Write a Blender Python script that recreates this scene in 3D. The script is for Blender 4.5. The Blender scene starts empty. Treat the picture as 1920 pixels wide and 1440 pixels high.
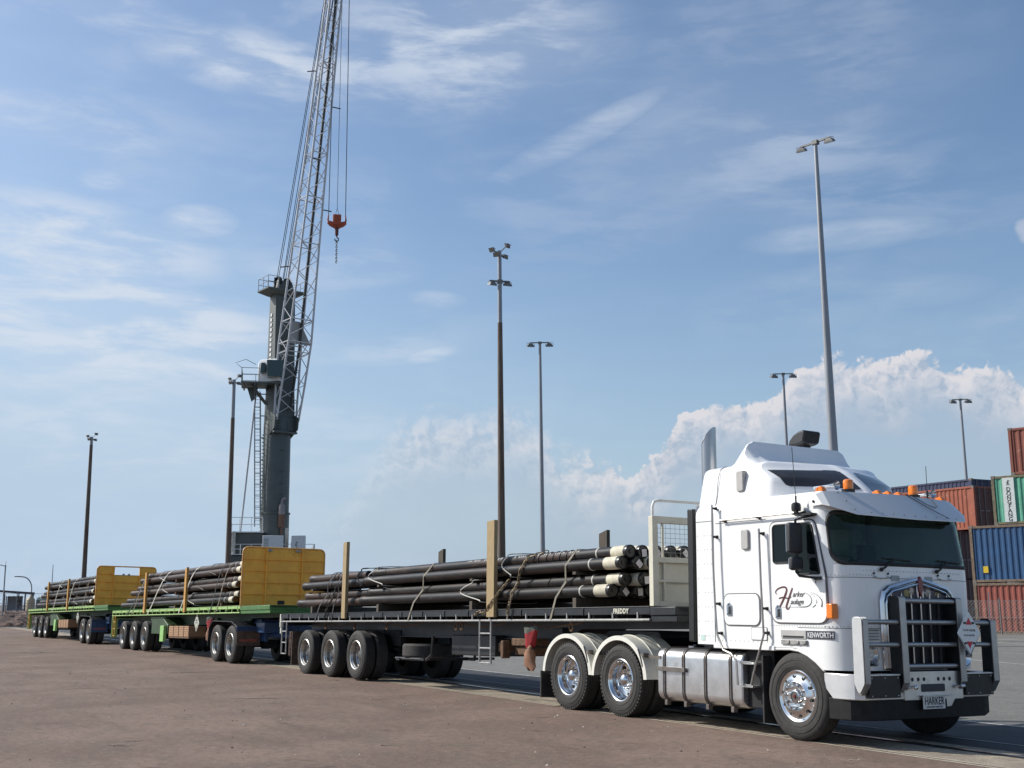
import bpy, bmesh, math, random
from mathutils import Vector, Matrix
random.seed(7)
SC = bpy.context.scene
COL = SC.collection
rad = math.radians
PI = math.pi

# ------------------------------------------------------------------ camera
cam_d = bpy.data.cameras.new('camera')
cam_d.sensor_width = 36.0
cam_d.lens = 41.25
cam_d.clip_start = 0.1
cam_d.clip_end = 6000
cam = bpy.data.objects.new('camera', cam_d)
COL.objects.link(cam)
_r, _u, _b = (0.512, 0.859, -0.009), (0.159, -0.085, 0.984), (0.844, -0.505, -0.18)
_B = Vector(_b).normalized()
_R = Vector(_r); _R = (_R - _R.dot(_B) * _B).normalized()
_U = _B.cross(_R)
cam.matrix_world = Matrix(((_R.x, _U.x, _B.x, 10.802), (_R.y, _U.y, _B.y, -10.419), (_R.z, _U.z, _B.z, 1.71), (0, 0, 0, 1)))
SC.camera = cam

# ------------------------------------------------------------------ light and exposure
SUN = Vector((-0.665, -0.63, 0.70)).normalized()
EL = math.asin(SUN.z)
AZ = math.atan2(SUN.x, SUN.y)
sun_d = bpy.data.lights.new('sun', 'SUN')
sun_d.energy = 4.9
sun_d.angle = rad(0.5)
sun_d.color = (1.0, 0.965, 0.90)
sun = bpy.data.objects.new('sun', sun_d)
COL.objects.link(sun)
sun.rotation_euler = SUN.to_track_quat('Z', 'Y').to_euler()
SC.view_settings.view_transform = 'Standard'
SC.view_settings.look = 'None'
SC.view_settings.exposure = 0.0
SC.view_settings.gamma = 1.0

# ------------------------------------------------------------------ node expression helper
class NX:
    """tiny wrapper so node maths can be written as expressions"""
    def __init__(s, nt, sock): s.nt, s.s = nt, sock
    def _m(s, op, a, b=None, c=None, clamp=False):
        n = s.nt.nodes.new('ShaderNodeMath'); n.operation = op; n.use_clamp = clamp
        for i, v in enumerate((a, b, c)):
            if v is None: continue
            if isinstance(v, NX): s.nt.links.new(v.s, n.inputs[i])
            else: n.inputs[i].default_value = v
        return NX(s.nt, n.outputs[0])
    def __add__(s, o): return s._m('ADD', s, o)
    def __sub__(s, o): return s._m('SUBTRACT', s, o)
    def __rsub__(s, o): return s._m('SUBTRACT', o, s)
    def __mul__(s, o): return s._m('MULTIPLY', s, o)
    def __truediv__(s, o): return s._m('DIVIDE', s, o)
    __radd__ = __add__; __rmul__ = __mul__
    def clamp(s): return s._m('ADD', s, 0.0, clamp=True)
    def f(s, op, b=None): return s._m(op, s, b)
    def step(s, lo, hi):
        n = s.nt.nodes.new('ShaderNodeMapRange'); n.interpolation_type = 'SMOOTHSTEP'
        s.nt.links.new(s.s, n.inputs[0])
        n.inputs[1].default_value, n.inputs[2].default_value = lo, hi
        n.inputs[3].default_value, n.inputs[4].default_value = 0.0, 1.0
        return NX(s.nt, n.outputs[0])

def nnoise(nt, vec, scale, detail=4.0, rough=0.5, dist=0.0, dim='3D'):
    n = nt.nodes.new('ShaderNodeTexNoise'); n.noise_dimensions = dim
    if vec is not None: nt.links.new(vec, n.inputs['Vector'])
    n.inputs['Scale'].default_value = scale; n.inputs['Detail'].default_value = detail
    n.inputs['Roughness'].default_value = rough; n.inputs['Distortion'].default_value = dist
    return NX(nt, n.outputs[0])

def nmix(nt, fac, a, b):
    n = nt.nodes.new('ShaderNodeMix'); n.data_type = 'RGBA'; n.clamp_factor = True
    if isinstance(fac, NX): nt.links.new(fac.s, n.inputs[0])
    else: n.inputs[0].default_value = fac
    for i, v in ((6, a), (7, b)):
        if isinstance(v, (tuple, list)): n.inputs[i].default_value = (*v[:3], 1)
        else: nt.links.new(v, n.inputs[i])
    return n.outputs[2]

def ncomb(nt, x, y, z=0.0):
    n = nt.nodes.new('ShaderNodeCombineXYZ')
    for i, v in enumerate((x, y, z)):
        if isinstance(v, NX): nt.links.new(v.s, n.inputs[i])
        else: n.inputs[i].default_value = v
    return n.outputs[0]

# ------------------------------------------------------------------ sky with clouds (fixed in the world, by compass direction)
world = bpy.data.worlds.new('World'); SC.world = world; world.use_nodes = True
wt = world.node_tree
bg = wt.nodes['Background']
sky = wt.nodes.new('ShaderNodeTexSky'); sky.sky_type = 'NISHITA'; sky.sun_disc = False
sky.sun_elevation = EL; sky.sun_rotation = AZ
sky.air_density = 1.0; sky.dust_density = 2.0; sky.ozone_density = 1.8; sky.altitude = 0
tc = wt.nodes.new('ShaderNodeTexCoord')
sp = wt.nodes.new('ShaderNodeSeparateXYZ'); wt.links.new(tc.outputs['Generated'], sp.inputs[0])
dx, dy, dz = (NX(wt, sp.outputs[i]) for i in range(3))
FA = rad(149.1)
ff = dx * math.cos(FA) + dy * math.sin(FA)
rr = dx * math.sin(FA) - dy * math.cos(FA)
az = rr._m('ARCTAN2', rr, ff) * (180 / PI)
el = dz.f('ARCSINE') * (180 / PI)
azel = ncomb(wt, az, el)
TOP = [(-180, 2), (-40, 2), (-12, 1), (-9.29, 3.13), (-7.8, 4.92), (-6.8, 6.46), (-5.78, 7.88), (-4.74, 8.35), (-2.9, 8.54), (-1.06, 8.48), (-0.01, 8.71), (1.04, 8.33), (1.55, 7.6), (2.2, 6.63), (2.85, 6.72), (3.62, 6.25), (4.14, 6.13), (4.93, 6.51), (5.49, 6.24), (5.68, 5.46), (6.21, 6.1), (7.27, 6.85), (8.03, 8.11), (8.16, 8.83), (9.67, 9.4), (11.46, 9.41), (12.75, 9.86), (14.05, 10.63), (15.81, 11.04), (17.52, 11.02), (18.96, 10.97), (20.38, 10.89), (21.73, 10.37), (22.85, 10.08), (23.91, 9.23), (25.61, 8.66), (40, 6), (180, 3)]
def lookup(x, pts, lo, hi, vmax):
    n = wt.nodes.new('ShaderNodeFloatCurve'); c = n.mapping.curves[0]
    q = [((max(lo, min(hi, a)) - lo) / (hi - lo), b / vmax) for a, b in pts]
    q = [p for i, p in enumerate(q) if i == 0 or p[0] > q[i - 1][0]]
    while len(c.points) < len(q): c.points.new(0.5, 0.5)
    for p, v in zip(c.points, q): p.location = v; p.handle_type = 'VECTOR'
    n.mapping.use_clip = True; n.mapping.update()
    xn = (x - lo) / (hi - lo)
    wt.links.new(xn.clamp().s, n.inputs['Value'])
    return NX(wt, n.outputs[0]) * vmax
topc = lookup(az, TOP, -45, 45, 12)
bil = nnoise(wt, azel, 0.42, 3, 0.5, 0.3)
bil2 = nnoise(wt, azel, 0.95, 4, 0.5, 0.25)
bil2s = nnoise(wt, ncomb(wt, az - 0.18, el + 0.26), 0.95, 4, 0.5, 0.25)
def billow(a_, e_):
    w1 = nnoise(wt, ncomb(wt, a_, e_), 1.3, 2, 0.5, dim='2D'); w2 = nnoise(wt, ncomb(wt, a_ + 31.0, e_), 1.3, 2, 0.5, dim='2D')
    h_ = None
    for sc_v, amp in ((0.50, 1.0), (1.25, 0.55), (3.0, 0.24)):
        vn_ = wt.nodes.new('ShaderNodeTexVoronoi'); vn_.voronoi_dimensions = '2D'; vn_.inputs['Scale'].default_value = sc_v
        wt.links.new(ncomb(wt, a_ + w1 * 1.6, e_ * 1.15 + w2 * 1.6), vn_.inputs['Vector'])
        q_ = (0.45 - NX(wt, vn_.outputs['Distance'])) * amp; h_ = q_ if h_ is None else h_ + q_
    return h_
b0_ = billow(az, el)
relief = (b0_ - billow(az - 0.30, el + 0.34)) * 1.5
depth = topc + (bil - 0.5) * 1.8 + b0_ * 1.15 - el
right_ = az.step(1.0, 6.0)
edge_soft = depth.step(0.0, 0.34) * right_ + depth.step(-0.9, 1.3) * (1.0 - right_)
fade = 1.0 - depth.step(0.3, 6.0) * 0.78
#, a soft milky bank left of centre
right = az.step(-1.0, 9.0)
cum = edge_soft * fade * (right * 0.36 + 0.62) * (az.step(-9.0, -3.5) * 0.75 + 0.25)
strk_v = ncomb(wt, az * 0.16 + el * 0.05, el * 0.62)
streak = nnoise(wt, strk_v, 1.0, 8, 0.6, 0.25)
soft = nnoise(wt, ncomb(wt, az * 0.09, el * 0.16), 1.0, 4, 0.5, 0.5)
BL = [(-5.42, 26.51, 9.14, 2.63, 6, 0.58), (-14.33, 25.25, 3.93, 1.06, -5, 0.8), (-22.65, 21.59, 4.72, 1.04, -4, 0.55), (3.55, 22.21, 4.2, 0.50, 24, 0.55), (7.71, 20.17, 8.61, 2.76, 8, 0.16), (0.17, 27.04, 5.6, 2.87, 0, 0.35), (-18.79, 12.6, 8.4, 1.7, -4, 1.3), (-22.83, 13.6, 5.93, 1.6, -6, 0.9), (-21.61, 16.37, 6.4, 1.5, -5, 1.15), (-15.44, 17.82, 1.6, 0.54, 0, 1.1), (16.4, 16.74, 4.23, 0.54, 0, 0.5), (-20.1, 19.29, 0.96, 0.36, 0, 0.45), (-7.39, 12.0, 4.19, 0.57, 0, 0.4), (-3.97, 11.78, 1.06, 0.26, 12, 0.5), (-19.3, 8.95, 9.4, 2.71, -4, 0.5), (-9.04, 15.94, 3.95, 0.76, 0, 0.35), (13.28, 24.0, 10.56, 4.79, 12, 0.18), (-20.31, 26.76, 4.46, 0.67, -5, 0.5), (-3.71, 14.51, 1.33, 0.31, -5, 0.45), (20.12, 13.86, 2.6, 0.53, 0, 0.25), (-8.36, 7.48, 6.17, 1.54, 0, 0.35)]
cir = None
for (ca, ce, ra, re_, ro, st) in BL:
    c_, s_ = math.cos(rad(ro)), math.sin(rad(ro))
    a = az - ca; e = el - ce
    u = a * (c_ / (ra * 1.25)) + e * (s_ / (ra * 1.25)); v = e * (c_ / (re_ * 1.5)) - a * (s_ / (re_ * 1.5))
    m = (1.0 - (u * u + v * v)).clamp() * st
    cir = m if cir is None else cir + m
wisp = streak.step(0.40, 0.66)
calm = az.step(-6.0, 8.0)
cirrus = (cir.clamp() * (wisp * (0.95 - calm * 0.45) + (0.22 + calm * 0.25)) + soft.step(0.40, 0.75) * 0.28 * streak.step(0.35, 0.65)).clamp()
# haze: thicker near the horizon and towards the sun side
hz = (1.0 - el.step(-2.0, 20.0)) * (0.93 - 0.40 * az.step(-24.0, 26.0))
milky = (1.0 - el.step(4.0, 30.0)) * (1.0 - az.step(-30.0, 2.0)) * 0.38
skyc = wt.nodes.new('ShaderNodeVectorMath'); skyc.operation = 'MULTIPLY'
wt.links.new(sky.outputs[0], skyc.inputs[0]); skyc.inputs[1].default_value = (1.22, 1.36, 1.46)
c0 = nmix(wt, (hz + milky).clamp(), skyc.outputs[0], (4.9, 6.3, 7.9))
c1 = nmix(wt, cirrus * 0.80, c0, (7.0, 7.7, 8.7))
lit = (1.0 - depth.step(0.3, 3.8)) * (0.66 + relief)
ccol = nmix(wt, lit.clamp(), (4.3, 5.1, 6.3), (8.0, 7.7, 7.9))
puff = (1.0 - (az - 24.7) * (az - 24.7) * 2.0 - (el - 16.1) * (el - 16.1) * 2.2 + (bil2 - 0.5) * 1.2).step(0.0, 0.75)
c2 = nmix(wt, cum * 0.88, c1, ccol)
c2 = nmix(wt, puff * 0.38, c2, (7.6, 7.6, 8.2))
wt.links.new(c2, bg.inputs[0])
bg.inputs[1].default_value = 0.097

# ------------------------------------------------------------------ materials
MATS = {}
def mat(name, col, rough=0.5, metal=0.0, coat=0.0, var=0.0, vscale=3.0, col2=None, mask=(0.5, 0.7), bump=0.0, bscale=60.0, spec=0.5,
        rand=0.0, stretch=None, rust=None, rustmask=(0.6, 0.75), rscale=5.0, alpha=None, emit=None, rvar=0.0):
    if name in MATS: return MATS[name]
    m = bpy.data.materials.new(name); m.use_nodes = True
    nt = m.node_tree; p = nt.nodes['Principled BSDF']
    p.inputs['Roughness'].default_value = rough; p.inputs['Metallic'].default_value = metal
    p.inputs['Coat Weight'].default_value = coat; p.inputs['Coat Roughness'].default_value = 0.08
    p.inputs['Specular IOR Level'].default_value = spec
    tcn = nt.nodes.new('ShaderNodeTexCoord'); vec = tcn.outputs['Object']
    if stretch:
        mp = nt.nodes.new('ShaderNodeMapping'); mp.inputs['Scale'].default_value = stretch
        nt.links.new(vec, mp.inputs['Vector']); vec = mp.outputs[0]
    base = col
    if var or col2:
        n = nnoise(nt, vec, vscale, 6, 0.6)
        if col2: base = nmix(nt, n.step(*mask), col, col2)
        if var:
            n2 = nnoise(nt, vec, vscale * 2.3, 5, 0.6)
            lo = tuple(c * (1 - var) for c in col); hi = tuple(min(1, c * (1 + var)) for c in col)
            g = nmix(nt, n2.step(0.3, 0.7), lo, hi)
            base = nmix(nt, n.step(*mask), g, col2) if col2 else g
    if rust:
        nr = nnoise(nt, vec, rscale, 8, 0.68, 0.3)
        base = nmix(nt, nr.step(*rustmask), base, rust)
    if rand:
        oi = nt.nodes.new('ShaderNodeObjectInfo')
        hs = nt.nodes.new('ShaderNodeHueSaturation')
        r = NX(nt, oi.outputs['Random']) * rand + (1 - rand / 2)
        nt.links.new(r.s, hs.inputs['Value'])
        if isinstance(base, tuple): hs.inputs['Color'].default_value = (*base, 1)
        else: nt.links.new(base, hs.inputs['Color'])
        base = hs.outputs[0]
    if isinstance(base, (tuple, list)): p.inputs['Base Color'].default_value = (*base[:3], 1)
    else: nt.links.new(base, p.inputs['Base Color'])
    if rvar:
        rn = nnoise(nt, vec, vscale * 1.7, 5, 0.6) * (2 * rvar) + (rough - rvar)
        nt.links.new(rn.s, p.inputs['Roughness'])
    if bump:
        b = nt.nodes.new('ShaderNodeBump'); b.inputs['Strength'].default_value = bump; b.inputs['Distance'].default_value = 0.01
        bn = nnoise(nt, vec, bscale, 5, 0.6); nt.links.new(bn.s, b.inputs['Height']); nt.links.new(b.outputs[0], p.inputs['Normal'])
    if emit:
        p.inputs['Emission Color'].default_value = (*emit[:3], 1); p.inputs['Emission Strength'].default_value = emit[3]
    if alpha is not None: p.inputs['Alpha'].default_value = alpha
    MATS[name] = m
    return m

WHITE = mat('white_paint', (0.81, 0.81, 0.79), 0.30, coat=0.5, var=0.03, vscale=1.6, rvar=0.08, rust=(0.60, 0.57, 0.51), rustmask=(0.56, 0.9), rscale=1.3, stretch=(1.6, 1.6, 0.6))
ROOFW = mat('fibreglass_white', (0.82, 0.82, 0.81), 0.3, coat=0.4, var=0.02)
SEAM = mat('panel_seam', (0.12, 0.12, 0.12), 0.6)
GREYP = mat('grey_vent', (0.42, 0.41, 0.39), 0.5, var=0.06)
RUBBER = mat('black_rubber', (0.018, 0.018, 0.018), 0.65)
BLACK = mat('black_paint', (0.009, 0.010, 0.011), 0.45, var=0.3, vscale=4, rvar=0.12)
DARK = mat('dark_steel', (0.018, 0.020, 0.022), 0.55, var=0.3, vscale=3, rust=(0.07, 0.045, 0.03), rustmask=(0.55, 0.8))
UNDER = mat('greasy_underside', (0.006, 0.006, 0.007), 0.7, var=0.3)
ALLOY = mat('brushed_alloy', (0.62, 0.62, 0.61), 0.34, metal=0.9, var=0.1, vscale=3, rvar=0.12)
TANKM = mat('alloy_tank', (0.66, 0.66, 0.655), 0.30, metal=0.85, var=0.1, vscale=2.2, rvar=0.12, rust=(0.34, 0.33, 0.31), rustmask=(0.58, 0.8), rscale=2.4)
CHROME = mat('chrome', (0.62, 0.62, 0.63), 0.10, metal=1.0, rvar=0.04)
STRAPM = mat('tank_strap', (0.16, 0.14, 0.125), 0.5, metal=0.4, var=0.2)
TYRE = mat('tyre_rubber', (0.034, 0.032, 0.030), 0.82, var=0.2, vscale=6, bump=0.25, bscale=40, col2=(0.058, 0.052, 0.045), mask=(0.5, 0.85))
RIMA = mat('polished_rim', (0.78, 0.78, 0.77), 0.13, metal=1.0, rvar=0.07)
RIMD = mat('worn_rim', (0.42, 0.41, 0.39), 0.38, metal=0.9, var=0.3, vscale=6, rvar=0.12)
HUBD = mat('dirty_hub', (0.07, 0.065, 0.06), 0.7, var=0.3)
MUDG = mat('cream_mudguard', (0.70, 0.68, 0.60), 0.4, coat=0.1, var=0.05, rust=(0.42, 0.38, 0.31), rustmask=(0.66, 0.85))
FLAP = mat('mud_flap', (0.03, 0.028, 0.027), 0.8, var=0.3)
FLAPB = mat('dusty_flap', (0.10, 0.065, 0.05), 0.85, var=0.3)
AMBER = mat('amber_lens', (0.85, 0.20, 0.01), 0.18, coat=0.6, var=0.25, vscale=30)
REDL = mat('red_lens', (0.5, 0.02, 0.015), 0.2, coat=0.5)
SMOKE = mat('tinted_glass', (0.035, 0.034, 0.036), 0.12, coat=0.3, var=0.15, vscale=1.5)
SIDEGL = mat('side_glass', (0.005, 0.009, 0.009), 0.08, spec=0.3)
def glassmat(name, tint, t):
    m = bpy.data.materials.new(name); m.use_nodes = True; nt = m.node_tree
    out = nt.nodes['Material Output']; nt.nodes.remove(nt.nodes['Principled BSDF'])
    tr = nt.nodes.new('ShaderNodeBsdfTransparent'); tr.inputs[0].default_value = (*tint, 1)
    gl = nt.nodes.new('ShaderNodeBsdfGlossy'); gl.inputs['Roughness'].default_value = 0.03; gl.inputs[0].default_value = (0.9, 1.0, 0.98, 1)
    df = nt.nodes.new('ShaderNodeBsdfDiffuse'); df.inputs[0].default_value = (0.006, 0.014, 0.012, 1)
    fr = nt.nodes.new('ShaderNodeFresnel'); fr.inputs[0].default_value = 1.33
    m1 = nt.nodes.new('ShaderNodeMixShader'); m1.inputs[0].default_value = t
    m2 = nt.nodes.new('ShaderNodeMixShader')
    nt.links.new(df.outputs[0], m1.inputs[1]); nt.links.new(tr.outputs[0], m1.inputs[2])
    nt.links.new(fr.outputs[0], m2.inputs[0]); nt.links.new(m1.outputs[0], m2.inputs[1]); nt.links.new(gl.outputs[0], m2.inputs[2])
    nt.links.new(m2.outputs[0], out.inputs[0]); return m
WSCREEN = glassmat('windscreen_glass', (0.62, 0.82, 0.77), 0.9)

# ------------------------------------------------------------------ mesh builder
class MB:
    def __init__(s): s.v, s.f, s.m = [], [], []
    def add(s, verts, faces, m=0):
        o = len(s.v); s.v += [tuple(p) for p in verts]
        for f in faces: s.f.append(tuple(i + o for i in f)); s.m.append(m)
        return s
    def box(s, x0, x1, y0, y1, z0, z1, m=0):
        V = [(x0, y0, z0), (x1, y0, z0), (x1, y1, z0), (x0, y1, z0), (x0, y0, z1), (x1, y0, z1), (x1, y1, z1), (x0, y1, z1)]
        return s.add(V, [(0, 3, 2, 1), (4, 5, 6, 7), (0, 1, 5, 4), (1, 2, 6, 5), (2, 3, 7, 6), (3, 0, 4, 7)], m)
    def tube(s, pts, r, n=8, m=0, closed=False, r1=None, caps=True):
        pts = [Vector(p) for p in pts]; N = len(pts); rings = []
        pn = None
        for i, p in enumerate(pts):
            if closed: t = (pts[(i + 1) % N] - pts[i - 1])
            else: t = (pts[min(i + 1, N - 1)] - pts[max(i - 1, 0)])
            t.normalize()
            if pn is None:
                a = Vector((0, 0, 1)) if abs(t.z) < 0.9 else Vector((1, 0, 0))
                pn = (a - a.dot(t) * t).normalized()
            else:
                pn = (pn - pn.dot(t) * t).normalized()
            b = t.cross(pn)
            rr_ = r if r1 is None else r + (r1 - r) * i / (N - 1)
            rings.append([p + rr_ * (math.cos(2 * PI * k / n) * pn + math.sin(2 * PI * k / n) * b) for k in range(n)])
        return s.loft(rings, m, closed_path=closed, caps=caps and not closed)
    def loft(s, rings, m=0, closed_path=False, caps=True, open_ring=False):
        n = len(rings[0]); V = [p for R in rings for p in R]; F = []
        L = len(rings)
        for i in range(L if closed_path else L - 1):
            a, b = i * n, ((i + 1) % L) * n
            for k in range(n - 1 if open_ring else n):
                k2 = (k + 1) % n
                F.append((a + k, a + k2, b + k2, b + k))
        if caps and not open_ring and not closed_path:
            F.append(tuple(range(n))[::-1]); F.append(tuple((L - 1) * n + k for k in range(n)))
        return s.add(V, F, m)
    def prism(s, poly, axis, a0, a1, m=0):
        def P(u, v, a): return {'x': (a, u, v), 'y': (u, a, v), 'z': (u, v, a)}[axis]
        n = len(poly)
        V = [P(u, v, a0) for u, v in poly] + [P(u, v, a1) for u, v in poly]
        F = [tuple(range(n)), tuple(range(2 * n - 1, n - 1, -1))] + [(k, k + n, (k + 1) % n + n, (k + 1) % n) for k in range(n)]
        return s.add(V, F, m)
    def lathe(s, prof, c, axis='y', n=48, m=0, sgn=1):
        rings = []
        for r, a in prof:
            R = []
            for k in range(n):
                t = 2 * PI * k / n
                u, v = r * math.cos(t), r * math.sin(t)
                a_ = a * sgn
                R.append({'y': (c[0] + u, c[1] + a_, c[2] + v), 'x': (c[0] + a_, c[1] + u, c[2] + v), 'z': (c[0] + u, c[1] + v, c[2] + a_)}[axis])
            rings.append(R)
        return s.loft(rings, m, caps=False)
    def cyl(s, p0, p1, r, n=12, m=0, r1=None): return s.tube([p0, p1], r, n, m, r1=r1)
    def ball(s, c, r, n=10, m=0, sz=(1, 1, 1)):
        prof = [(max(1e-4, math.sin(PI * i / n)) * r, -math.cos(PI * i / n) * r) for i in range(n + 1)]
        o = len(s.v); s.lathe(prof, (0, 0, 0), 'z', n * 2, m)
        for i in range(o, len(s.v)):
            p = s.v[i]; s.v[i] = (p[0] * sz[0] + c[0], p[1] * sz[1] + c[1], p[2] * sz[2] + c[2])
        return s
    def xform(s, M, start=0):
        for i in range(start, len(s.v)): s.v[i] = tuple(M @ Vector(s.v[i]))
        return s
    def build(s, name, mats, parent=None, bevel=0.0, angle=35, loc=None, segs=2, weld=False):
        me = bpy.data.meshes.new(name); me.from_pydata(s.v, [], s.f)
        if not isinstance(mats, (list, tuple)): mats = [mats]
        for m_ in mats: me.materials.append(m_)
        if len(mats) > 1: me.polygons.foreach_set('material_index', [min(i, len(mats) - 1) for i in s.m])
        me.polygons.foreach_set('use_smooth', [True] * len(me.polygons))
        bm = bmesh.new(); bm.from_mesh(me)
        if weld: bmesh.ops.remove_doubles(bm, verts=bm.verts, dist=2e-5)
        bmesh.ops.recalc_face_normals(bm, faces=bm.faces); bm.to_mesh(me); bm.free()
        me.set_sharp_from_angle(angle=rad(angle)); me.update()
        o = bpy.data.objects.new(name, me); COL.objects.link(o)
        if parent is not None: o.parent = parent
        if loc is not None: o.location = loc
        if bevel:
            b = o.modifiers.new('bevel', 'BEVEL'); b.width = bevel; b.segments = segs; b.limit_method = 'ANGLE'; b.angle_limit = rad(40)
            b.harden_normals = False
        return o

def tag(o, label=None, cat=None, group=None, kind=None):
    if label: o['label'] = label
    if cat: o['category'] = cat
    if group: o['group'] = group
    if kind: o['kind'] = kind
    return o
def thing(name, label, cat, loc=(0, 0, 0), rot=(0, 0, 0), group=None):
    o = bpy.data.objects.new(name, None); COL.objects.link(o); o.empty_display_size = 0.2
    o.location = loc; o.rotation_euler = rot
    return tag(o, label, cat, group)
def copy_tree(o, parent=None):
    c = o.copy(); COL.objects.link(c); c.parent = parent
    for ch in [x for x in KIDS.get(o.name, [])]: pass
    for ch in list(o.children): copy_tree(ch, c)
    return c
KIDS = {}
def text_mb(mb, s, size, M, m=0, ext=0.004, shear=0.0, bold=0.0, align='LEFT', spacing=1.0):
    """text as mesh; M maps (x right, y up, z out) to the place"""
    cu = bpy.data.curves.new('t', 'FONT'); cu.body = s; cu.size = size; cu.extrude = ext; cu.shear = shear; cu.offset = bold
    cu.align_x = align; cu.space_character = spacing; cu.resolution_u = 3
    o = bpy.data.objects.new('t', cu); COL.objects.link(o)
    me = o.to_mesh()
    mb.add([M @ v.co for v in me.vertices], [tuple(p.vertices) for p in me.polygons], m)
    o.to_mesh_clear(); bpy.data.objects.remove(o); bpy.data.curves.remove(cu)
    return mb
def rrect(x0, x1, z0, z1, r, n=6):
    pts = []
    for cx, cz, a0 in ((x1 - r, z1 - r, 0), (x0 + r, z1 - r, 90), (x0 + r, z0 + r, 180), (x1 - r, z0 + r, 270)):
        for k in range(n + 1):
            a = rad(a0 + 90 * k / n); pts.append((cx + r * math.cos(a), cz + r * math.sin(a)))
    return pts
def rpoly(pts, r, n=5):
    """polygon with rounded corners; r a number or one per corner"""
    out = []; N = len(pts)
    for i, p in enumerate(pts):
        ri = r[i] if isinstance(r, (list, tuple)) else r
        p = Vector(p); a = (Vector(pts[i - 1]) - p).normalized(); b = (Vector(pts[(i + 1) % N]) - p).normalized()
        ang = a.angle(b); d = ri / math.tan(ang / 2)
        s0, s1 = p + a * d, p + b * d
        for k in range(n + 1):
            t = k / n; out.append(tuple((1 - t) ** 2 * s0 + 2 * t * (1 - t) * p + t * t * s1))
    return out

# ------------------------------------------------------------------ ground
ROLL = rad(1.4)
def lineY(x): return -0.03 - 0.028 * (x - 2.7)
def gz(v):      # cross-fall profile: level apron, falling under the road train, level beyond
    if v <= 0.05: return 0.0
    return -0.0244 * min(v - 0.0, 3.2)
def strip(name, v0, v1, dz, m, x0=-500, x1=80, par=False, kind='structure', nseg=1, mb=None, jit=0.0):
    own = mb is None
    if own: mb = MB()
    ks = sorted({v0, v1, *[k for k in (0.05, 3.2) if v0 < k < v1]})
    xs = [x0 + (x1 - x0) * i / nseg for i in range(nseg + 1)]
    for a, b in zip(ks[:-1], ks[1:]):
        for xa, xb in zip(xs[:-1], xs[1:]):
            V = [(x, lineY(x) + v + (random.uniform(-jit, jit) if jit else 0), gz(v) + dz) for x, v in ((xa, a), (xb, a), (xb, b), (xa, b))]
            mb.add(V, [(0, 1, 2, 3)])
    if own: return tag(mb.build(name, m), kind=kind)
    return mb

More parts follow.
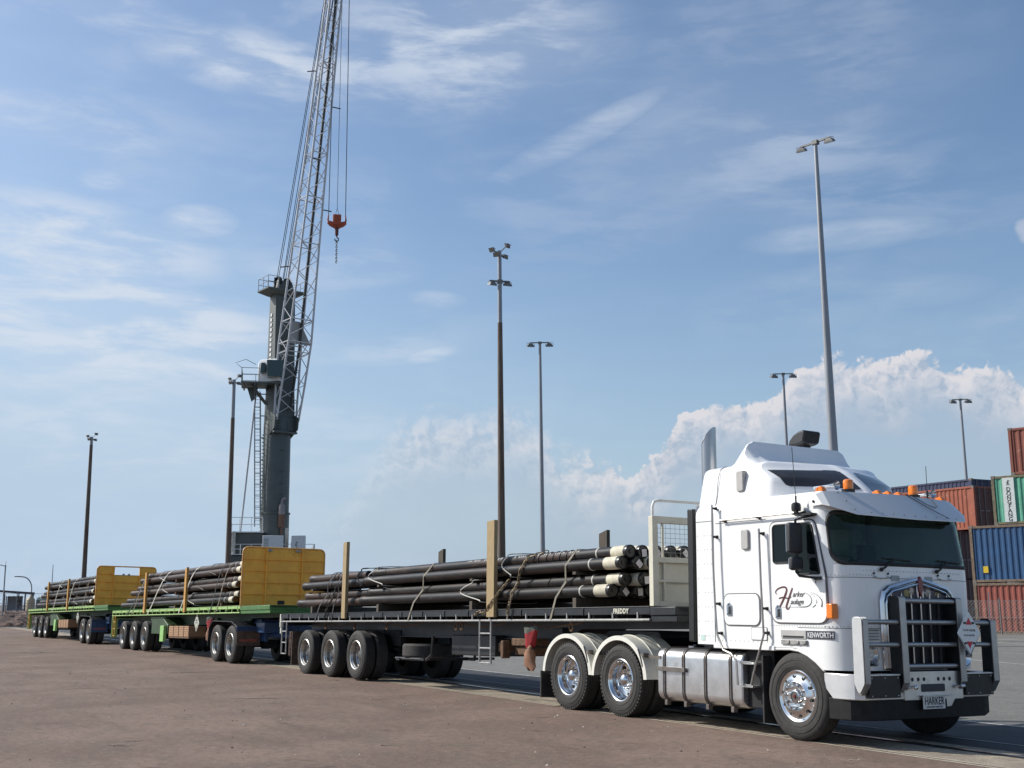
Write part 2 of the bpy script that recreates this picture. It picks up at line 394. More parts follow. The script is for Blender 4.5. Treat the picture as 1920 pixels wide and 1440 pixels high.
def groundmat(name, a, b, c, s1=0.25, s2=2.0, speck=0.5, cracks=False, rough=0.9, tracks=False):
    m = bpy.data.materials.new(name); m.use_nodes = True; nt = m.node_tree; p = nt.nodes['Principled BSDF']
    g = nt.nodes.new('ShaderNodeNewGeometry'); pos = g.outputs['Position']
    n1 = nnoise(nt, pos, s1, 6, 0.6, 0.4); n2 = nnoise(nt, pos, s2, 6, 0.65); n3 = nnoise(nt, pos, 55.0, 3, 0.7)
    base = nmix(nt, n1.step(0.32, 0.68), a, b)
    base = nmix(nt, n2.step(0.46, 0.70) * 0.75, base, c)
    n5 = nnoise(nt, pos, 9.0, 5, 0.7); base = nmix(nt, n5.step(0.48, 0.66) * 0.62, base, tuple(q * 0.66 for q in a)); n6 = nnoise(nt, pos, 28.0, 3, 0.7); base = nmix(nt, n6.step(0.52, 0.66) * 0.45, base, tuple(q * 0.6 for q in a)); base = nmix(nt, (1.0 - n6.step(0.33, 0.42)) * 0.5, base, tuple(min(1, q * 1.35) for q in b)); base = nmix(nt, (1.0 - n5.step(0.34, 0.46)) * 0.5, base, tuple(min(1, q * 1.22) for q in b))
    mp = nt.nodes.new('ShaderNodeMapping'); mp.inputs['Scale'].default_value = (0.22, 1.6, 1); mp.inputs['Rotation'].default_value = (0, 0, rad(4))
    nt.links.new(pos, mp.inputs['Vector'])
    n4 = nnoise(nt, mp.outputs[0], 0.8, 5, 0.6, 0.6)
    base = nmix(nt, n4.step(0.5, 0.74) * 0.5, base, tuple(q * 0.62 for q in a))
    # tiny stones and grit
    vo = nt.nodes.new('ShaderNodeTexVoronoi'); vo.inputs['Scale'].default_value = 26.0; nt.links.new(pos, vo.inputs['Vector'])
    st = (1.0 - NX(nt, vo.outputs['Distance']).step(0.06, 0.16)) * nnoise(nt, pos, 1.3, 2).step(0.52, 0.62)
    base = nmix(nt, st * 0.8 * speck, base, tuple(min(1, q * 1.9) for q in b))
    vo2 = nt.nodes.new('ShaderNodeTexVoronoi'); vo2.inputs['Scale'].default_value = 75.0; nt.links.new(pos, vo2.inputs['Vector'])
    base = nmix(nt, (1.0 - NX(nt, vo2.outputs['Distance']).step(0.05, 0.34)) * 0.35, base, tuple(q * 0.45 for q in a))
    base = nmix(nt, n3.step(0.35, 0.7) * 0.35 * speck, base, tuple(q * 0.5 for q in a))
    if cracks:
        vn = nt.nodes.new('ShaderNodeTexVoronoi'); vn.feature = 'DISTANCE_TO_EDGE'; vn.inputs['Scale'].default_value = 0.22
        wn = nt.nodes.new('ShaderNodeVectorMath'); wn.operation = 'ADD'
        nz = nt.nodes.new('ShaderNodeTexNoise'); nz.inputs['Scale'].default_value = 1.5; nt.links.new(pos, nz.inputs['Vector'])
        sc_ = nt.nodes.new('ShaderNodeVectorMath'); sc_.operation = 'SCALE'; sc_.inputs['Scale'].default_value = 1.2
        nt.links.new(nz.outputs['Color'], sc_.inputs[0]); nt.links.new(pos, wn.inputs[0]); nt.links.new(sc_.outputs[0], wn.inputs[1])
        nt.links.new(wn.outputs[0], vn.inputs['Vector'])
        cr = (1.0 - NX(nt, vn.outputs['Distance']).step(0.0, 0.012)) * nnoise(nt, pos, 0.35, 3).step(0.5, 0.6)
        base = nmix(nt, cr * 0.35, base, tuple(q * 0.45 for q in a))
    if tracks:   # oily tyre tracks along the road train's line
        sx = nt.nodes.new('ShaderNodeSeparateXYZ'); nt.links.new(pos, sx.inputs[0])
        vv = NX(nt, sx.outputs[1]) + NX(nt, sx.outputs[0]) * 0.028
        w = (vv * 2.1 + nnoise(nt, pos, 0.4, 3) * 2.0).f('SINE')
        base = nmix(nt, w.step(0.3, 1.0) * 0.35, base, tuple(q * 0.55 for q in a))
    nt.links.new(base, p.inputs['Base Color']); p.inputs['Roughness'].default_value = rough
    p.inputs['Specular IOR Level'].default_value = 0.35
    b_ = nt.nodes.new('ShaderNodeBump'); b_.inputs['Strength'].default_value = 0.55; b_.inputs['Distance'].default_value = 0.012
    h = n3 * 0.6 + NX(nt, vo2.outputs['Distance']) * 0.6 + n2 * 0.5
    nt.links.new(h.s, b_.inputs['Height']); nt.links.new(b_.outputs[0], p.inputs['Normal'])
    return m
G_BROWN = groundmat('brown_bitumen', (0.152, 0.103, 0.079), (0.230, 0.160, 0.124), (0.142, 0.113, 0.084), cracks=True, s1=0.45, s2=1.6)
G_GREY = groundmat('grey_asphalt', (0.17, 0.165, 0.148), (0.225, 0.215, 0.195), (0.15, 0.145, 0.14), s1=0.1, s2=1.2, speck=0.8)
G_DARK = groundmat('dark_asphalt', (0.045, 0.048, 0.055), (0.07, 0.072, 0.08), (0.04, 0.042, 0.05), s1=0.3, rough=0.8, tracks=True)
G_CONC = groundmat('old_concrete', (0.33, 0.275, 0.21), (0.43, 0.365, 0.275), (0.17, 0.135, 0.11), s1=0.7, s2=3.0, tracks=True)
G_EDGE = groundmat('concrete_edge', (0.40, 0.34, 0.26), (0.48, 0.41, 0.32), (0.28, 0.23, 0.18), s1=0.8)
G_SLOT = mat('rail_slot', (0.016, 0.014, 0.013), 0.8, var=0.3)
G_STEEL = mat('worn_rail', (0.30, 0.29, 0.28), 0.25, metal=0.9, var=0.3)
G_LINE = groundmat('faded_line_paint', (0.42, 0.42, 0.40), (0.6, 0.6, 0.58), (0.2, 0.2, 0.19), s1=1.5, s2=6.0)

tag(MB().add([(-1500, -1500, -0.095), (1500, -1500, -0.095), (1500, 1500, -0.095), (-1500, 1500, -0.095)], [(0, 1, 2, 3)]).build('ground', G_GREY), kind='structure')
strip('brown_apron', -260, 0.0, 0.0, G_BROWN, nseg=6)
g = MB()
for a, b in ((0.0, 0.075), (0.115, 0.185)): strip('', a, b, 0.002, None, mb=g)
tag(g.build('concrete_edging', G_EDGE), kind='structure')
g = MB(); strip('', 0.07, 0.12, -0.012, None, mb=g); strip('', 1.02, 1.10, -0.002, None, mb=g); strip('', 1.17, 1.21, -0.002, None, mb=g)
tag(g.build('rail_slot', G_SLOT), kind='structure')
tag(strip('crane_rail', 1.10, 1.17, 0.003, G_STEEL), kind='structure')
strip('concrete_strip', 0.18, 1.5, -0.006, G_CONC)
strip('dark_road', 1.5, 4.0, -0.004, G_DARK)
g = MB()
for v_, w_ in ((2.1, 0.05), (4.0, 0.08)): strip('', v_, v_ + w_, 0.002, None, mb=g)
tag(g.build('painted_line', G_LINE), kind='structure')
strip('grey_yard', 4.0, 260, -0.006, G_GREY, nseg=6)
g = MB()
for (xa, ya, xb, yb, w_) in ((-30, 33, 30, 8.6, 0.12), (-30, 24.5, 30, 2.6, 0.1), (-30, 28.4, 30, 5.2, 0.08), (-60, 38, 10, 26, 0.14)):
    d_ = Vector((xb - xa, yb - ya)).normalized(); nn_ = Vector((-d_.y, d_.x)) * w_ / 2
    z_ = -0.078
    g.add([(xa + nn_.x, ya + nn_.y, z_), (xb + nn_.x, yb + nn_.y, z_), (xb - nn_.x, yb - nn_.y, z_), (xa - nn_.x, ya - nn_.y, z_)], [(0, 1, 2, 3)])
tag(g.build('yard_marking', G_LINE), kind='structure')
# worn cracks and scrapes of the apron
rc = random.Random(4)
def scar(mb, x_, y_, L_, w_, yaw, z_=0.0035):
    n = 9; up_, lo_ = [], []
    for k in range(n):
        t = k / (n - 1); q = math.sin(PI * t) ** 0.6; c = rc.uniform(-1, 1) * w_ * 0.8
        up_.append((L_ * (t - 0.5), c + w_ * q * rc.uniform(0.3, 1.0) * 0.5)); lo_.append((L_ * (t - 0.5), c - w_ * q * rc.uniform(0.3, 1.0) * 0.5))
    P = [(x_ + u * math.cos(yaw) - v * math.sin(yaw), y_ + u * math.sin(yaw) + v * math.cos(yaw), z_) for u, v in up_ + lo_]
    mb.add(P, [(k, k + 1, k + 1 + n, k + n) for k in range(n - 1)])
g = MB()
YI = rad(59)
for x_, y_, L_, w_ in ((-34.3, -3.3, 2.2, 0.35), (-4.33, -6.94, 0.42, 0.05), (-4.7, -6.7, 0.3, 0.05), (-10.2, -3.3, 1.0, 0.10), (-0.5, -2.15, 0.22, 0.03), (-1.1, -3.5, 0.3, 0.02), (-33.5, -6.5, 1.5, 0.2), (-5.7, -4.4, 0.4, 0.035), (-14.6, -5.4, 0.8, 0.10), (-18.7, -2.1, 1.2, 0.15), (-3.0, -3.4, 0.3, 0.03), (-2.8, -2.0, 0.35, 0.03), (-22, -6, 1.2, 0.12)): scar(g, x_, y_, L_, w_, YI + rc.uniform(-.25, .25))
for k in range(85): scar(g, rc.uniform(-30, 2), rc.uniform(-10, -0.5), rc.uniform(0.15, 0.7), rc.uniform(0.012, 0.045), YI + rc.uniform(-.5, .5))
tag(g.build('pavement_scars', mat('scar_dark', (0.045, 0.034, 0.028), 0.9, var=0.3)), kind='structure')
g = MB()
for x_, y_, L_, w_ in ((1.55, -0.72, 0.30, 0.05), (-4.5, -6.8, 0.35, 0.02), (-10.3, -3.42, 0.8, 0.05), (0.7, -0.45, 0.16, 0.02)): scar(g, x_, y_, L_, w_, YI + 0.1, 0.0045)
for k in range(26): scar(g, rc.uniform(-28, 2), rc.uniform(-9, -0.5), rc.uniform(0.05, 0.25), rc.uniform(0.006, 0.02), YI + rc.uniform(-.6, .6), 0.0045)
tag(g.build('pale_scrapes', mat('scar_pale', (0.42, 0.36, 0.31), 0.9, var=0.2)), kind='structure')
g = MB(); g2_ = MB()
for k in range(620):
    x_, y_ = rc.uniform(-32, 3.0), rc.uniform(-9.8, -0.1); s_ = rc.choice((0.005, 0.007, 0.010, 0.014)) * rc.uniform(0.7, 1.4)
    if x_ > -2 and y_ < -5.5: continue
    q = [(x_ + s_ * rc.uniform(.6, 1.3) * math.cos(t), y_ + s_ * rc.uniform(.6, 1.3) * math.sin(t)) for t in (0, 1.3, 2.6, 3.9, 5.1)]
    (g if k % 3 else g2_).add([(a_, b_, 0.001) for a_, b_ in q] + [(x_, y_, 0.001 + s_ * 0.9)], [(i, (i + 1) % 5, 5) for i in range(5)])
tag(g.build('gravel', mat('grit_dark', (0.06, 0.05, 0.045), 0.9)), 'loose dark grit scattered over the brown apron', 'gravel', kind='stuff')
tag(g2_.build('gravel', mat('grit_pale', (0.5, 0.46, 0.40), 0.9)), 'loose pale grit scattered over the brown apron', 'gravel', kind='stuff')

# ------------------------------------------------------------------ wheels (centre on axis, outer face at y=0 looking to -y)
def tyre_mb(w=0.27, R=0.52, lugs=True):
    p = [(0.295, 0.03), (0.31, 0.012), (0.34, 0.0), (0.40, -0.006), (0.455, 0.0), (0.49, 0.012), (0.506, 0.03), (0.513, 0.035)]
    g = []
    for i in range(5):
        a = 0.04 + (w - 0.08) * i / 5; b = 0.04 + (w - 0.08) * (i + 1) / 5
        g += [(R, a + 0.004), (R, b - 0.012), (R - 0.012, b - 0.010), (R - 0.012, b)]
    q = [(r_, w - a) for r_, a in p[::-1]]
    mb = MB().lathe(p + g + q, (0, 0, 0), 'y', 64)
    mb.lathe([(0.425, -0.0065), (0.428, -0.0095), (0.432, -0.0065)], (0, 0, 0), 'y', 64)
    mb.lathe([(0.352, -0.003), (0.355, -0.007), (0.36, -0.003)], (0, 0, 0), 'y', 64)
    # shoulder blocks
    for k in range(52 if lugs else 0):
        t = 2 * PI * k / 56; c, s = math.cos(t), math.sin(t)
        M = Matrix.Rotation(-t, 4, 'Y')
        o = len(mb.v); mb.box(0.490, 0.5185, 0.010, 0.05, -0.016, 0.016); mb.xform(M, o)
    return mb
TY = tyre_mb(); TYS = tyre_mb(lugs=False); TYI = MB().lathe([(0.295, 0.0), (0.34, -0.0), (0.49, 0.0), (0.52, 0.04), (0.52, 0.23), (0.49, 0.26), (0.34, 0.27), (0.295, 0.25)], (0, 0, 0), 'y', 48)
def rim_deep(hand=8, hubcap=True):
    """dished outer rim of a dual pair"""
    mb = MB()
    mb.lathe([(0.305, 0.03), (0.312, 0.012), (0.300, 0.004), (0.285, 0.012), (0.275, 0.04), (0.262, 0.055), (0.258, 0.13), (0.245, 0.145), (0.238, 0.165), (0.20, 0.172), (0.15, 0.185), (0.10, 0.188), (0.02, 0.188)], (0, 0, 0), 'y', 64)
    return mb
def rim_holes(mb, rr_, y, n, hr, m, depth=0.004, off=0.0):
    for k in range(n):
        t = 2 * PI * (k + off) / n
        c = (rr_ * math.cos(t), y - depth, rr_ * math.sin(t))
        mb.add([(c[0] + hr * math.cos(2 * PI * j / 14), y - depth, c[2] + hr * math.sin(2 * PI * j / 14)) for j in range(14)], [tuple(range(14))], m)
def nuts(mb, rr_, y, n, s, h, m=0):
    for k in range(n):
        t = 2 * PI * k / n
        o = (rr_ * math.cos(t), rr_ * math.sin(t))
        mb.cyl((o[0], y, o[1]), (o[0], y - h, o[1]), s, 6, m, r1=s * 0.8); mb.ball((o[0], y - h, o[1]), s * 0.8, 4, m)
def make_wheel(kind):
    """returns the hub mesh (the wheel) with children tyre and rim, unparented"""
    if kind == 'steer':
        hub = MB().lathe([(0.085, 0.05), (0.085, -0.02), (0.075, -0.035), (0.06, -0.04)], (0, 0, 0), 'y', 32, 0)
        hub.lathe([(0.06, -0.04), (0.055, -0.034), (0.03, -0.034), (0.001, -0.034)], (0, 0, 0), 'y', 24, 1)
        hub.lathe([(0.022, -0.036), (0.020, -0.045), (0.001, -0.046)], (0, 0, 0), 'y', 24, 2)
        hub = hub.build('wheel', [CHROME, HUBD, mat('hub_red', (0.12, 0.012, 0.012), 0.5)])
        rim = MB().lathe([(0.305, 0.03), (0.312, 0.012), (0.300, 0.002), (0.288, 0.006), (0.278, 0.016), (0.262, 0.020), (0.222, 0.006), (0.188, -0.012), (0.178, -0.02), (0.172, -0.022), (0.165, 0.0), (0.095, 0.004), (0.09, 0.02), (0.02, 0.03)], (0, 0, 0), 'y', 64, 0)
        rim_holes(rim, 0.236, 0.006, 10, 0.019, 1, 0.010)
        nuts(rim, 0.143, 0.004, 10, 0.021, 0.055)
        for k in range(10):
            t = 2 * PI * (k + 0.5) / 10
        rim = rim.build('rim', [RIMA, RUBBER])
        ty = TYS.build('tyre', TYRE, angle=40)
    elif kind == 'drive':
        hub = MB().lathe([(0.10, 0.19), (0.10, 0.10), (0.094, 0.075), (0.075, 0.052), (0.045, 0.036), (0.001, 0.030)], (0, 0, 0), 'y', 32, 0).build('wheel', [CHROME])
        rim = rim_deep(); rim_holes(rim, 0.205, 0.166, 5, 0.028, 1, 0.010)
        nuts(rim, 0.145, 0.186, 10, 0.017, 0.04)
        rim = rim.build('rim', [RIMA, RUBBER]); ty = TY.build('tyre', TYRE, angle=40)
    else:
        hub = MB().lathe([(0.11, 0.2), (0.105, 0.13), (0.085, 0.10), (0.06, 0.092), (0.001, 0.09)], (0, 0, 0), 'y', 24, 0).build('wheel', [HUBD])
        rim = rim_deep(); rim_holes(rim, 0.205, 0.166, 5, 0.032, 1, 0.010)
        nuts(rim, 0.15, 0.186, 10, 0.016, 0.03, 1)
        rim = rim.build('rim', [RIMD, HUBD]); ty = TYS.build('tyre', TYRE, angle=40)
    rim.parent = hub; ty.parent = hub
    return hub
def dual_inner():
    o = TYI.build('inner_wheel', TYRE); return o
PROTO = {}
def put_wheel(kind, parent, x, y=0.0, far=False, z=0.52):
    if kind not in PROTO:
        PROTO[kind] = make_wheel(kind); w = PROTO[kind]; w.parent = parent
    else:
        s = PROTO[kind]; w = s.copy(); COL.objects.link(w); w.parent = parent
        for ch in PROTO[kind + '_kids']:
            c = ch.copy(); COL.objects.link(c); c.parent = w
    if kind + '_kids' not in PROTO:
        PROTO[kind + '_kids'] = [o for o in COL.objects if o.parent == w]
    w.location = (x, y, z); w.rotation_euler = (0, random.uniform(0, 6.28), PI if far else 0)
    return w
def put_inner(parent, x, y, z=0.52):
    if 'inner' not in PROTO: PROTO['inner'] = dual_inner(); w = PROTO['inner']
    else: w = PROTO['inner'].copy(); COL.objects.link(w)
    w.parent = parent; w.location = (x, y, z); w.name = 'inner_wheel'
    return w
WID = 2.42
def dual_axle(kind, parent, x):
    put_wheel(kind, parent, x, 0.0); put_inner(parent, x, 0.30)
    put_wheel(kind, parent, x, WID, far=True); put_inner(parent, x, WID - 0.57)
    MB().cyl((x, 0.2, 0.52), (x, WID - 0.2, 0.52), 0.07, 12).lathe([(0.2, 0.3), (0.2, 0.55)], (x, 0, 0.52), 'y', 20).box(x - 0.12, x + 0.12, 0.95, 1.35, 0.4, 0.64).build('axle', UNDER, parent)

# ------------------------------------------------------------------ prime mover
T = thing('prime_mover', 'white cab-over sleeper prime mover with steel bull bar pulling the three loaded trailers', 'truck', (0, 0, 0), (-ROLL, 0, 0))
CY = WID / 2
FX = 0.80
def fxc(y): return FX + 0.05 * (1 - ((y - CY) / 0.86) ** 2)
def plan_pts():
    """half-perimeter points (x, y, tag) from the near rear corner round the nose to the far rear corner"""
    P = []
    for x in (-1.83, -1.50, -1.10, -0.70, -0.35, -0.10): P.append((x, 0.0))
    for k in range(9): P.append((-0.0 + 0.46 * k / 8, 0.0))
    R = 0.34
    for k in range(1, 10):
        a = rad(-90 + 90 * k / 10); P.append((0.46 + R * math.cos(a), R + R * math.sin(a)))
    n = 14
    for k in range(n + 1):
        y = 0.34 + (WID - 0.68) * k / n; P.append((fxc(y), y))
    half = [(x, WID - y) for x, y in P[:24]][::-1]
    return P + half
PL = plan_pts()
ARC = [0.0]
for a, b in zip(PL[:-1], PL[1:]): ARC.append(ARC[-1] + math.hypot(b[0] - a[0], b[1] - a[1]))
def lean(z): return 0.0 if z < 2.05 else 0.13 * (z - 2.05) / 0.65
def zbot(x):
    if x <= -0.02: return 1.09
    if x < 0.46: return 1.09 - 0.24 * ((x + 0.02) / 0.48) ** 1.6
    return 0.85
def surf(s, z, off=0.0):
    """point on the cab skin at arc length s, height z, pushed out by off"""
    s = max(0, min(ARC[-1] - 1e-6, s))
    i = 0
    while ARC[i + 1] < s: i += 1
    t = (s - ARC[i]) / (ARC[i + 1] - ARC[i]); a, b = PL[i], PL[i + 1]
    x, y = a[0] + (b[0] - a[0]) * t, a[1] + (b[1] - a[1]) * t
    # smoothed normal
    def nrm(k):
        k0, k1 = max(0, k - 1), min(len(PL) - 1, k + 1)
        d = Vector((PL[k1][0] - PL[k0][0], PL[k1][1] - PL[k0][1])).normalized(); return Vector((d.y, -d.x))
    n = (nrm(i) * (1 - t) + nrm(i + 1) * t).normalized()
    w = max(0.0, min(1.0, (x - 0.40) / 0.35))
    x -= lean(z) * w
    ins = 0.0
    if z > 2.80: q = (z - 2.80) / 0.17; ins = 0.07 * q * q
    return Vector((x - n.x * ins + n.x * off, y - n.y * ins + n.y * off, z))
S_F = ARC[-1] / 2
WS0, WS1 = ARC[17], ARC[-1] - ARC[17]       # windscreen ends on the corners
WZ0, WZ1 = 2.085, 2.72
def cabshell():
    mb = MB(); cols = [a for a in ARC]
    zr = [None, 1.3, 1.6, 1.9, WZ0, 2.2, 2.4, 2.55, WZ1, 2.80, 2.85, 2.90, 2.94, 2.97]
    idx = {}
    for j, z in enumerate(zr):
        for i, s in enumerate(cols):
            zz = zbot(PL[i][0]) if z is None else z
            idx[i, j] = len(mb.v); mb.v.append(tuple(surf(s, zz)))
    for j in range(len(zr) - 1):
        for i in range(len(cols) - 1):
            z = zr[j]
            if z is not None and WZ0 - 1e-3 <= z < WZ1 - 1e-3 and cols[i] >= WS0 - 1e-4 and cols[i + 1] <= WS1 + 1e-4: continue
            mb.f.append((idx[i, j], idx[i + 1, j], idx[i + 1, j + 1], idx[i, j + 1])); mb.m.append(0)
    # rear wall, floor and roof deck
    a, b = PL[0], PL[-1]
    mb.add([(a[0], 0, 1.09), (a[0], WID, 1.09), (a[0], WID, 2.97), (a[0], 0, 2.97)], [(0, 1, 2, 3)])
    top = [tuple(surf(s, 2.97)) for s in cols]; mb.add(top, [tuple(range(len(top)))])
    fl = [(p[0], p[1], 1.12) for p in PL if p[0] < 0.79]; mb.add(fl, [tuple(range(len(fl)))], 1)
    return mb
cab = cabshell()
def loopSZ(s0, s1, z0, z1, r, n=8): return rrect(s0, s1, z0, z1, r, n)
def ring(mb, outer, inner, off0, off1, m=0):
    N = len(outer); V = [surf(s, z, off0) for s, z in outer] + [surf(s, z, off1) for s, z in inner]
    return mb.add(V, [(k, (k + 1) % N, (k + 1) % N + N, k + N) for k in range(N)], m)
def densify(loop, step=0.08):
    out = []
    for k in range(len(loop)):
        a, b = loop[k], loop[(k + 1) % len(loop)]; L = math.hypot(b[0] - a[0], b[1] - a[1]); n = max(1, int(L / step))
        for i in range(n): out.append((a[0] + (b[0] - a[0]) * i / n, a[1] + (b[1] - a[1]) * i / n))
    return out
def shrink(loop, d, cs, cz, hs, hz): return [(cs + (s - cs) * (hs - d) / hs, cz + (z - cz) * (hz - d) / hz) for s, z in loop]
cs_, cz_, hs_, hz_ = (WS0 + WS1) / 2, (WZ0 + WZ1) / 2, (WS1 - WS0) / 2, (WZ1 - WZ0) / 2
base_loop = densify(loopSZ(WS0, WS1, WZ0, WZ1, 0.17))
sq = []
for s, z in base_loop:     # the square opening that the rounded one is filled out to
    ds, dz_ = s - cs_, z - cz_
    k = min(hs_ / max(abs(ds), 1e-6), hz_ / max(abs(dz_), 1e-6)); kk = min(k, 1.25)
    if abs(abs(ds) - hs_) < 1e-4 or abs(abs(dz_) - hz_) < 1e-4: sq.append((s, z))
    else: sq.append((cs_ + math.copysign(hs_, ds), cz_ + math.copysign(hz_, dz_)))
ring(cab, sq, base_loop, 0.0, 0.0)
cab.build('cab_shell', [WHITE, UNDER], T, angle=32)
gk = MB(); g0 = shrink(base_loop, -0.012, cs_, cz_, hs_, hz_); g1 = shrink(base_loop, 0.035, cs_, cz_, hs_, hz_)
ring(gk, g0, shrink(base_loop, 0.01, cs_, cz_, hs_, hz_), 0.003, 0.014); ring(gk, shrink(base_loop, 0.01, cs_, cz_, hs_, hz_), g1, 0.014, 0.004)
ws = MB(); rows = 10; cl = 60
gl = shrink(base_loop, 0.03, cs_, cz_, hs_, hz_)
for j in range(rows):
    for i in range(cl):
        def gp(i_, j_):
            z = WZ0 + 0.03 + (WZ1 - WZ0 - 0.06) * j_ / rows
            r = 0.15; dzb = min(z - (WZ0 + 0.03), (WZ1 - 0.03) - z); ins = 0.0 if dzb >= r else r - math.sqrt(max(0, r * r - (r - dzb) ** 2))
            s = (WS0 + 0.03 + ins) + (WS1 - WS0 - 0.06 - 2 * ins) * i_ / cl
            return surf(s, z, 0.003)
        ws.add([gp(i, j), gp(i + 1, j), gp(i + 1, j + 1), gp(i, j + 1)], [(0, 1, 2, 3)])
wso = ws.build('windscreen', WSCREEN, T, angle=60, weld=True)
gk.build('rubber_seal', RUBBER, wso)
# interior seen through the screen
it = MB()
it.box(-1.0, -0.95, 0.08, WID - 0.08, 1.4, 2.9, 0)            # curtain wall behind the seats
it.box(0.30, 0.66, 0.10, WID - 0.10, 1.75, 2.06, 1)           # dash
it.box(0.10, 0.34, 0.25, 0.95, 1.8, 2.14, 1)
for y0 in (0.32, 1.55):
    it.box(-0.55, -0.38, y0, y0 + 0.52, 1.3, 2.22, 2); it.box(-0.52, -0.42, y0 + 0.13, y0 + 0.39, 2.22, 2.42, 2)
it.box(-0.93, -0.90, 1.15, 1.95, 2.1, 2.66, 3)
it.tube([(0.2 + 0.22 * 0.5 * math.cos(t), 0.58 + 0.23 * math.sin(t), 2.12 + 0.10 * math.cos(t)) for t in [2 * PI * k / 20 for k in range(20)]], 0.015, 6, 1, closed=True)
it.build('interior', [mat('cab_curtain', (0.42, 0.52, 0.46), 0.9, var=0.2), mat('dash_plastic', (0.08, 0.10, 0.095), 0.7), mat('seat_fabric', (0.11, 0.12, 0.12), 0.9), mat('bunk_lining', (0.75, 0.74, 0.70), 0.9)], T, bevel=0.02)
# wipers
for y0, y1 in ((0.62, 1.15), (1.58, 2.12)):
    w = MB()
    w.tube([(fxc(y0) + 0.02, y0, 2.03), (fxc(y0) + 0.045, y0 + 0.03, 2.05), (fxc(y0 + 0.2) + 0.02, y0 + 0.22, 2.155)], 0.013, 6)
    w.tube([(fxc(y0) + 0.0, y0 + 0.05, 2.17), (fxc(y1) + 0.0, y1, 2.145)], 0.008, 6)
    w.ball((fxc(y0) + 0.025, y0, 2.03), 0.026, 6)
    w.build('wiper', RUBBER, T)
# top sleeper pod -------------------------------------------------
def podring(z):
    zs = [2.93, 3.00, 3.08, 3.20, 3.28, 3.35, 3.40, 3.44, 3.465, 3.475]
    fx = [0.27, 0.24, 0.17, 0.03, -0.07, -0.17, -0.28, -0.34, -0.44, -0.62]
    ins = [0.05, 0.065, 0.08, 0.10, 0.115, 0.13, 0.145, 0.175, 0.24, 0.38]
    i = 0
    while i < len(zs) - 2 and zs[i + 1] < z: i += 1
    t = (z - zs[i]) / (zs[i + 1] - zs[i]); L = lambda A: A[i] + (A[i + 1] - A[i]) * t
    return L(fx), L(ins)
def podpt(u, z, off=0.0):
    """u: 0 near rear .. 1 start of the taper .. 1.5 nose corner .. 2 centre .. 4 far rear"""
    f, i = podring(z); x0 = -1.83 + i * 0.3
    A = Vector((max(-0.66, min(-0.45, f - 0.46)), i)); C = Vector((f - 0.03, 1.12))
    if u <= 1: x, y, n = x0 + (A.x - x0) * u, i, Vector((0, -1))
    elif u <= 1.5:
        t = (u - 1) / 0.5; B = Vector((A.x + (C.x - A.x) * 0.50, A.y + 0.16))
        p = (1 - t) ** 2 * A + 2 * t * (1 - t) * B + t * t * C; x, y = p
        d = (2 * (1 - t) * (B - A) + 2 * t * (C - B)).normalized(); n = Vector((d.y, -d.x))
    elif u <= 2:
        t = (u - 1.5) / 0.5; q = 1 - (1 - t) ** 2
        x, y = C.x + (f + 0.0 - C.x) * q, C.y + (CY - C.y) * t; n = Vector((1, -0.5 * (1 - t))).normalized()
    else:
        p = podpt(4 - u, z, off); return Vector((p.x, WID - p.y, p.z))
    slope = 0.0 if u <= 1.0 else min(1, (u - 1.0) / 0.4)
    v = Vector((n.x, n.y, 0.25 + 0.5 * slope)).normalized()
    return Vector((x, y, z)) + v * off
US = [0, 0.1, 0.25, 0.5, 0.75, 0.9] + [1 + 0.5 * k / 12 for k in range(13)] + [1.5 + 0.5 * k / 6 for k in range(1, 7)]
US = US + [4 - u for u in US[::-1][1:]]
ZS = [2.93, 2.96, 3.00, 3.05, 3.10, 3.15, 3.20, 3.25, 3.30, 3.35, 3.40, 3.43, 3.45, 3.465, 3.475]
pod = MB().loft([[podpt(u, z) for u in US] for z in ZS], caps=False, open_ring=True)
pod.add([podpt(u, 3.475) for u in US], [tuple(range(len(US)))])
for u0, u1 in ((0, 4),): pod.add([podpt(0, z) for z in ZS] + [podpt(4, z) for z in ZS[::-1]], [tuple(range(2 * len(ZS)))])
podo = pod.build('sleeper_roof', ROOFW, T, angle=40)
def podpanel(outline, off, m, name, parent, n=14):
    """outline: list of (u,z); filled by fan rows between left and right chains"""
    mb = MB(); zlo, zhi = min(p[1] for p in outline), max(p[1] for p in outline)
    R = 14
    def spanu(z):
        xs = []
        for a, b in zip(outline, outline[1:] + outline[:1]):
            if (a[1] - z) * (b[1] - z) <= 0 and abs(a[1] - b[1]) > 1e-6: xs.append(a[0] + (b[0] - a[0]) * (z - a[1]) / (b[1] - a[1]))
        return min(xs), max(xs)
    rows_ = []
    for j in range(R + 1):
        z = zlo + 0.0005 + (zhi - zlo - 0.001) * j / R; a, b = spanu(z); rows_.append([podpt(a + (b - a) * k / n, z, off) for k in range(n + 1)])
    for j in range(R):
        for k in range(n): mb.add([rows_[j][k], rows_[j][k + 1], rows_[j + 1][k + 1], rows_[j + 1][k]], [(0, 1, 2, 3)])
    return mb.build(name, m, parent, angle=50, weld=True)
for far in (0, 1):
    fl_ = (lambda u: 4 - u) if far else (lambda u: u)
    o_ = [(1.045, 3.34), (1.06, 3.35), (1.475, 3.355), (1.488, 3.34), (1.5, 3.09), (1.495, 3.08), (1.20, 3.085), (1.14, 3.11)]
    podpanel([(fl_(a), b) for a, b in o_], 0.004, SMOKE, 'roof_window', T)
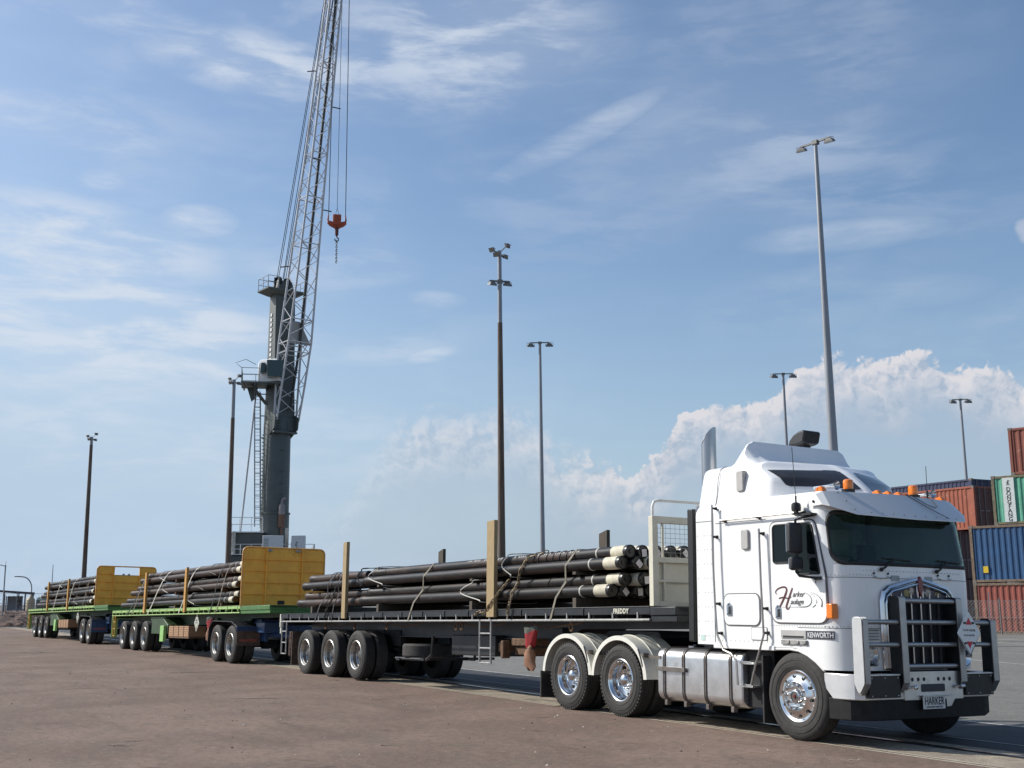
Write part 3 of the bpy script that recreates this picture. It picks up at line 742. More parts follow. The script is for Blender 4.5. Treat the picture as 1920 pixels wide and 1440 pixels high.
# roof air deflector
dfl = MB(); rings = []
for k in range(49):
    t = k / 48; y = 0.20 + 2.02 * t; e = math.sin(PI * min(1, max(0, min(t, 1 - t) * 12.0)) / 2) ** 0.65
    h = 0.335 * e + 0.004; bx = -1.32 + 0.12 * e; pts = []
    tx = -1.12
    prof = [(-1.36, -0.12), (-1.36, 0.0), (-1.28, 0.35), (-1.18, 0.8), (tx, 1.0), (tx + 0.03, 0.99), (tx + 0.07, 0.72), (tx + 0.13, 0.42), (tx + 0.23, 0.18), (tx + 0.33, 0.05), (tx + 0.40, -0.02), (tx + 0.41, -0.12)]
    z0 = 3.455 if 0.1 < t < 0.9 else 3.43
    rings.append([(px_, y, z0 + h * q) for px_, q in prof])
dfl.loft(rings).build('roof_deflector', ROOFW, T, angle=30)
# black roof air-conditioner
ac = MB(); sec = [(x_ - 0.26, z_ + 0.12) for x_, z_ in [(-1.16, 3.72), (-1.13, 3.80), (-1.05, 3.87), (-0.95, 3.91), (-0.86, 3.925), (-0.82, 3.90), (-0.86, 3.75), (-0.92, 3.73), (-1.0, 3.72)]]
ac.prism(sec, 'y', 1.36, 1.68); ac.box(-1.40, -1.24, 1.50, 1.64, 3.45, 3.86)
aco = ac.build('air_conditioner', mat('black_plastic', (0.02, 0.021, 0.024), 0.45, var=0.15), T, bevel=0.03)
gr_ = MB()
for k in range(7): gr_.box(-1.105 - 0.006 * k, -1.078 - 0.006 * k, 1.39, 1.65, 4.005 - 0.021 * k, 4.011 - 0.021 * k)
gr_.build('grille', RUBBER, aco)
# sleeper seam line, cab/sleeper extension, gutter
sm = MB()
sm.tube([(-1.47, -0.001, 1.12), (-1.47, -0.001, 2.80), (-1.46, 0.03, 2.90), (-1.46, 0.06, 3.0), (-1.46, 0.10, 3.3), (-1.46, 0.14, 3.42), (-1.46, 0.22, 3.466), (-1.46, 0.5, 3.48)], 0.005, 5)
sm.tube([(-1.83, -0.001, 2.72), (-1.47, -0.001, 2.72)], 0.004, 5)
sm.tube([(-1.42, -0.001, 2.68), (-0.45, -0.001, 2.68)], 0.004, 5)
sm.tube([surf(s, 1.335, 0.0005) for s in [ARC[7] + (ARC[-1] - 2 * ARC[7]) * k / 50 for k in range(51)]], 0.004, 5)
sm.tube([surf(s, 1.93, 0.0005) for s in [ARC[13] + (ARC[-1] - 2 * ARC[13]) * k / 50 for k in range(51)]], 0.0035, 5)
sm.build('panel_seams', SEAM, T)
rv = MB()
def rivet(x, z, y=-0.001): rv.ball((x, y, z), 0.0075, 4, 0, (1, 0.5, 1))
for k in range(22): rivet(-0.40 + k * 0.045, 1.355)
for z in [1.2 + 0.19 * k for k in range(9)]:
    for x in (-1.80, -1.66, -1.60, -1.52): rivet(x, z)
for k in range(12): rivet(-1.42 + 0.085 * k, 1.15)
for k in range(16):
    s = ARC[14] + 0.05 + 0.045 * k; p = surf(s, 1.355, 0.001); rv.ball(p, 0.007, 4)
    p = surf(s, 1.96, 0.001); rv.ball(p, 0.007, 4)
for k in range(30):
    p = surf(S_F - 0.85 + 0.0586 * k, 2.015, 0.001); rv.ball(p, 0.006, 4)
rv.build('rivets', mat('rivet', (0.45, 0.45, 0.44), 0.4), T)
# skirt lip under the cab
sk = MB(); sk.box(-1.50, -0.35, -0.012, 0.10, 1.045, 1.105)
sk.tube([(-0.35, 0.02, 1.07), (-0.1, 0.02, 1.075), (0.05, 0.02, 1.06), (0.2, 0.02, 1.01), (0.33, 0.02, 0.94), (0.46, 0.02, 0.84)], 0.022, 8)
sk.build('sill', WHITE, T, bevel=0.012)
# door ---------------------------------------------------------------
dp = rpoly([(-0.37, 1.39), (0.565, 1.39), (0.545, 1.95), (0.40, 2.625), (-0.37, 2.625)], [0.14, 0.14, 0.03, 0.12, 0.10])
dg = rpoly([(-0.385, 1.375), (0.58, 1.375), (0.56, 1.95), (0.415, 2.64), (-0.385, 2.64)], [0.15, 0.15, 0.03, 0.13, 0.11])
def onside(poly, y0, y1, m=0, mb=None):
    mb = mb or MB(); return mb.prism(poly, 'y', y0, y1, m)
far_y = WID
door = onside(dp, -0.016, 0.01).build('door', WHITE, T, bevel=0.005)
onside(dg, -0.007, 0.01).build('door_seal', mat('door_rubber', (0.10, 0.09, 0.095), 0.7), door)
fr = [(x, -0.018, z) for x, z in rpoly([(-0.335, 1.43), (0.53, 1.43), (0.51, 1.95), (0.375, 2.595), (-0.335, 2.595)], [0.12, 0.12, 0.03, 0.10, 0.08])]
wp = rpoly([(-0.31, 2.12), (0.10, 2.12), (0.12, 1.975), (0.475, 1.975), (0.36, 2.59), (-0.31, 2.59)], [0.04, 0.02, 0.02, 0.02, 0.08, 0.06])
wo = onside(wp, -0.022, 0.0).build('door_window', SIDEGL, door)
wl = MB().tube([(x, -0.022, z) for x, z in wp], 0.011, 6, 0, closed=True)
wl.tube([(0.12, -0.022, 2.12), (0.115, -0.022, 2.59)], 0.011, 6); wl.build('window_rubber', RUBBER, wo)
def handle(x, z, parent):
    h = MB().prism([(x - 0.045, z - 0.075), (x + 0.045, z - 0.075), (x + 0.045, z + 0.055), (x, z + 0.10), (x - 0.045, z + 0.055)], 'y', -0.030, 0.0, 0)
    h.box(x - 0.034, x + 0.034, -0.036, -0.02, z - 0.062, z + 0.042, 1); h.box(x - 0.03, x + 0.005, -0.042, -0.03, z - 0.055, z + 0.035, 0)
    h.cyl((x, -0.038, z + 0.065), (x, -0.03, z + 0.065), 0.01, 8, 1)
    h.build('handle', [CHROME, RUBBER], parent, bevel=0.003)
handle(-0.25, 1.515, door)
# sleeper lockers
lk = onside(rrect(-1.27, -0.60, 1.35, 1.74, 0.09), -0.014, 0.0).build('locker_door', WHITE, T, bevel=0.005)
onside(rrect(-1.285, -0.585, 1.335, 1.755, 0.10), -0.005, 0.0).build('seal', SEAM, lk); handle(-1.16, 1.545, lk)
lk = onside(rrect(-0.76, -0.48, 1.17, 1.32, 0.02), -0.010, 0.0).build('locker_door', WHITE, T, bevel=0.004)
onside(rrect(-0.768, -0.472, 1.162, 1.328, 0.02), -0.004, 0.0).build('seal', SEAM, lk)
# vents, grab rails, gutter
onside(rrect(-0.90, -0.76, 2.31, 2.57, 0.035), -0.03, 0.0).build('side_vent', GREYP, T, bevel=0.012)
mb = MB().prism(rrect(-1.06, -0.92, 3.08, 3.36, 0.035), 'y', 0.055, 0.14); mb.build('side_vent', GREYP, T, bevel=0.012)
vb = onside(rrect(-0.23, 0.20, 1.20, 1.305, 0.012), -0.012, 0.0).build('air_slot', GREYP, T, bevel=0.004)
MB().box(-0.19, 0.16, -0.016, -0.005, 1.212, 1.235).build('slot_shadow_bar', RUBBER, vb)
mb = MB().box(-0.22, 0.22, -0.02, 0.0, 1.13, 1.185)
for x in (-0.12, 0.04, 0.16): mb.box(x, x + 0.05, -0.034, -0.012, 1.14, 1.178)
mb.build('marker_bracket', mat('bracket_grey', (0.30, 0.29, 0.27), 0.5, var=0.2), T, bevel=0.004)
def rail(pts, r=0.014, m=None, name='grab_rail', br=()):
    b = MB().tube(pts, r, 8)
    o_ = b.build(name, m or mat('grab_alloy', (0.42, 0.40, 0.38), 0.35, metal=0.8), T)
    if br:
        q = MB()
        for x, z in br: q.cyl((x, pts[1][1], z), (x, -0.004, z), 0.016, 8); q.box(x - 0.02, x + 0.02, -0.012, 0.0, z - 0.02, z + 0.02)
        q.build('bracket', RUBBER, o_)
rail([(-1.40, -0.075, 2.93), (-1.395, -0.08, 2.2), (-1.37, -0.08, 1.60), (-1.34, -0.08, 1.22), (-1.22, -0.085, 1.03), (-1.06, -0.09, 0.985), (-0.97, -0.09, 0.90), (-0.95, -0.09, 0.60)], br=((-1.40, 2.88), (-1.395, 2.50), (-1.37, 1.62), (-1.34, 1.24)))
rail([(-0.50, -0.075, 2.56), (-0.485, -0.08, 1.9), (-0.46, -0.08, 1.24), (-0.52, -0.085, 1.08), (-0.62, -0.09, 0.84), (-0.70, -0.09, 0.62)], br=((-0.50, 2.50), (-0.47, 1.56), (-0.46, 1.26)))
rail([(-1.28, -0.055, 2.71), (-0.5, -0.06, 2.715), (0.12, -0.06, 2.72)], 0.011, br=((-1.22, 2.705), (-0.56, 2.71), (0.09, 2.715)))
# steps
for z, x1_ in ((0.885, -0.70), (0.60, -0.74)):
    st = MB().box(-0.97, x1_, -0.03, 0.22, z - 0.025, z)
    for k in range(12): st.box(-0.965 + k * 0.018, -0.955 + k * 0.018, -0.035, 0.0, z - 0.002, z + 0.014)
    st.build('cab_step', ALLOY, T, bevel=0.003)
MB().box(-1.00, -0.50, 0.12, 0.75, 0.32, 1.06).build('step_well', UNDER, T, bevel=0.01)
MB().box(-0.62, 0.5, 0.35, WID - 0.35, 0.62, 1.1).build('engine_bay', UNDER, T)
# visor --------------------------------------------------------------
vs = MB()
top = [(0.36, -0.015, 2.89), (0.44, -0.01, 2.93), (0.49, 0.06, 2.965), (0.54, 0.20, 2.97), (0.60, CY, 2.985), (0.54, WID - 0.20, 2.97), (0.49, WID - 0.06, 2.965), (0.44, WID + 0.01, 2.93), (0.36, WID + 0.015, 2.89)]
bot = [(0.36, -0.03, 2.79), (0.56, -0.03, 2.80), (0.66, 0.0, 2.775), (0.86, 0.24, 2.675), (0.93, CY, 2.655), (0.86, WID - 0.24, 2.675), (0.66, WID - 0.0, 2.775), (0.56, WID + 0.03, 2.80), (0.36, WID + 0.03, 2.79)]
for d in (0.0, -0.008): vs.add([(*p[:2], p[2] + d) for p in top + bot], [(k, k + 1, k + 10, k + 9) for k in range(8)])
N9 = 9
vs.add([*bot, *[(p[0], p[1], p[2] - 0.008) for p in bot]], [(k, k + 1, k + 10, k + 9) for k in range(8)])
vo = vs.build('sun_visor', mat('visor_alloy', (0.66, 0.66, 0.65), 0.34, metal=0.35, coat=0.1, rvar=0.08), T, angle=14)
q = MB()
for k in range(3): q.ball((0.57 + 0.12 * k, 0.24 + 0.01 * k, 2.955 - 0.11 * k), 0.008, 4)
for y in [0.45 + 0.19 * k for k in range(9)]: q.ball((0.895, y, 2.70), 0.007, 4)
for x, z in ((0.42, 2.84),): q.ball((x, -0.03, z), 0.018, 5)
q.tube([(0.585, 1.55, 2.985), (0.70, 1.66, 2.878), (0.72, 1.80, 2.845), (0.68, 1.88, 2.87), (0.585, 1.90, 2.965)], 0.005, 5)
q.tube([(0.59, 1.45, 2.985), (0.74, 1.60, 2.845), (0.885, 1.85, 2.695)], 0.005, 5)
q.build('fasteners', HUBD, vo)
# marker lights, beacons and horns on the roof
for k, (x, y) in enumerate(((0.42, 0.13), (0.50, 1.02), (0.50, 1.21), (0.50, 1.40), (0.42, WID - 0.13))):
    b = MB().prism([(x - 0.10, 2.965), (x + 0.04, 2.965), (x + 0.04, 3.0), (x - 0.0, 3.04), (x - 0.07, 3.02)], 'y', y - 0.038, y + 0.038)
    b.build('marker_light', AMBER, T, bevel=0.012)
for (x, y) in ((0.38, 0.62), (0.38, 1.80)):
    b = MB().lathe([(0.060, 0), (0.064, 0.09), (0.058, 0.115), (0.036, 0.128), (0.001, 0.13)], (x, y, 3.03), 'z', 20)
    bo = b.build('beacon', AMBER, T); MB().lathe([(0.08, -0.06), (0.085, 0.0), (0.0, 0.001)], (x, y, 3.03), 'z', 20).build('base', BLACK, bo)
for (x0, y, L) in ((0.50, 0.30, 0.38), (0.50, 2.04, 0.36)):
    for dy, dl in ((0.0, 0.0), (0.075, 0.08)):
        h = MB().lathe([(0.014, 0), (0.018, L * 0.6), (0.03, L * 0.9), (0.05, L + dl * 0), (0.052, L + 0.004), (0.03, L - 0.03), (0.001, L - 0.05)], (x0 - L - dl, y + dy, 3.055), 'x', 18)
        h.box(x0 - L + 0.02, x0 - L + 0.05, y + dy - 0.012, y + dy + 0.012, 2.94, 3.05)
        h.build('air_horn', CHROME, T)
# aerials
for (x, y, z0, z1, dx_) in ((0.20, -0.10, 2.78, 3.53, -0.04), (0.42, 2.02, 2.96, 3.42, 0.0)):
    a_ = MB().tube([(x, y, z0), (x, y, z0 + 0.14)], 0.012, 8).tube([(x, y, z0 + 0.1), (x + dx_, y, z1)], 0.0045, 6)
    if y < 0: a_.lathe([(0.03, -0.05), (0.055, -0.045), (0.06, 0.0), (0.055, 0.045), (0.03, 0.06), (0.001, 0.06)], (x, y, z0 + 0.0), 'z', 16)
    a_.build('aerial', BLACK, T)
# mirror
def mirror(sgn):
    y = lambda v: v if sgn < 0 else WID - v
    def bx(mb, x0, x1, a, b, z0, z1, m=0):
        lo, hi = sorted((y(a), y(b))); return mb.box(x0, x1, lo, hi, z0, z1, m)
    mb = MB(); bx(mb, 0.20, 0.29, -0.30, -0.09, 2.215, 2.585); mo = mb.build('mirror', mat('mirror_back', (0.028, 0.028, 0.032), 0.6, var=0.15), T, bevel=0.03)
    mb = MB(); bx(mb, 0.22, 0.30, -0.285, -0.10, 2.01, 2.175); mb.build('spot_mirror', mat('mirror_back', (0, 0, 0)), mo, bevel=0.03)
    mb = MB(); bx(mb, 0.194, 0.202, -0.285, -0.105, 2.235, 2.565); bx(mb, 0.214, 0.222, -0.27, -0.115, 2.03, 2.155); mb.build('mirror_glass', CHROME, mo)
    arm = MB()
    arm.tube([(0.42, y(0.0), 2.685), (0.33, y(-0.07), 2.66), (0.27, y(-0.19), 2.62), (0.27, y(-0.20), 1.99), (0.30, y(-0.18), 1.945), (0.42, y(-0.06), 1.925), (0.47, y(0.0), 1.92)], 0.016, 8)
    bx(arm, 0.18, 0.44, -0.10, 0.0, 2.675, 2.70); bx(arm, 0.40, 0.50, -0.05, 0.0, 1.90, 1.94)
    arm.tube([(0.10, y(-0.04), 2.75), (0.22, y(-0.07), 2.70), (0.30, y(-0.05), 2.72), (0.36, y(-0.03), 2.70)], 0.018, 8)
    arm.tube([(0.44, y(-0.05), 1.92), (0.43, y(-0.05), 1.86)], 0.006, 6)
    arm.build('mirror_arm', BLACK, mo)
mirror(-1); mirror(1)
# turn signals
for yy, s_ in ((-1, 1), (1, -1)):
    b = MB(); y0, y1 = (-0.05, 0.05) if yy < 0 else (WID - 0.03, WID + 0.03)
    x_ = 0.58 if yy < 0 else 0.44
    b.box(x_, x_ + 0.10, y0, y1, 1.445, 1.62); b.build('turn_signal', AMBER, T, bevel=0.012)
# badges ------------------------------------------------------------------
MS = Matrix(((1, 0, 0, 0), (0, 0, -1, 0), (0, 1, 0, 0), (0, 0, 0, 1)))       # text on the near side: x right, z up, out to -y
def onS(x, z, y=-0.006): return Matrix.Translation((x, y, z)) @ MS
MF = Matrix(((0, 0, 1, 0), (1, 0, 0, 0), (0, 1, 0, 0), (0, 0, 0, 1)))       # text facing forward (+x): right is +y
def onF(x, y, z): return Matrix.Translation((x, y, z)) @ MF
bd = MB()
s0 = ARC[10] + (0.215 - PL[10][0]); 
for i in range(8):
    sa, sb = s0 + 0.41 * i / 8, s0 + 0.41 * (i + 1) / 8
    V = [surf(sa, 1.205, 0.010), surf(sb, 1.205, 0.010), surf(sb, 1.30, 0.010), surf(sa, 1.30, 0.010)]
    bd.add(V, [(0, 1, 2, 3)])
    for zz in (1.205, 1.30): bd.add([surf(sa, zz, 0.0), surf(sb, zz, 0.0), surf(sb, zz, 0.010), surf(sa, zz, 0.010)], [(0, 1, 2, 3)])
bo = bd.build('badge', mat('badge_black', (0.045, 0.045, 0.055), 0.5), T)
tb = MB(); text_mb(tb, 'KENWORTH', 0.088, Matrix.Identity(4), ext=0.002, bold=0.0012, spacing=0.98)
wmax = max(v[0] for v in tb.v)
tb.v = [tuple(surf(s0 + 0.012 + v[0] / wmax * 0.386, 1.222 + v[1] * 0.98, 0.012 + v[2])) for v in tb.v]
tb.build('lettering', mat('badge_silver', (0.75, 0.75, 0.76), 0.35, metal=0.3), bo)
# door sign writing
MAROON = mat('maroon_vinyl', (0.10, 0.038, 0.04), 0.4)
INK = mat('charcoal_vinyl', (0.075, 0.07, 0.07), 0.4)
dl = MB()
def stroke(pts, ws, m=0, n=16, y=-0.0185):
    """brush stroke: smooth curve through pts with varying width"""
    P = [Vector(p) for p in pts]; Q = []; Wd = []
    for i in range(len(P) - 1):
        p0 = P[max(0, i - 1)]; p1 = P[i]; p2 = P[i + 1]; p3 = P[min(len(P) - 1, i + 2)]
        for k in range(n):
            t = k / n; Q.append(0.5 * ((2 * p1) + (-p0 + p2) * t + (2 * p0 - 5 * p1 + 4 * p2 - p3) * t * t + (-p0 + 3 * p1 - 3 * p2 + p3) * t ** 3)); Wd.append(ws[i] + (ws[i + 1] - ws[i]) * t)
    Q.append(P[-1]); Wd.append(ws[-1]); L_, R_ = [], []
    for i, p in enumerate(Q):
        d = (Q[min(i + 1, len(Q) - 1)] - Q[max(i - 1, 0)]).normalized(); nn = Vector((-d.y, d.x)) * Wd[i] / 2
        L_.append((p.x + nn.x, y, p.y + nn.y)); R_.append((p.x - nn.x, y, p.y - nn.y))
    N = len(Q); dl.add(L_ + R_, [(k, k + 1, k + 1 + N, k + N) for k in range(N - 1)], m)
def dc(px_, py_):  # drawing grid (crop of the door art) to metres
    return (-0.297 + (px_ - 150) * 0.000805, 1.58 + (600 - py_) * 0.000645)
def ST(pts, ws, m=0): stroke([dc(*p) for p in pts], [w * 0.0007 for w in ws], m)
ST([(185, 360), (155, 320), (200, 265), (290, 230), (370, 230), (400, 280), (370, 370), (300, 500), (215, 640)], [14, 22, 28, 30, 34, 42, 50, 46, 36])
ST([(525, 245), (480, 350), (425, 480), (385, 590), (400, 635), (440, 625), (475, 560)], [34, 44, 46, 46, 34, 20, 8])
ST([(225, 440), (320, 420), (430, 440), (500, 410)], [26, 26, 22, 8])
ST([(180, 605), (500, 603), (700, 600)], [3, 4, 8], 1)
ST([(680, 600), (800, 595), (880, 560), (918, 490), (900, 420), (840, 360), (770, 335)], [14, 16, 16, 14, 10, 7, 2], 1)
ST([(900, 335), (1000, 365), (1080, 420), (1130, 500), (1118, 600)], [2, 6, 11, 18, 34], 1)
ST([(900, 360), (960, 390), (985, 420)], [2, 4, 5], 1); ST([(1010, 465), (1025, 500), (1015, 535)], [6, 10, 14], 1); ST([(1000, 555), (975, 580), (935, 605)], [14, 14, 12], 1)
text_mb(dl, 'arker', 0.092, onS(dc(520, 410)[0], dc(515, 410)[1], -0.0185), 1, ext=0.0005, shear=0.4, spacing=0.98, bold=0.001)
text_mb(dl, 'aulage', 0.092, onS(dc(470, 548)[0], dc(465, 548)[1], -0.0185), 1, ext=0.0005, shear=0.4, spacing=0.98, bold=0.001)
dl.build('sign_writing', [MAROON, INK], door)
# small sticker
MB().box(-1.76, -1.68, -0.004, 0, 1.14, 1.21).build('sticker', mat('pale_sticker', (0.5, 0.65, 0.6), 0.5), T)
# black plate and exhaust behind the sleeper
MB().box(-2.02, -1.90, 0.0, 0.10, 1.12, 2.91).build('stack_guard', BLACK, T, bevel=0.012)
ex = MB(); cx_, cy_, R_ = -2.06, 0.45, 0.105; zt = 4.02
ringb = [(cx_ + R_ * math.cos(2 * PI * k / 28), cy_ + R_ * math.sin(2 * PI * k / 28), 1.4) for k in range(28)]
ringt = [(p[0], p[1], zt + 0.10 * (1 - ((p[0] - (cx_ - R_)) / (2 * R_) - 1) ** 2) * 1.0 - 0.0 + 0.0) for p in ringb]
ringt = [(p[0], p[1], 3.86 + 0.25 * math.sin(max(0.0, min(1.0, (((p[0] - cx_) * 0.51 + (p[1] - cy_) * 0.86) + R_) / (2 * R_) * 1.15)) * PI * 0.5)) for p in ringb]
rin = [(cx_ + (p[0] - cx_) * 0.95, cy_ + (p[1] - cy_) * 0.95, p[2] - 0.001) for p in ringt]
rid = [(p[0], p[1], 3.3) for p in rin]
ex.loft([ringb, ringt, rin, rid], 0, caps=True)
ex.build('exhaust_stack', [mat('exhaust_chrome', (0.42, 0.42, 0.43), 0.30, metal=1.0, rvar=0.05), ROOFW], T, angle=50)
# front face: grille ------------------------------------------------------
def gx(y, o=0.0): return fxc(y) + o
lp = [(0.615, 0.88), (0.60, 1.25), (0.595, 1.66), (0.625, 1.755), (0.71, 1.815), (0.95, 1.87), (CY, 1.925), (WID - 0.95, 1.87), (WID - 0.71, 1.815), (WID - 0.625, 1.755), (WID - 0.595, 1.66), (WID - 0.60, 1.25), (WID - 0.615, 0.88)]
go = MB().tube([(gx(y, 0.03), y, z) for y, z in lp], 0.034, 8).tube([(gx(y, 0.055), CY + (y - CY) * 0.93, CY * 0 + 0.88 + (z - 0.88) * 0.955) for y, z in lp], 0.016, 8)
gro = go.build('grille_surround', CHROME, T)
bk = MB(); inn = [(CY + (y - CY) * 0.96, 0.88 + (z - 0.88) * 0.97) for y, z in lp]
bk.add([(gx(y, 0.022), y, 0.86) for y, z in inn[2:11]] + [(gx(y, 0.022), y, z) for y, z in inn[2:11]], [(k, k + 1, k + 10, k + 9) for k in range(8)]); bk.build('radiator_core', mat('radiator_black', (0.008, 0.009, 0.012), 0.7), gro)
br_ = MB()
for k in range(7):
    y = 0.72 + 0.163 * k; zt_ = 1.72
    br_.prism([(y - 0.012, 0.9), (y + 0.010, 0.9), (y + 0.010, zt_), (y, zt_ + 0.05), (y - 0.010, zt_)], 'x', gx(y, 0.032), gx(y, 0.06))
br_.build('grille_bars', CHROME, gro)
sc_ = MB(); hz_l = [(CY + (y - CY) * 0.94, z - 0.045) for y, z in lp[3:10]]; zc = 1.70
for i in range(len(hz_l) - 1):
    a, b = hz_l[i], hz_l[i + 1]; sc_.add([(gx(a[0], 0.034), a[0], zc), (gx(b[0], 0.034), b[0], zc), (gx(b[0], 0.034), b[0], b[1]), (gx(a[0], 0.034), a[0], a[1])], [(0, 1, 2, 3)], 0)
def blot(c, ry, rz, m, seed, n=14):
    rnd = random.Random(seed); pts = []
    for k in range(n):
        t = 2 * PI * k / n; q = rnd.uniform(0.55, 1.1); y = c[0] + ry * q * math.cos(t); z = c[1] + rz * q * math.sin(t); pts.append((gx(y, 0.037), y, z))
    sc_.add(pts, [tuple(range(n))], m)
blot((0.74, 1.74), 0.055, 0.035, 1, 1); blot((1.02, 1.755), 0.09, 0.05, 2, 2); blot((1.08, 1.785), 0.05, 0.04, 3, 5); blot((1.37, 1.77), 0.085, 0.05, 3, 3); blot((1.56, 1.75), 0.06, 0.04, 2, 4)
sc_.build('bug_screen', [mat('screen_mauve', (0.10, 0.09, 0.11), 0.5, metal=0.3, var=0.3, vscale=9), mat('screen_red', (0.22, 0.07, 0.05), 0.5), mat('screen_gold', (0.30, 0.24, 0.09), 0.5, var=0.3), mat('screen_cream', (0.45, 0.40, 0.33), 0.5, var=0.2)], gro)
em = MB().prism([(CY - 0.045, 1.90), (CY, 1.965), (CY + 0.045, 1.90), (CY + 0.04, 1.80), (CY, 1.72), (CY - 0.04, 1.80)], 'x', gx(CY, 0.03), gx(CY, 0.075), 0)
em.box(gx(CY, 0.02), gx(CY, 0.06), CY - 0.06, CY - 0.03, 1.70, 1.88, 1); em.box(gx(CY, 0.02), gx(CY, 0.06), CY + 0.03, CY + 0.06, 1.70, 1.88, 1)
em.build('emblem', [mat('emblem_red', (0.16, 0.02, 0.03), 0.3, coat=0.4), CHROME], gro, bevel=0.006)
# panel under the screen: hinges and reflector plates
hp = MB()
for y in (0.52, 0.74, 1.62, 1.84): hp.ball((gx(y, 0.006), y, 1.985), 0.014, 5, 1); hp.tube([(gx(y, 0.008), y, 1.98), (gx(y, 0.012), y - 0.01, 1.945), (gx(y, 0.01), y + 0.04, 1.94)], 0.006, 5, 0)
for y in (0.60, 1.74): hp.tube([(gx(y - 0.1, 0.012), y - 0.08, 1.935), (gx(y, 0.02), y, 1.925), (gx(y + 0.14, 0.012), y + 0.14, 1.93)], 0.006, 5, 0)
hp.build('hood_clips', [ALLOY, RUBBER], T)
for y in (0.86, 1.44): MB().box(gx(y, -0.002), gx(y, 0.004), y - 0.07, y + 0.07, 1.90, 1.965).build('reflector_plate', mat('plate_grey', (0.33, 0.35, 0.35), 0.5), T)
for y0, z0 in ((0.36, 1.20), (WID - 0.56, 1.20)):
    mb = MB()
    for k in range(4): mb.box(gx(y0 + 0.1, -0.03), gx(y0 + 0.1, 0.010), y0, y0 + 0.20, z0 + 0.035 * k, z0 + 0.035 * k + 0.02)
    mb.build('front_vent', mat('bracket_grey', (0, 0, 0)), T)
# headlights
for y in (0.39, WID - 0.39):
    x = 0.83
    sh = MB().lathe([(0.115, -0.06), (0.12, 0.03), (0.105, 0.045), (0.10, 0.03)], (x, y, 1.035), 'x', 28).build('headlight', CHROME, T)
    MB().lathe([(0.10, 0.03), (0.08, 0.012), (0.04, -0.02), (0.001, -0.03)], (x, y, 1.035), 'x', 24).build('reflector', mat('lamp_reflector', (0.5, 0.5, 0.5), 0.2, metal=0.8, var=0.4, vscale=20), sh)
    MB().ball((x + 0.0, y, 1.035), 0.03, 6).build('bulb', mat('bulb_glass', (0.7, 0.7, 0.7), 0.1), sh)
    MB().box(0.74, 0.832, y - 0.13, y + 0.13, 0.90, 1.17).build('headlight_pocket', ALLOY, T, bevel=0.02)
# bumper -------------------------------------------------------------------
def band(path, z0, z1, th, name, m, parent, bev=0.01, zfun=None):
    """closed band following a plan path"""
    mb = MB(); P = [Vector(p) for p in path]; N = len(P); O, I = [], []
    for i in range(N):
        d = (P[min(i + 1, N - 1)] - P[max(i - 1, 0)]).normalized(); n = Vector((d.y, -d.x)); O.append(P[i]); I.append(P[i] - n * th)
    zf = zfun or (lambda i: (z0, z1))
    rings = []
    for i in range(N):
        a, b = zf(i); rings.append([(O[i].x, O[i].y, a), (O[i].x, O[i].y, b), (I[i].x, I[i].y, b), (I[i].x, I[i].y, a)])
    return mb.loft(rings).build(name, m, parent, bevel=bev, angle=25)
bp = [(0.44, 0.02), (0.60, -0.01), (0.80, -0.01), (0.90, 0.03), (0.97, 0.12), (0.99, 0.25), (1.0, CY), (0.99, WID - 0.25), (0.97, WID - 0.12), (0.90, WID - 0.03), (0.80, WID + 0.01), (0.60, WID + 0.01), (0.44, WID - 0.02)]
bum = band(bp, 0.55, 0.82, 0.05, 'bumper', mat('satin_alloy', (0.72, 0.72, 0.71), 0.38, metal=0.6, var=0.05, rvar=0.1, coat=0.2), T, zfun=lambda i: (0.53 if 0 < i < 12 else 0.66, 0.82))
lp2 = [(0.52, 0.0), (0.70, 0.0), (0.84, 0.02), (0.93, 0.10), (0.985, 0.25), (0.995, CY), (0.985, WID - 0.25), (0.93, WID - 0.10), (0.84, WID - 0.02), (0.70, WID), (0.52, WID)]
band(lp2, 0.29, 0.53, 0.06, 'lower_bumper', mat('scuffed_black', (0.009, 0.009, 0.009), 0.62, spec=0.3, var=0.4, vscale=5, rust=(0.10, 0.09, 0.08), rustmask=(0.66, 0.78), rscale=9), T, zfun=lambda i: (0.30 if i < 7 else 0.33 + 0.05 * (i - 7), 0.545))
pl_ = MB().box(0.985, 1.02, 0.72, 1.74, 0.52, 0.845, 0)
for y in (0.86, 0.96, 1.06, 1.31, 1.41, 1.51): pl_.cyl((1.018, y, 0.755), (1.0225, y, 0.755), 0.024, 14, 1)
pl_.prism(rrect(1.0, 1.42, 0.61, 0.70, 0.02), 'x', 1.018, 1.0225, 2)
pl_.box(1.01, 1.07, 0.98, 1.50, 0.565, 0.578, 0)
pl_.prism([(1.44, 0.56), (1.62, 0.56), (1.52, 0.44), (1.44, 0.43)], 'x', 0.99, 1.022, 0)
pp = pl_.build('bumper_plate', [ALLOY, RUBBER, mat('blue_black', (0.012, 0.016, 0.035), 0.3)], T, bevel=0.004)
for y in (0.80, 1.63): MB().tube([(1.02, y, 0.67), (1.10, y + 0.03, 0.67)], 0.016, 8).ball((1.09, y + 0.03, 0.67), 0.03, 5).tube([(1.05, y - 0.05, 0.665), (1.06, y + 0.06, 0.672)], 0.012, 6).build('tow_pin', CHROME, pp)
npl = MB().box(1.045, 1.055, 0.99, 1.37, 0.415, 0.565).build('number_plate', mat('plate_white', (0.62, 0.62, 0.60), 0.4), T, bevel=0.003)
t_ = MB(); text_mb(t_, 'HARKER', 0.125, onF(1.0575, CY - 0.03, 0.465) @ Matrix.Diagonal((0.72, 1.0, 1, 1)), ext=0.001, align='CENTER', bold=0.001)
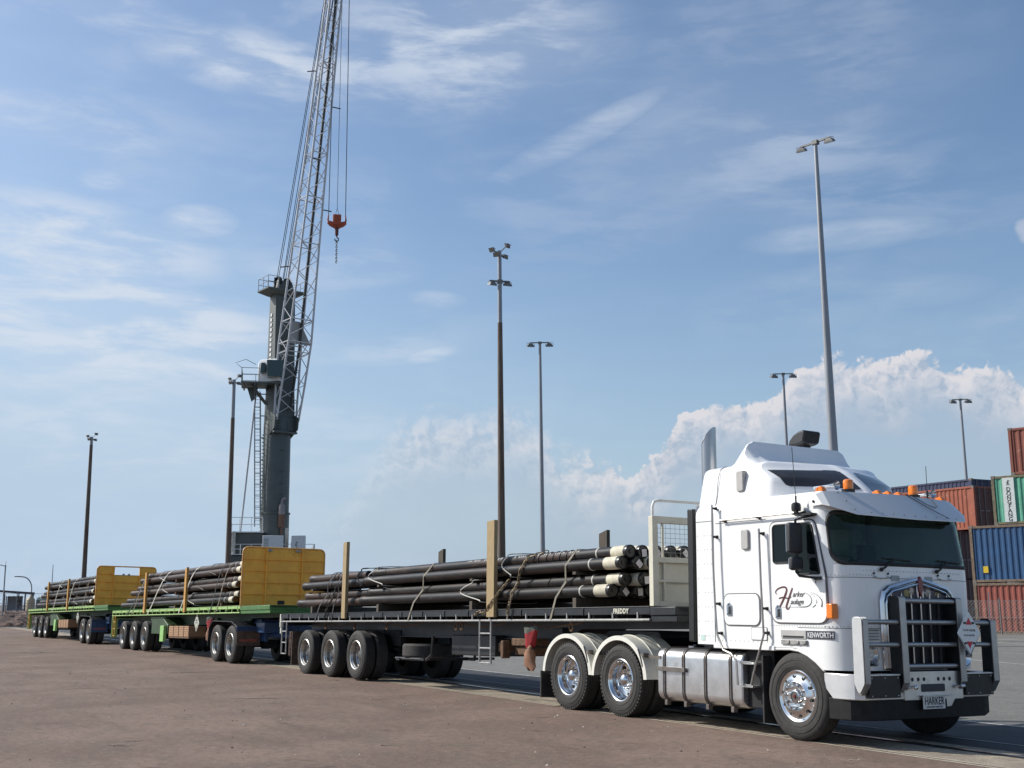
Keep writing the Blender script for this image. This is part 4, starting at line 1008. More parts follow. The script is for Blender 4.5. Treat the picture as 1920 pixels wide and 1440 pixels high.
text_mb(t_, 'NORTHERN TERRITORY', 0.026, onF(1.0575, CY - 0.03, 0.43), ext=0.001, align='CENTER')
t_.build('plate_lettering', RUBBER, npl)
for y0, y1 in ((0.13, 0.64), (WID - 0.64, WID - 0.13)):
    b = MB().box(0.98, 1.035, y0, y1, 0.555, 0.80, 0)
    for yy in (y0 + 0.04, (y0 + y1) / 2, y1 - 0.04):
        for zz in (0.58, 0.78): b.ball((1.036, yy, zz), 0.009, 4, 1)
    b.build('bumper_box', [BLACK, ALLOY], T, bevel=0.006)
    MB().box(0.97, 1.045, y0 - 0.0, y1, 0.802, 0.825).build('bumper_lip', ALLOY, T, bevel=0.006)
# bull bar
BAR = mat('bullbar_alloy', (0.40, 0.39, 0.38), 0.40, metal=0.8, var=0.08, vscale=4, rvar=0.1)
bb = MB()
for z, y0, y1 in ((1.665, 0.72, 1.74), (1.415, 0.06, WID - 0.06), (1.155, 0.06, WID - 0.06), (0.905, 0.72, 1.74)): bb.cyl((1.01, y0, z), (1.01, y1, z), 0.029, 16)
bbo = bb.build('bull_bar', BAR, T)
op = rpoly([(0.90, 1.47), (1.045, 1.47), (1.055, 0.72), (0.965, 0.58), (0.90, 0.72)], [0.05, 0.05, 0.1, 0.04, 0.06])
ofl = rpoly([(1.03, 1.46), (1.058, 1.44), (1.066, 0.72), (0.98, 0.585), (0.955, 0.60), (1.04, 0.74)], 0.01)
mp = rpoly([(0.86, 1.72), (1.045, 1.72), (1.065, 0.72), (0.99, 0.60), (0.88, 0.66)], [0.06, 0.05, 0.08, 0.04, 0.04])
mfl = rpoly([(1.03, 1.725), (1.058, 1.70), (1.075, 0.72), (1.0, 0.60), (0.975, 0.61), (1.05, 0.74)], 0.01)
def post(poly, flange, y0, y1, web, mw):
    p_ = MB().prism(poly, 'y', *web, 0); p_.prism(flange, 'y', y0, y1, 1); p_.build('post', [mw, BAR], bbo, bevel=0.006)
LITP = mat('post_side_alloy', (0.62, 0.62, 0.61), 0.4, metal=0.5, var=0.05)
post(op, ofl, 0.045, 0.125, (0.03, 0.036), LITP); post(op, ofl, WID - 0.135, WID - 0.035, (WID - 0.14, WID - 0.134), BLACK)
MB().prism(op, 'y', 0.128, 0.134).build('post', LITP, bbo)
post(mp, mfl, 0.665, 0.765, (0.66, 0.667), BLACK); post(mp, mfl, 1.665, 1.765, (1.66, 1.667), BLACK)
# fog lamp by the right post
MB().lathe([(0.10, 0), (0.105, 0.05), (0.09, 0.06), (0.001, 0.02)], (0.96, 1.84, 1.0), 'x', 24).build('fog_lamp', CHROME, bbo)
# fuel tank ---------------------------------------------------------------
tk = MB().prism(rrect(0.03, 0.66, 0.30, 1.01, 0.13, 8), 'x', -2.76, -1.0)
tko = tk.build('fuel_tank', TANKM, T, bevel=0.02)
for x in (-2.62, -2.20, -1.74, -1.24):
    sp_ = MB(); o1 = rrect(0.022, 0.668, 0.292, 1.018, 0.135, 8)
    sp_.tube([(x, y, z) for y, z in o1], 0.010, 4, closed=True); sp_.tube([(x + 0.035, y, z) for y, z in o1], 0.010, 4, closed=True)
    sp_.loft([[(x + a, y, z) for y, z in o1] for a in (-0.004, 0.039)], caps=False); sp_.box(x - 0.01, x + 0.045, 0.05, 0.12, 0.24, 0.31)
    sp_.build('tank_strap', STRAPM, tko, bevel=0.003)
MB().box(-2.70, -2.12, -0.015, 0.02, 0.70, 0.76).build('step_bracket', STRAPM, tko, bevel=0.003)
MB().lathe([(0.06, 0), (0.06, 0.04), (0.001, 0.045)], (-2.25, 0.25, 1.01), 'z', 20).build('filler_cap', CHROME, tko)
tk2 = MB().prism(rrect(WID - 0.66, WID - 0.03, 0.30, 1.01, 0.13, 8), 'x', -2.76, -1.0).build('fuel_tank', TANKM, T, bevel=0.02)
# chassis, fifth wheel, drive train
ch = MB().box(-5.9, 0.6, 0.78, 0.86, 0.72, 1.0).box(-5.9, 0.6, 1.56, 1.64, 0.72, 1.0)
for x in (-5.85, -4.3, -3.0, -2.0): ch.box(x, x + 0.12, 0.86, 1.56, 0.76, 0.96)
ch.box(-2.7, -1.0, 0.9, 1.5, 0.35, 0.72).cyl((-5.0, CY, 0.55), (-1.0, CY, 0.75), 0.06, 10)
ch.box(0.0, 0.55, 0.5, 1.9, 0.40, 0.7)
ch.build('chassis', UNDER, T)
fw = MB().prism([(-4.95, 1.02), (-3.75, 1.02), (-3.6, 1.14), (-3.65, 1.22), (-4.9, 1.22), (-5.25, 1.10)], 'y', 0.75, 1.67).box(-4.6, -3.9, 0.8, 1.62, 0.95, 1.05)
MB().box(-2.3, -1.9, 0.5, 1.9, 0.98, 1.10).build('rear_catwalk', DARK, T, bevel=0.01)
fw.build('fifth_wheel', DARK, T, bevel=0.01)
hs = MB()
for k in range(5):
    y = 0.9 + 0.13 * k
    hs.tube([(-1.9, y, 1.5), (-2.15, y + 0.05, 1.15 - 0.03 * k), (-2.5, y, 1.08), (-2.7, y, 1.35)], 0.02, 6)
hs.build('air_hose', RUBBER, T)
# wheels and mudguards
put_wheel('steer', T, 0.0, 0.0); put_wheel('steer', T, 0.0, WID, far=True)
MB().cyl((0, 0.2, 0.45), (0, WID - 0.2, 0.45), 0.07, 10).build('axle', UNDER, T)
for x in (-3.63, -5.01): dual_axle('drive', T, x)
for x in (-3.63, -5.01):
    for y0, y1, yl in ((-0.03, 0.60, -0.035), (WID - 0.60, WID + 0.03, WID + 0.035)):
        mb = MB(); R0 = 0.62; rings = []
        angs = [rad(2 + 176 * k / 28) for k in range(29)]
        for a in angs:
            c, s = math.cos(a), math.sin(a); zz = 0.54
            rings.append([(x + 0.70 * (R0 * c) / R0 * 1.0 * R0 / R0 * 1.0 * (0.69 / 0.70), y0, zz + R0 * s), (x + 0.69 * c, y1, zz + R0 * s), (x + 0.675 * c, y1, zz + (R0 - 0.012) * s), (x + 0.675 * c, y0, zz + (R0 - 0.012) * s)])
        # keep it concentric with the tyre: elliptical arch
        mb.loft(rings)
        lip = [(x + 0.69 * math.cos(a), y0, 0.54 + R0 * math.sin(a)) for a in angs]
        lip2 = [(x + 0.62 * math.cos(a), y0 - 0.004, 0.54 + (R0 - 0.065) * math.sin(a)) for a in angs]
        N = len(lip); mb.add(lip + lip2, [(k, k + 1, k + 1 + N, k + N) for k in range(N - 1)])
        for yy in (y0 + 0.2, y0 + 0.42): mb.tube([(x + 0.70 * math.cos(a), yy, 0.54 + (R0 + 0.008) * math.sin(a)) for a in angs], 0.008, 4)
        mg = mb.build('mudguard', MUDG, T, angle=30)
        if y0 < 0:
            b2 = MB().box(x + 0.60, x + 0.95, 0.02, 0.05, 0.86, 0.90).tube([(x + 0.50, -0.035, 0.98), (x + 0.56, -0.035, 0.86), (x + 0.60, -0.03, 0.74)], 0.012, 6).cyl((x + 0.62, -0.05, 0.90), (x + 0.62, 0.05, 0.90), 0.03, 10)
            b2.build('bracket', STRAPM, mg)
MB().box(-5.79, -5.76, -0.02, 0.58, 0.14, 0.56).build('mud_flap', FLAP, T); MB().box(-5.79, -5.76, WID - 0.58, WID + 0.02, 0.14, 0.56).build('mud_flap', FLAP, T); MB().box(-0.60, -0.575, 0.0, 0.5, 0.16, 0.98).build('mud_flap', FLAP, T)
MB().lathe([(0.60, -0.06), (0.61, 0.5)], (0.02, 0.02, 0.56), 'y', 48).build('wheel_well', UNDER, T) if False else None
# placard hanging on the bull bar
D = thing('warning_placard', 'white diamond shaped placard with two small red triangles clipped on the bull bar', 'placard', (1.13, 1.80, 1.25), (-ROLL, 0, 0))
b = MB().prism(rpoly([(0, -0.27), (0.215, 0.0), (0, 0.27), (-0.215, 0)], 0.02), 'x', 0, 0.006)
b.build('plate', mat('placard_white', (0.78, 0.80, 0.77), 0.45), D, bevel=0.002)
b = MB()
q = [(0, -0.262), (0.208, 0.0), (0, 0.262), (-0.208, 0)]
b.tube([(0.008, y, z) for y, z in q], 0.006, 5, closed=True)
for s in (1, -1):
    for y, z in ((-0.075, 0.12 * s), (0.075, 0.12 * s)): b.box(0.006, 0.014, y - 0.02, y + 0.02, z - 0.012, z + 0.012)
b.build('clips', DARK, D)
b = MB()
for s in (1, -1): b.add([(0.009, -0.055, 0.10 * s), (0.009, 0.055, 0.10 * s), (0.009, 0, 0.185 * s)], [(0, 1, 2)])
b.build('red_triangle', mat('placard_red', (0.55, 0.015, 0.04), 0.4), D)
b = MB(); text_mb(b, 'Trade tipping', 0.042, onF(0.0085, 0.0, 0.025), align='CENTER', ext=0.0005); text_mb(b, 'Australiawide', 0.036, onF(0.0085, 0.0, -0.035), align='CENTER', ext=0.0005)
b.build('lettering', mat('placard_ink', (0.12, 0.10, 0.10), 0.6), D)

# ------------------------------------------------------------------ trailers
PITCH = rad(0.75)
def trailer_matrix(X0): return Matrix.Rotation(-ROLL, 4, 'X') @ Matrix.Translation((X0, 0, 0)) @ Matrix.Rotation(-PITCH, 4, 'Y')
BLKT = mat('trailer_black', (0.014, 0.016, 0.019), 0.42, var=0.3, vscale=2, rust=(0.05, 0.036, 0.028), rustmask=(0.64, 0.8), rvar=0.1)
RAILG = mat('worn_grey_rail', (0.30, 0.30, 0.29), 0.5, var=0.25, vscale=8)
GREENT = mat('trailer_green', (0.33, 0.50, 0.17), 0.45, var=0.12, vscale=3, rust=(0.14, 0.10, 0.05), rustmask=(0.57, 0.72), rscale=7)
GREEND = mat('chassis_green', (0.028, 0.06, 0.02), 0.55, var=0.3, vscale=3)
GREENL = mat('leg_green', (0.28, 0.52, 0.16), 0.45, var=0.1)
YEL = mat('headboard_yellow', (0.95, 0.43, 0.05), 0.5, var=0.10, vscale=1.5, rust=(0.22, 0.10, 0.035), rustmask=(0.60, 0.72), rscale=5)
YELR = mat('headboard_rim', (0.72, 0.36, 0.10), 0.5, var=0.15)
CREAM = mat('headboard_cream', (0.60, 0.57, 0.46), 0.55, var=0.07, vscale=2, rust=(0.20, 0.12, 0.07), rustmask=(0.66, 0.74), rscale=7)
CREAMW = mat('cream_white', (0.72, 0.71, 0.66), 0.5, var=0.05)
BLUED = mat('dolly_blue', (0.025, 0.06, 0.15), 0.45, var=0.25, vscale=3, rust=(0.04, 0.04, 0.05), rustmask=(0.6, 0.85))
TIMB = mat('sawn_timber', (0.34, 0.25, 0.13), 0.8, var=0.2, vscale=2, stretch=(14, 14, 1.2), bump=0.2, bscale=10)
TIMBD = mat('old_timber', (0.075, 0.06, 0.045), 0.85, var=0.3, vscale=2, stretch=(14, 14, 1.2))
TIMBY = mat('painted_timber', (0.50, 0.26, 0.06), 0.7, var=0.2, vscale=2, stretch=(10, 10, 1.2))
PALM = mat('dunnage_timber', (0.36, 0.21, 0.12), 0.85, var=0.2, vscale=2, stretch=(2, 10, 14))
RUSTY = mat('rusty_steel', (0.12, 0.065, 0.035), 0.85, var=0.35, vscale=6)
def trailer(label, X0, xr, xb, xf, axles, style):
    t = thing('flatbed_trailer', label, 'trailer', group='trailers of the road train')
    t.matrix_world = trailer_matrix(X0)
    L = lambda x: x - X0
    r, b, f = L(xr), L(xb), L(xf)
    main = BLKT if style == 'black' else GREENT
    frame = BLKT if style == 'black' else GREEND
    railm = RAILG if style == 'black' else GREENT
    side_end = b if style == 'black' else b
    MB().box(r, f, 0.05, WID - 0.05, 1.345, 1.415).build('deck', mat('deck_plate', (0.10, 0.095, 0.085), 0.7, var=0.3) if style == 'black' else GREEND, t)
    c = MB()
    for y0, y1 in ((0.0, 0.05), (WID - 0.05, WID)):
        c.box(r, side_end, y0, y1, 1.315 if style == 'black' else 1.345, 1.425)
        c.box(r, side_end, y0 - 0.008, y1 + 0.008, 1.422, 1.434)
        x = r + 0.5
        while x < side_end: c.box(x, x + 0.035, y0 - 0.014, y1 + 0.014, 1.31, 1.42); x += 0.93
    c.build('coaming', main, t, bevel=0.004)
    c = MB()
    for y in (0.0, WID):
        c.cyl((r + 0.02, y, 1.24), (side_end, y, 1.24), 0.019, 8)
        x = r + 0.05
        while x < side_end: c.box(x, x + 0.025, y - 0.01, y + 0.01, 1.25, 1.35); x += 0.62 if style == 'black' else 0.55
    c.build('rope_rail', railm, t)
    # front part of the deck without rails
    MB().box(side_end, f, 0.0, WID, 1.30, 1.42).box(side_end, f, 0.02, WID - 0.02, 1.21, 1.30).build('deck_nose', frame if style == 'black' else mat('nose_green', (0.055, 0.15, 0.035), 0.5, var=0.2, vscale=3), t, bevel=0.01)
    c = MB()
    neck = f - 3.4
    for y in (0.72, 1.62):
        c.prism([(r + 0.3, 1.345), (f - 0.2, 1.345), (f - 0.2, 1.12), (neck, 1.10), (neck - 0.5, 0.93), (r + 3.4, 0.93), (r + 2.9, 1.05), (r + 0.3, 1.05)], 'y', y, y + 0.03)
        c.box(r + 3.4, neck - 0.5, y - 0.06, y + 0.09, 0.915, 0.935)
    x = r + 0.4
    while x < f - 0.3: c.box(x, x + 0.05, 0.25, WID - 0.25, 1.24, 1.345); x += 0.62
    c.box(r, r + 0.10, 0.05, WID - 0.05, 1.15, 1.345)
    c.build('chassis_frame', frame, t)
    for ax in axles:
        x = L(ax); dual_axle('trailer', t, x)
    c = MB()
    for ax in axles:
        for y in (0.70, 1.60): c.box(L(ax) - 0.55, L(ax) + 0.55, y, y + 0.10, 0.62, 0.68).box(L(ax) - 0.06, L(ax) + 0.06, y, y + 0.1, 0.55, 1.05)
    for y in (0.70, 1.60): c.box(L(axles[0]) - 0.8, L(axles[-1]) + 0.8, y, y + 0.12, 0.72, 1.06)
    c.box(L(axles[0]), L(axles[-1]), 0.95, 1.45, 0.60, 0.9)
    c.build('suspension', UNDER, t)
    return t, L, r, b, f
# black front trailer
t1, L, r, b, f = trailer('black flatbed trailer with cream headboard coupled directly behind the white prime mover', -14.85, -18.10, -2.87, -2.28, (-16.38, -14.87, -13.36), 'black')
X1 = -14.85
hb = MB()
def hbz(z): return z
xh = b
# frame members of the cream board
hb.box(xh, xh + 0.10, 0.0, 0.10, 1.43, 2.72); hb.box(xh, xh + 0.10, WID - 0.10, WID, 1.43, 2.72)
hb.box(xh + 0.002, xh + 0.098, 0.10, WID - 0.10, 2.62, 2.72); hb.box(xh + 0.002, xh + 0.098, 0.10, WID - 0.10, 2.05, 2.13); hb.box(xh + 0.002, xh + 0.098, 0.10, WID - 0.10, 1.43, 1.50)
hb.box(xh + 0.03, xh + 0.045, 0.10, WID - 0.10, 1.50, 2.05)
hb.box(xh + 0.045, xh + 0.085, 0.10, WID - 0.10, 1.77, 1.81)
for y in (0.20, 0.85, 1.5, 2.15): hb.box(xh + 0.045, xh + 0.09, y, y + 0.035, 1.50, 2.05); hb.box(xh + 0.04, xh + 0.07, y, y + 0.03, 2.13, 2.62)
hbo = hb.build('headboard', CREAM, t1, bevel=0.008)
m_ = MB()
for k in range(1, 26): m_.cyl((xh + 0.05, 0.10 + 0.088 * k, 2.13), (xh + 0.05, 0.10 + 0.088 * k, 2.62), 0.0028, 4)
for k in range(1, 7): m_.cyl((xh + 0.053, 0.10, 2.13 + 0.07 * k), (xh + 0.053, WID - 0.10, 2.13 + 0.07 * k), 0.0028, 4)
m_.build('mesh_window', RAILG, hbo)
hoop = [(xh + 0.05, 0.04, 2.70), (xh + 0.05, 0.04, 2.86), (xh + 0.05, 0.07, 2.93), (xh + 0.05, 0.15, 2.955), (xh + 0.05, CY, 2.96), (xh + 0.05, WID - 0.15, 2.955), (xh + 0.05, WID - 0.07, 2.93), (xh + 0.05, WID - 0.04, 2.86), (xh + 0.05, WID - 0.04, 2.70)]
MB().tube(hoop, 0.022, 10).build('top_hoop', CREAMW, hbo)
def ladder(x, z0, z1, w, n, m, parent, y=-0.01, lean_=0.0):
    mb = MB()
    for xx in (x, x + w): mb.tube([(xx, y, z1), (xx, y - lean_, z0)], 0.02, 8)
    for k in range(n): z = z0 + 0.01 + (z1 - z0) * k / n; mb.cyl((x, y - lean_ * (1 - k / n), z), (x + w, y - lean_ * (1 - k / n), z), 0.015, 8)
    return mb.build('ladder', m, parent)
ladder(L(-7.82), 0.50, 1.26, 0.40, 3, RAILG, t1)
ladder(r + 0.12, 0.45, 1.26, 0.32, 3, RAILG, t1, y=0.0)
nm = MB(); text_mb(nm, 'FREDDY', 0.10, onS(L(-3.74), 1.335, -0.018), ext=0.001, bold=0.0025, spacing=1.05)
nm.build('name_lettering', mat('cream_letter', (0.70, 0.68, 0.56), 0.5), t1)
MB().box(r - 0.09, r - 0.03, 0.0, 0.09, 1.10, 1.42).box(r - 0.10, r - 0.04, 0.02, 0.07, 0.94, 1.10).build('marker_post', mat('post_white', (0.75, 0.74, 0.62), 0.5), t1, bevel=0.01)
for y0 in (0.03, WID - 0.6): MB().box(L(-17.36), L(-17.33), y0, y0 + 0.57, 0.20, 1.0).build('mud_flap', FLAPB, t1)
MB().box(L(-17.9), L(-17.75), 0.15, 0.5, 0.40, 1.0).build('rear_box', FLAPB, t1, bevel=0.02)
# spare wheel in its cradle, landing legs, tool box
sp = TYI.copy() if False else None
sw = MB().lathe([(0.295, 0.02), (0.34, 0), (0.49, 0.0), (0.52, 0.04), (0.52, 0.23), (0.49, 0.27), (0.34, 0.27), (0.295, 0.25), (0.1, 0.2), (0.001, 0.2)], (L(-11.05), 0.60, 0.52), 'z', 48).build('spare_wheel', TYRE, t1)
MB().tube([(L(-11.6), 0.15, 0.50), (L(-10.2), 0.15, 0.50), (L(-10.0), 0.15, 0.60), (L(-9.95), 0.15, 0.95)], 0.03, 8).tube([(L(-11.6), 1.1, 0.50), (L(-10.0), 1.1, 0.50), (L(-9.95), 1.1, 0.95)], 0.03, 8).box(L(-10.4), L(-10.25), 0.1, 1.7, 0.48, 0.53).box(L(-11.5), L(-11.35), 0.1, 1.7, 0.46, 0.51).build('spare_cradle', BLKT, t1)
MB().box(L(-9.85), L(-8.15), 0.5, 1.9, 0.60, 0.98).build('tool_box', BLKT, t1, bevel=0.02)
lg = MB()
for y in (0.62, 1.70): lg.box(L(-6.30), L(-6.10), y, y + 0.12, 0.42, 1.12).box(L(-6.42), L(-5.98), y - 0.1, y + 0.22, 0.29, 0.35).tube([(L(-6.2) + 0.21 * math.cos(t), y + 0.06, 0.36 + 0.12 * math.sin(t)) for t in [PI * k / 12 for k in range(13)]], 0.02, 6)
lg.build('landing_leg', BLKT, t1, bevel=0.01)
MB().box(L(-7.05), L(-6.45), 0.25, 0.60, 0.66, 0.80).box(L(-7.08), L(-6.5), 0.2, 0.62, 0.81, 0.94).box(L(-7.35), L(-7.15), 0.1, 0.3, 0.70, 0.86).box(L(-7.2), L(-7.1), 0.05, 0.2, 0.60, 0.9).build('winding_gear', RUSTY, t1, bevel=0.02)
cl = MB()
for x in (-15.6, -13.9, -12.2, -9.1, -8.9, -5.2): cl.tube([(L(x) + 0.05 * math.cos(t), 0.2, 1.14 + 0.07 * math.sin(t)) for t in [2 * PI * k / 12 for k in range(12)]], 0.014, 6, closed=True)
for x in (-16, -12.6, -9.3, -6.9): cl.tube([(L(x), 0.35, 1.22), (L(x + 0.8), 0.36, 1.12), (L(x + 1.8), 0.35, 1.20)], 0.012, 6)
cl.build('air_line', RUSTY, t1)

# green trailers
def green(label, X0, xr, xb, xf, axles, hole):
    t, L, r, b, f = trailer(label, X0, xr, xb, xf, axles, 'green')
    H = 1.62; z0 = 1.425
    mb = MB(); th = 0.03
    out = rpoly([(0.0, z0), (WID, z0), (WID, z0 + H), (0.0, z0 + H)], [0.005, 0.005, 0.17, 0.17], 8)
    if hole:
        for poly in (rpoly([(0.0, z0), (0.70, z0), (0.70, z0 + H), (0.0, z0 + H)], [0.005, 0.005, 0.005, 0.17], 8), rpoly([(1.76, z0), (WID, z0), (WID, z0 + H), (1.76, z0 + H)], [0.005, 0.005, 0.17, 0.005], 8), [(0.70, z0), (1.76, z0), (1.76, z0 + H - 0.36), (0.70, z0 + H - 0.36)]):
            mb.prism(poly, 'x', b, b + th)
    else: mb.prism(out, 'x', b, b + th)
    h = mb.build('headboard', YEL, t, bevel=0.004)
    rm = MB().tube([(b + 0.03, y, z) for y, z in out], 0.026, 8, closed=True)
    if hole: rm.tube([(b + 0.03, y, z) for y, z in ((0.70, z0 + H - 0.02), (0.70, z0 + H - 0.36), (1.76, z0 + H - 0.36), (1.76, z0 + H - 0.02))], 0.016, 6)
    rm.build('rim', YELR, h)
    rb = MB()
    for k, z in enumerate((0.32, 0.64, 0.96, 1.28)):
        if hole and k == 3:
            rb.box(b + th, b + th + 0.055, 0.02, 0.69, z0 + z, z0 + z + 0.025); rb.box(b + th, b + th + 0.055, 1.77, WID - 0.02, z0 + z, z0 + z + 0.025)
        else: rb.box(b + th, b + th + 0.055, 0.02, WID - 0.02, z0 + z, z0 + z + 0.025)
    for y in (0.66, 1.72): rb.box(b + th, b + th + 0.06, y, y + 0.035, z0, z0 + H - 0.01)
    if not hole: rb.box(b + th, b + th + 0.01, 1.06, 1.26, z0 + 0.05, z0 + 0.16, 1)
    rb.build('ribs', [YEL, RUBBER], h)
    for y in ((1.08, 1.30) if hole else (0.72, 0.80, 1.56, 1.64)):
        lampb = MB().lathe([(0.055, 0), (0.055, 0.04), (0.001, 0.042)], (b, y, z0 + H - 0.34), 'x', 12) if hole else MB().lathe([(0.035, 0), (0.03, 0.05), (0.001, 0.052)], (b + 0.05, y, z0 + H - 0.07), 'x', 12)
        lampb.build('clearance_lamp', mat('grey_lens', (0.35, 0.33, 0.32), 0.4), h)
    ladder(r + 0.30, 0.48, 1.26, 0.28, 3, mat('ladder_yellow', (0.60, 0.36, 0.06), 0.5), t, y=0.0)
    MB().box(r - 0.02, r + 0.04, 0.0, WID, 1.12, 1.42).box(r - 0.015, r + 0.02, 0.0, 0.22, 0.42, 1.12).box(r - 0.015, r + 0.02, WID - 0.22, WID, 0.42, 1.12).build('rear_panel', GREENT, t, bevel=0.005)
    # mudguard wedge behind the wheels, stand leg, dunnage box
    a3 = L(axles[-1])
    MB().prism([(a3 + 0.35, 1.16), (a3 + 2.0, 1.16), (a3 + 2.75, 0.90), (a3 + 2.75, 0.60), (a3 + 0.62, 0.60), (a3 + 0.62, 0.95)], 'y', 0.10, 0.70).build('side_locker', GREEND, t, bevel=0.02)
    MB().box(a3 + 2.15, a3 + 2.60, 0.0, 0.10, 0.36, 0.88).build('leg_guard', GREENL, t, bevel=0.01)
    mb = MB(); xa = a3 + 3.1
    for k in range(6): mb.box(xa, xa + 2.3, 0.05, 0.60, 0.545 + 0.055 * k, 0.595 + 0.055 * k)
    for k in range(2): mb.box(xa, xa + 2.3, 0.66 + 0.5 * k, 1.12 + 0.5 * k, 0.545, 0.86)
    bx = mb.build('dunnage_stack', PALM, t, bevel=0.006)
    mb = MB()
    for q in (0.55, 1.15, 1.75): mb.box(xa + q, xa + q + 0.03, 0.04, 0.62, 0.535, 0.885)
    mb.box(xa - 0.02, xa + 2.32, 0.06, 1.7, 0.49, 0.54); mb.build('rack', RUSTY, bx)
    MB().box(xa - 0.1, xa + 2.4, 0.75, 1.7, 0.9, 1.2).build('tool_box', GREEND, t, bevel=0.02)
    mb = MB()
    for y in (0.62, 1.70): mb.box(xa + 3.2, xa + 3.38, y, y + 0.12, 0.42, 1.12).box(xa + 3.1, xa + 3.5, y - 0.1, y + 0.2, 0.3, 0.35)
    mb.build('landing_leg', GREEND, t, bevel=0.01)
    return t
t2 = green('green flatbed trailer with solid yellow headboard in the middle of the road train', -33.6, -37.03, -21.42, -19.0, (-35.15, -33.55, -31.95), False)
t3 = green('green flatbed trailer with a slot in its yellow headboard, last of the road train', -53.1, -56.95, -40.48, -38.0, (-54.70, -53.10, -51.50), True)

def dolly(label, xa, xb_, xhook, blueflap):
    d = thing('converter_dolly', label, 'dolly', (xb_, 0, 0), (-ROLL, 0, 0), group='dollies between the trailers')
    for x in (xa - xb_, 0.0): dual_axle('trailer', d, x)
    mb = MB()
    for y in (0.70, 1.62): mb.box(xa - xb_ - 0.8, 0.9, y, y + 0.10, 0.62, 1.0)
    mb.box(xa - xb_ - 0.3, 0.4, 0.75, 1.67, 0.98, 1.12); mb.box(-0.9, 0.1, 0.85, 1.57, 1.12, 1.22)
    mb.build('frame', BLUED, d, bevel=0.01)
    mb = MB().tube([(0.8, 0.8, 0.82), (1.9, 1.0, 0.80), (xhook - xb_, CY, 0.80)], 0.075, 4).tube([(0.8, 1.65, 0.82), (1.9, 1.42, 0.80), (xhook - xb_, CY, 0.80)], 0.075, 4)
    mb.box(0.55, 1.25, 0.55, 1.85, 0.86, 1.14).box(1.3, xhook - xb_, 1.1, 1.32, 0.72, 0.86)
    mb.cyl((xhook - xb_, CY, 0.74), (xhook - xb_ + 0.2, CY, 0.74), 0.09, 12)
    mb.build('drawbar', BLUED, d, bevel=0.012)
    mb = MB()
    for y0, y1 in ((-0.02, 0.60), (WID - 0.60, WID + 0.02)):
        pl = [(xa - xb_ - 0.72, 0.42), (xa - xb_ - 0.66, 0.95), (xa - xb_ - 0.35, 1.16), (0.10, 1.16), (0.62, 1.02), (0.62, 0.99), (0.08, 1.135), (xa - xb_ - 0.34, 1.135), (xa - xb_ - 0.63, 0.94), (xa - xb_ - 0.69, 0.42)]
        mb.prism(pl, 'y', y0, y1)
    mb.build('mudguard', BLKT, d, bevel=0.004)
    mb = MB().box(0.60, 0.63, -0.02, 0.68, 0.90, 1.03, 0).box(0.60, 0.63, WID - 0.68, WID + 0.02, 0.90, 1.03, 0)
    fb = mb.build('flap_bar', BLUED, d, bevel=0.005)
    fm_ = BLUED if blueflap else mat('dusty_flap', (0, 0, 0))
    MB().prism(rrect(WID - 0.66, WID + 0.01, 0.50, 0.90, 0.03), 'x', 0.605, 0.62).build('mud_flap', fm_, d)
    fl_ = MB().prism(rrect(-0.01, 0.66, 0.50, 0.90, 0.03), 'x', 0.605, 0.62).build('mud_flap', fm_, d)
    mb = MB(); text_mb(mb, 'HAULMORE', 0.10, onF(0.622, 0.325, 0.615) @ Matrix.Diagonal((0.93, 1, 1, 1)), align='CENTER', ext=0.001, bold=0.003)
    mb.build('flap_lettering', mat('faded_red', (0.45, 0.10, 0.07), 0.6), fl_)
    return d
dolly('blue two-axle dolly with black dusty mud flaps under the front of the middle trailer', -23.55, -22.18, -18.35, False)
dolly('blue two-axle dolly with blue mud flaps under the front of the last trailer', -42.72, -41.35, -37.45, True)

# cloth bags and placards hung under the decks
def bag(x, y, ztop, h, w, cols, label, M, name='tied_sack'):
    t = thing(name, label, 'sack'); t.matrix_world = M @ Matrix.Translation((x, y, ztop))
    n = 18; rings = []
    prof = [(0.0, 1.05), (0.10, 1.0), (0.22, 0.9), (0.38, 0.80), (0.46, 0.58), (0.50, 0.72), (0.62, 0.92), (0.8, 0.95), (0.92, 0.88), (1.0, 0.62)]
    rnd = random.Random(int(abs(x) * 10))
    for q, s in prof:
        R = []
        for k in range(n):
            a = 2 * PI * k / n; e = 1 + 0.14 * math.sin(3 * a + q * 9) + 0.08 * math.sin(7 * a - q * 14) + rnd.uniform(-.05, .05)
            R.append((w * s * e * math.cos(a) + 0.03 * math.sin(q * 7), w * 0.5 * s * e * math.sin(a), -h * q + 0.03 * math.cos(a * 2 + q * 4)))
        rings.append(R)
    for nm_, i0, i1, m in cols: MB().loft(rings[i0:i1 + 1], caps=True).build(nm_, m, t, angle=60)
    MB().tube([(w * 0.66 * math.cos(2 * PI * k / 12), w * 0.33 * math.sin(2 * PI * k / 12), -h * 0.5) for k in range(12)], 0.012, 6, closed=True).build('tie_cord', RUBBER, t)
SACKW = mat('sack_canvas', (0.10, 0.105, 0.09), 0.9, var=0.2); SACKR = mat('sack_red', (0.28, 0.012, 0.016), 0.75, var=0.2); SACKB = mat('sack_brown', (0.24, 0.12, 0.07), 0.85, var=0.2)
M1, M2, M3 = trailer_matrix(X1), trailer_matrix(-33.6), trailer_matrix(-53.1)
bag(-6.32 - X1, 0.12, 1.12, 0.68, 0.15, [('canvas_top', 0, 1, SACKW), ('red_band', 1, 4, SACKR), ('brown_bag', 4, 9, SACKB)], 'tied sack of grey, red and brown cloth hanging under the black trailer beside its ladder', M1)
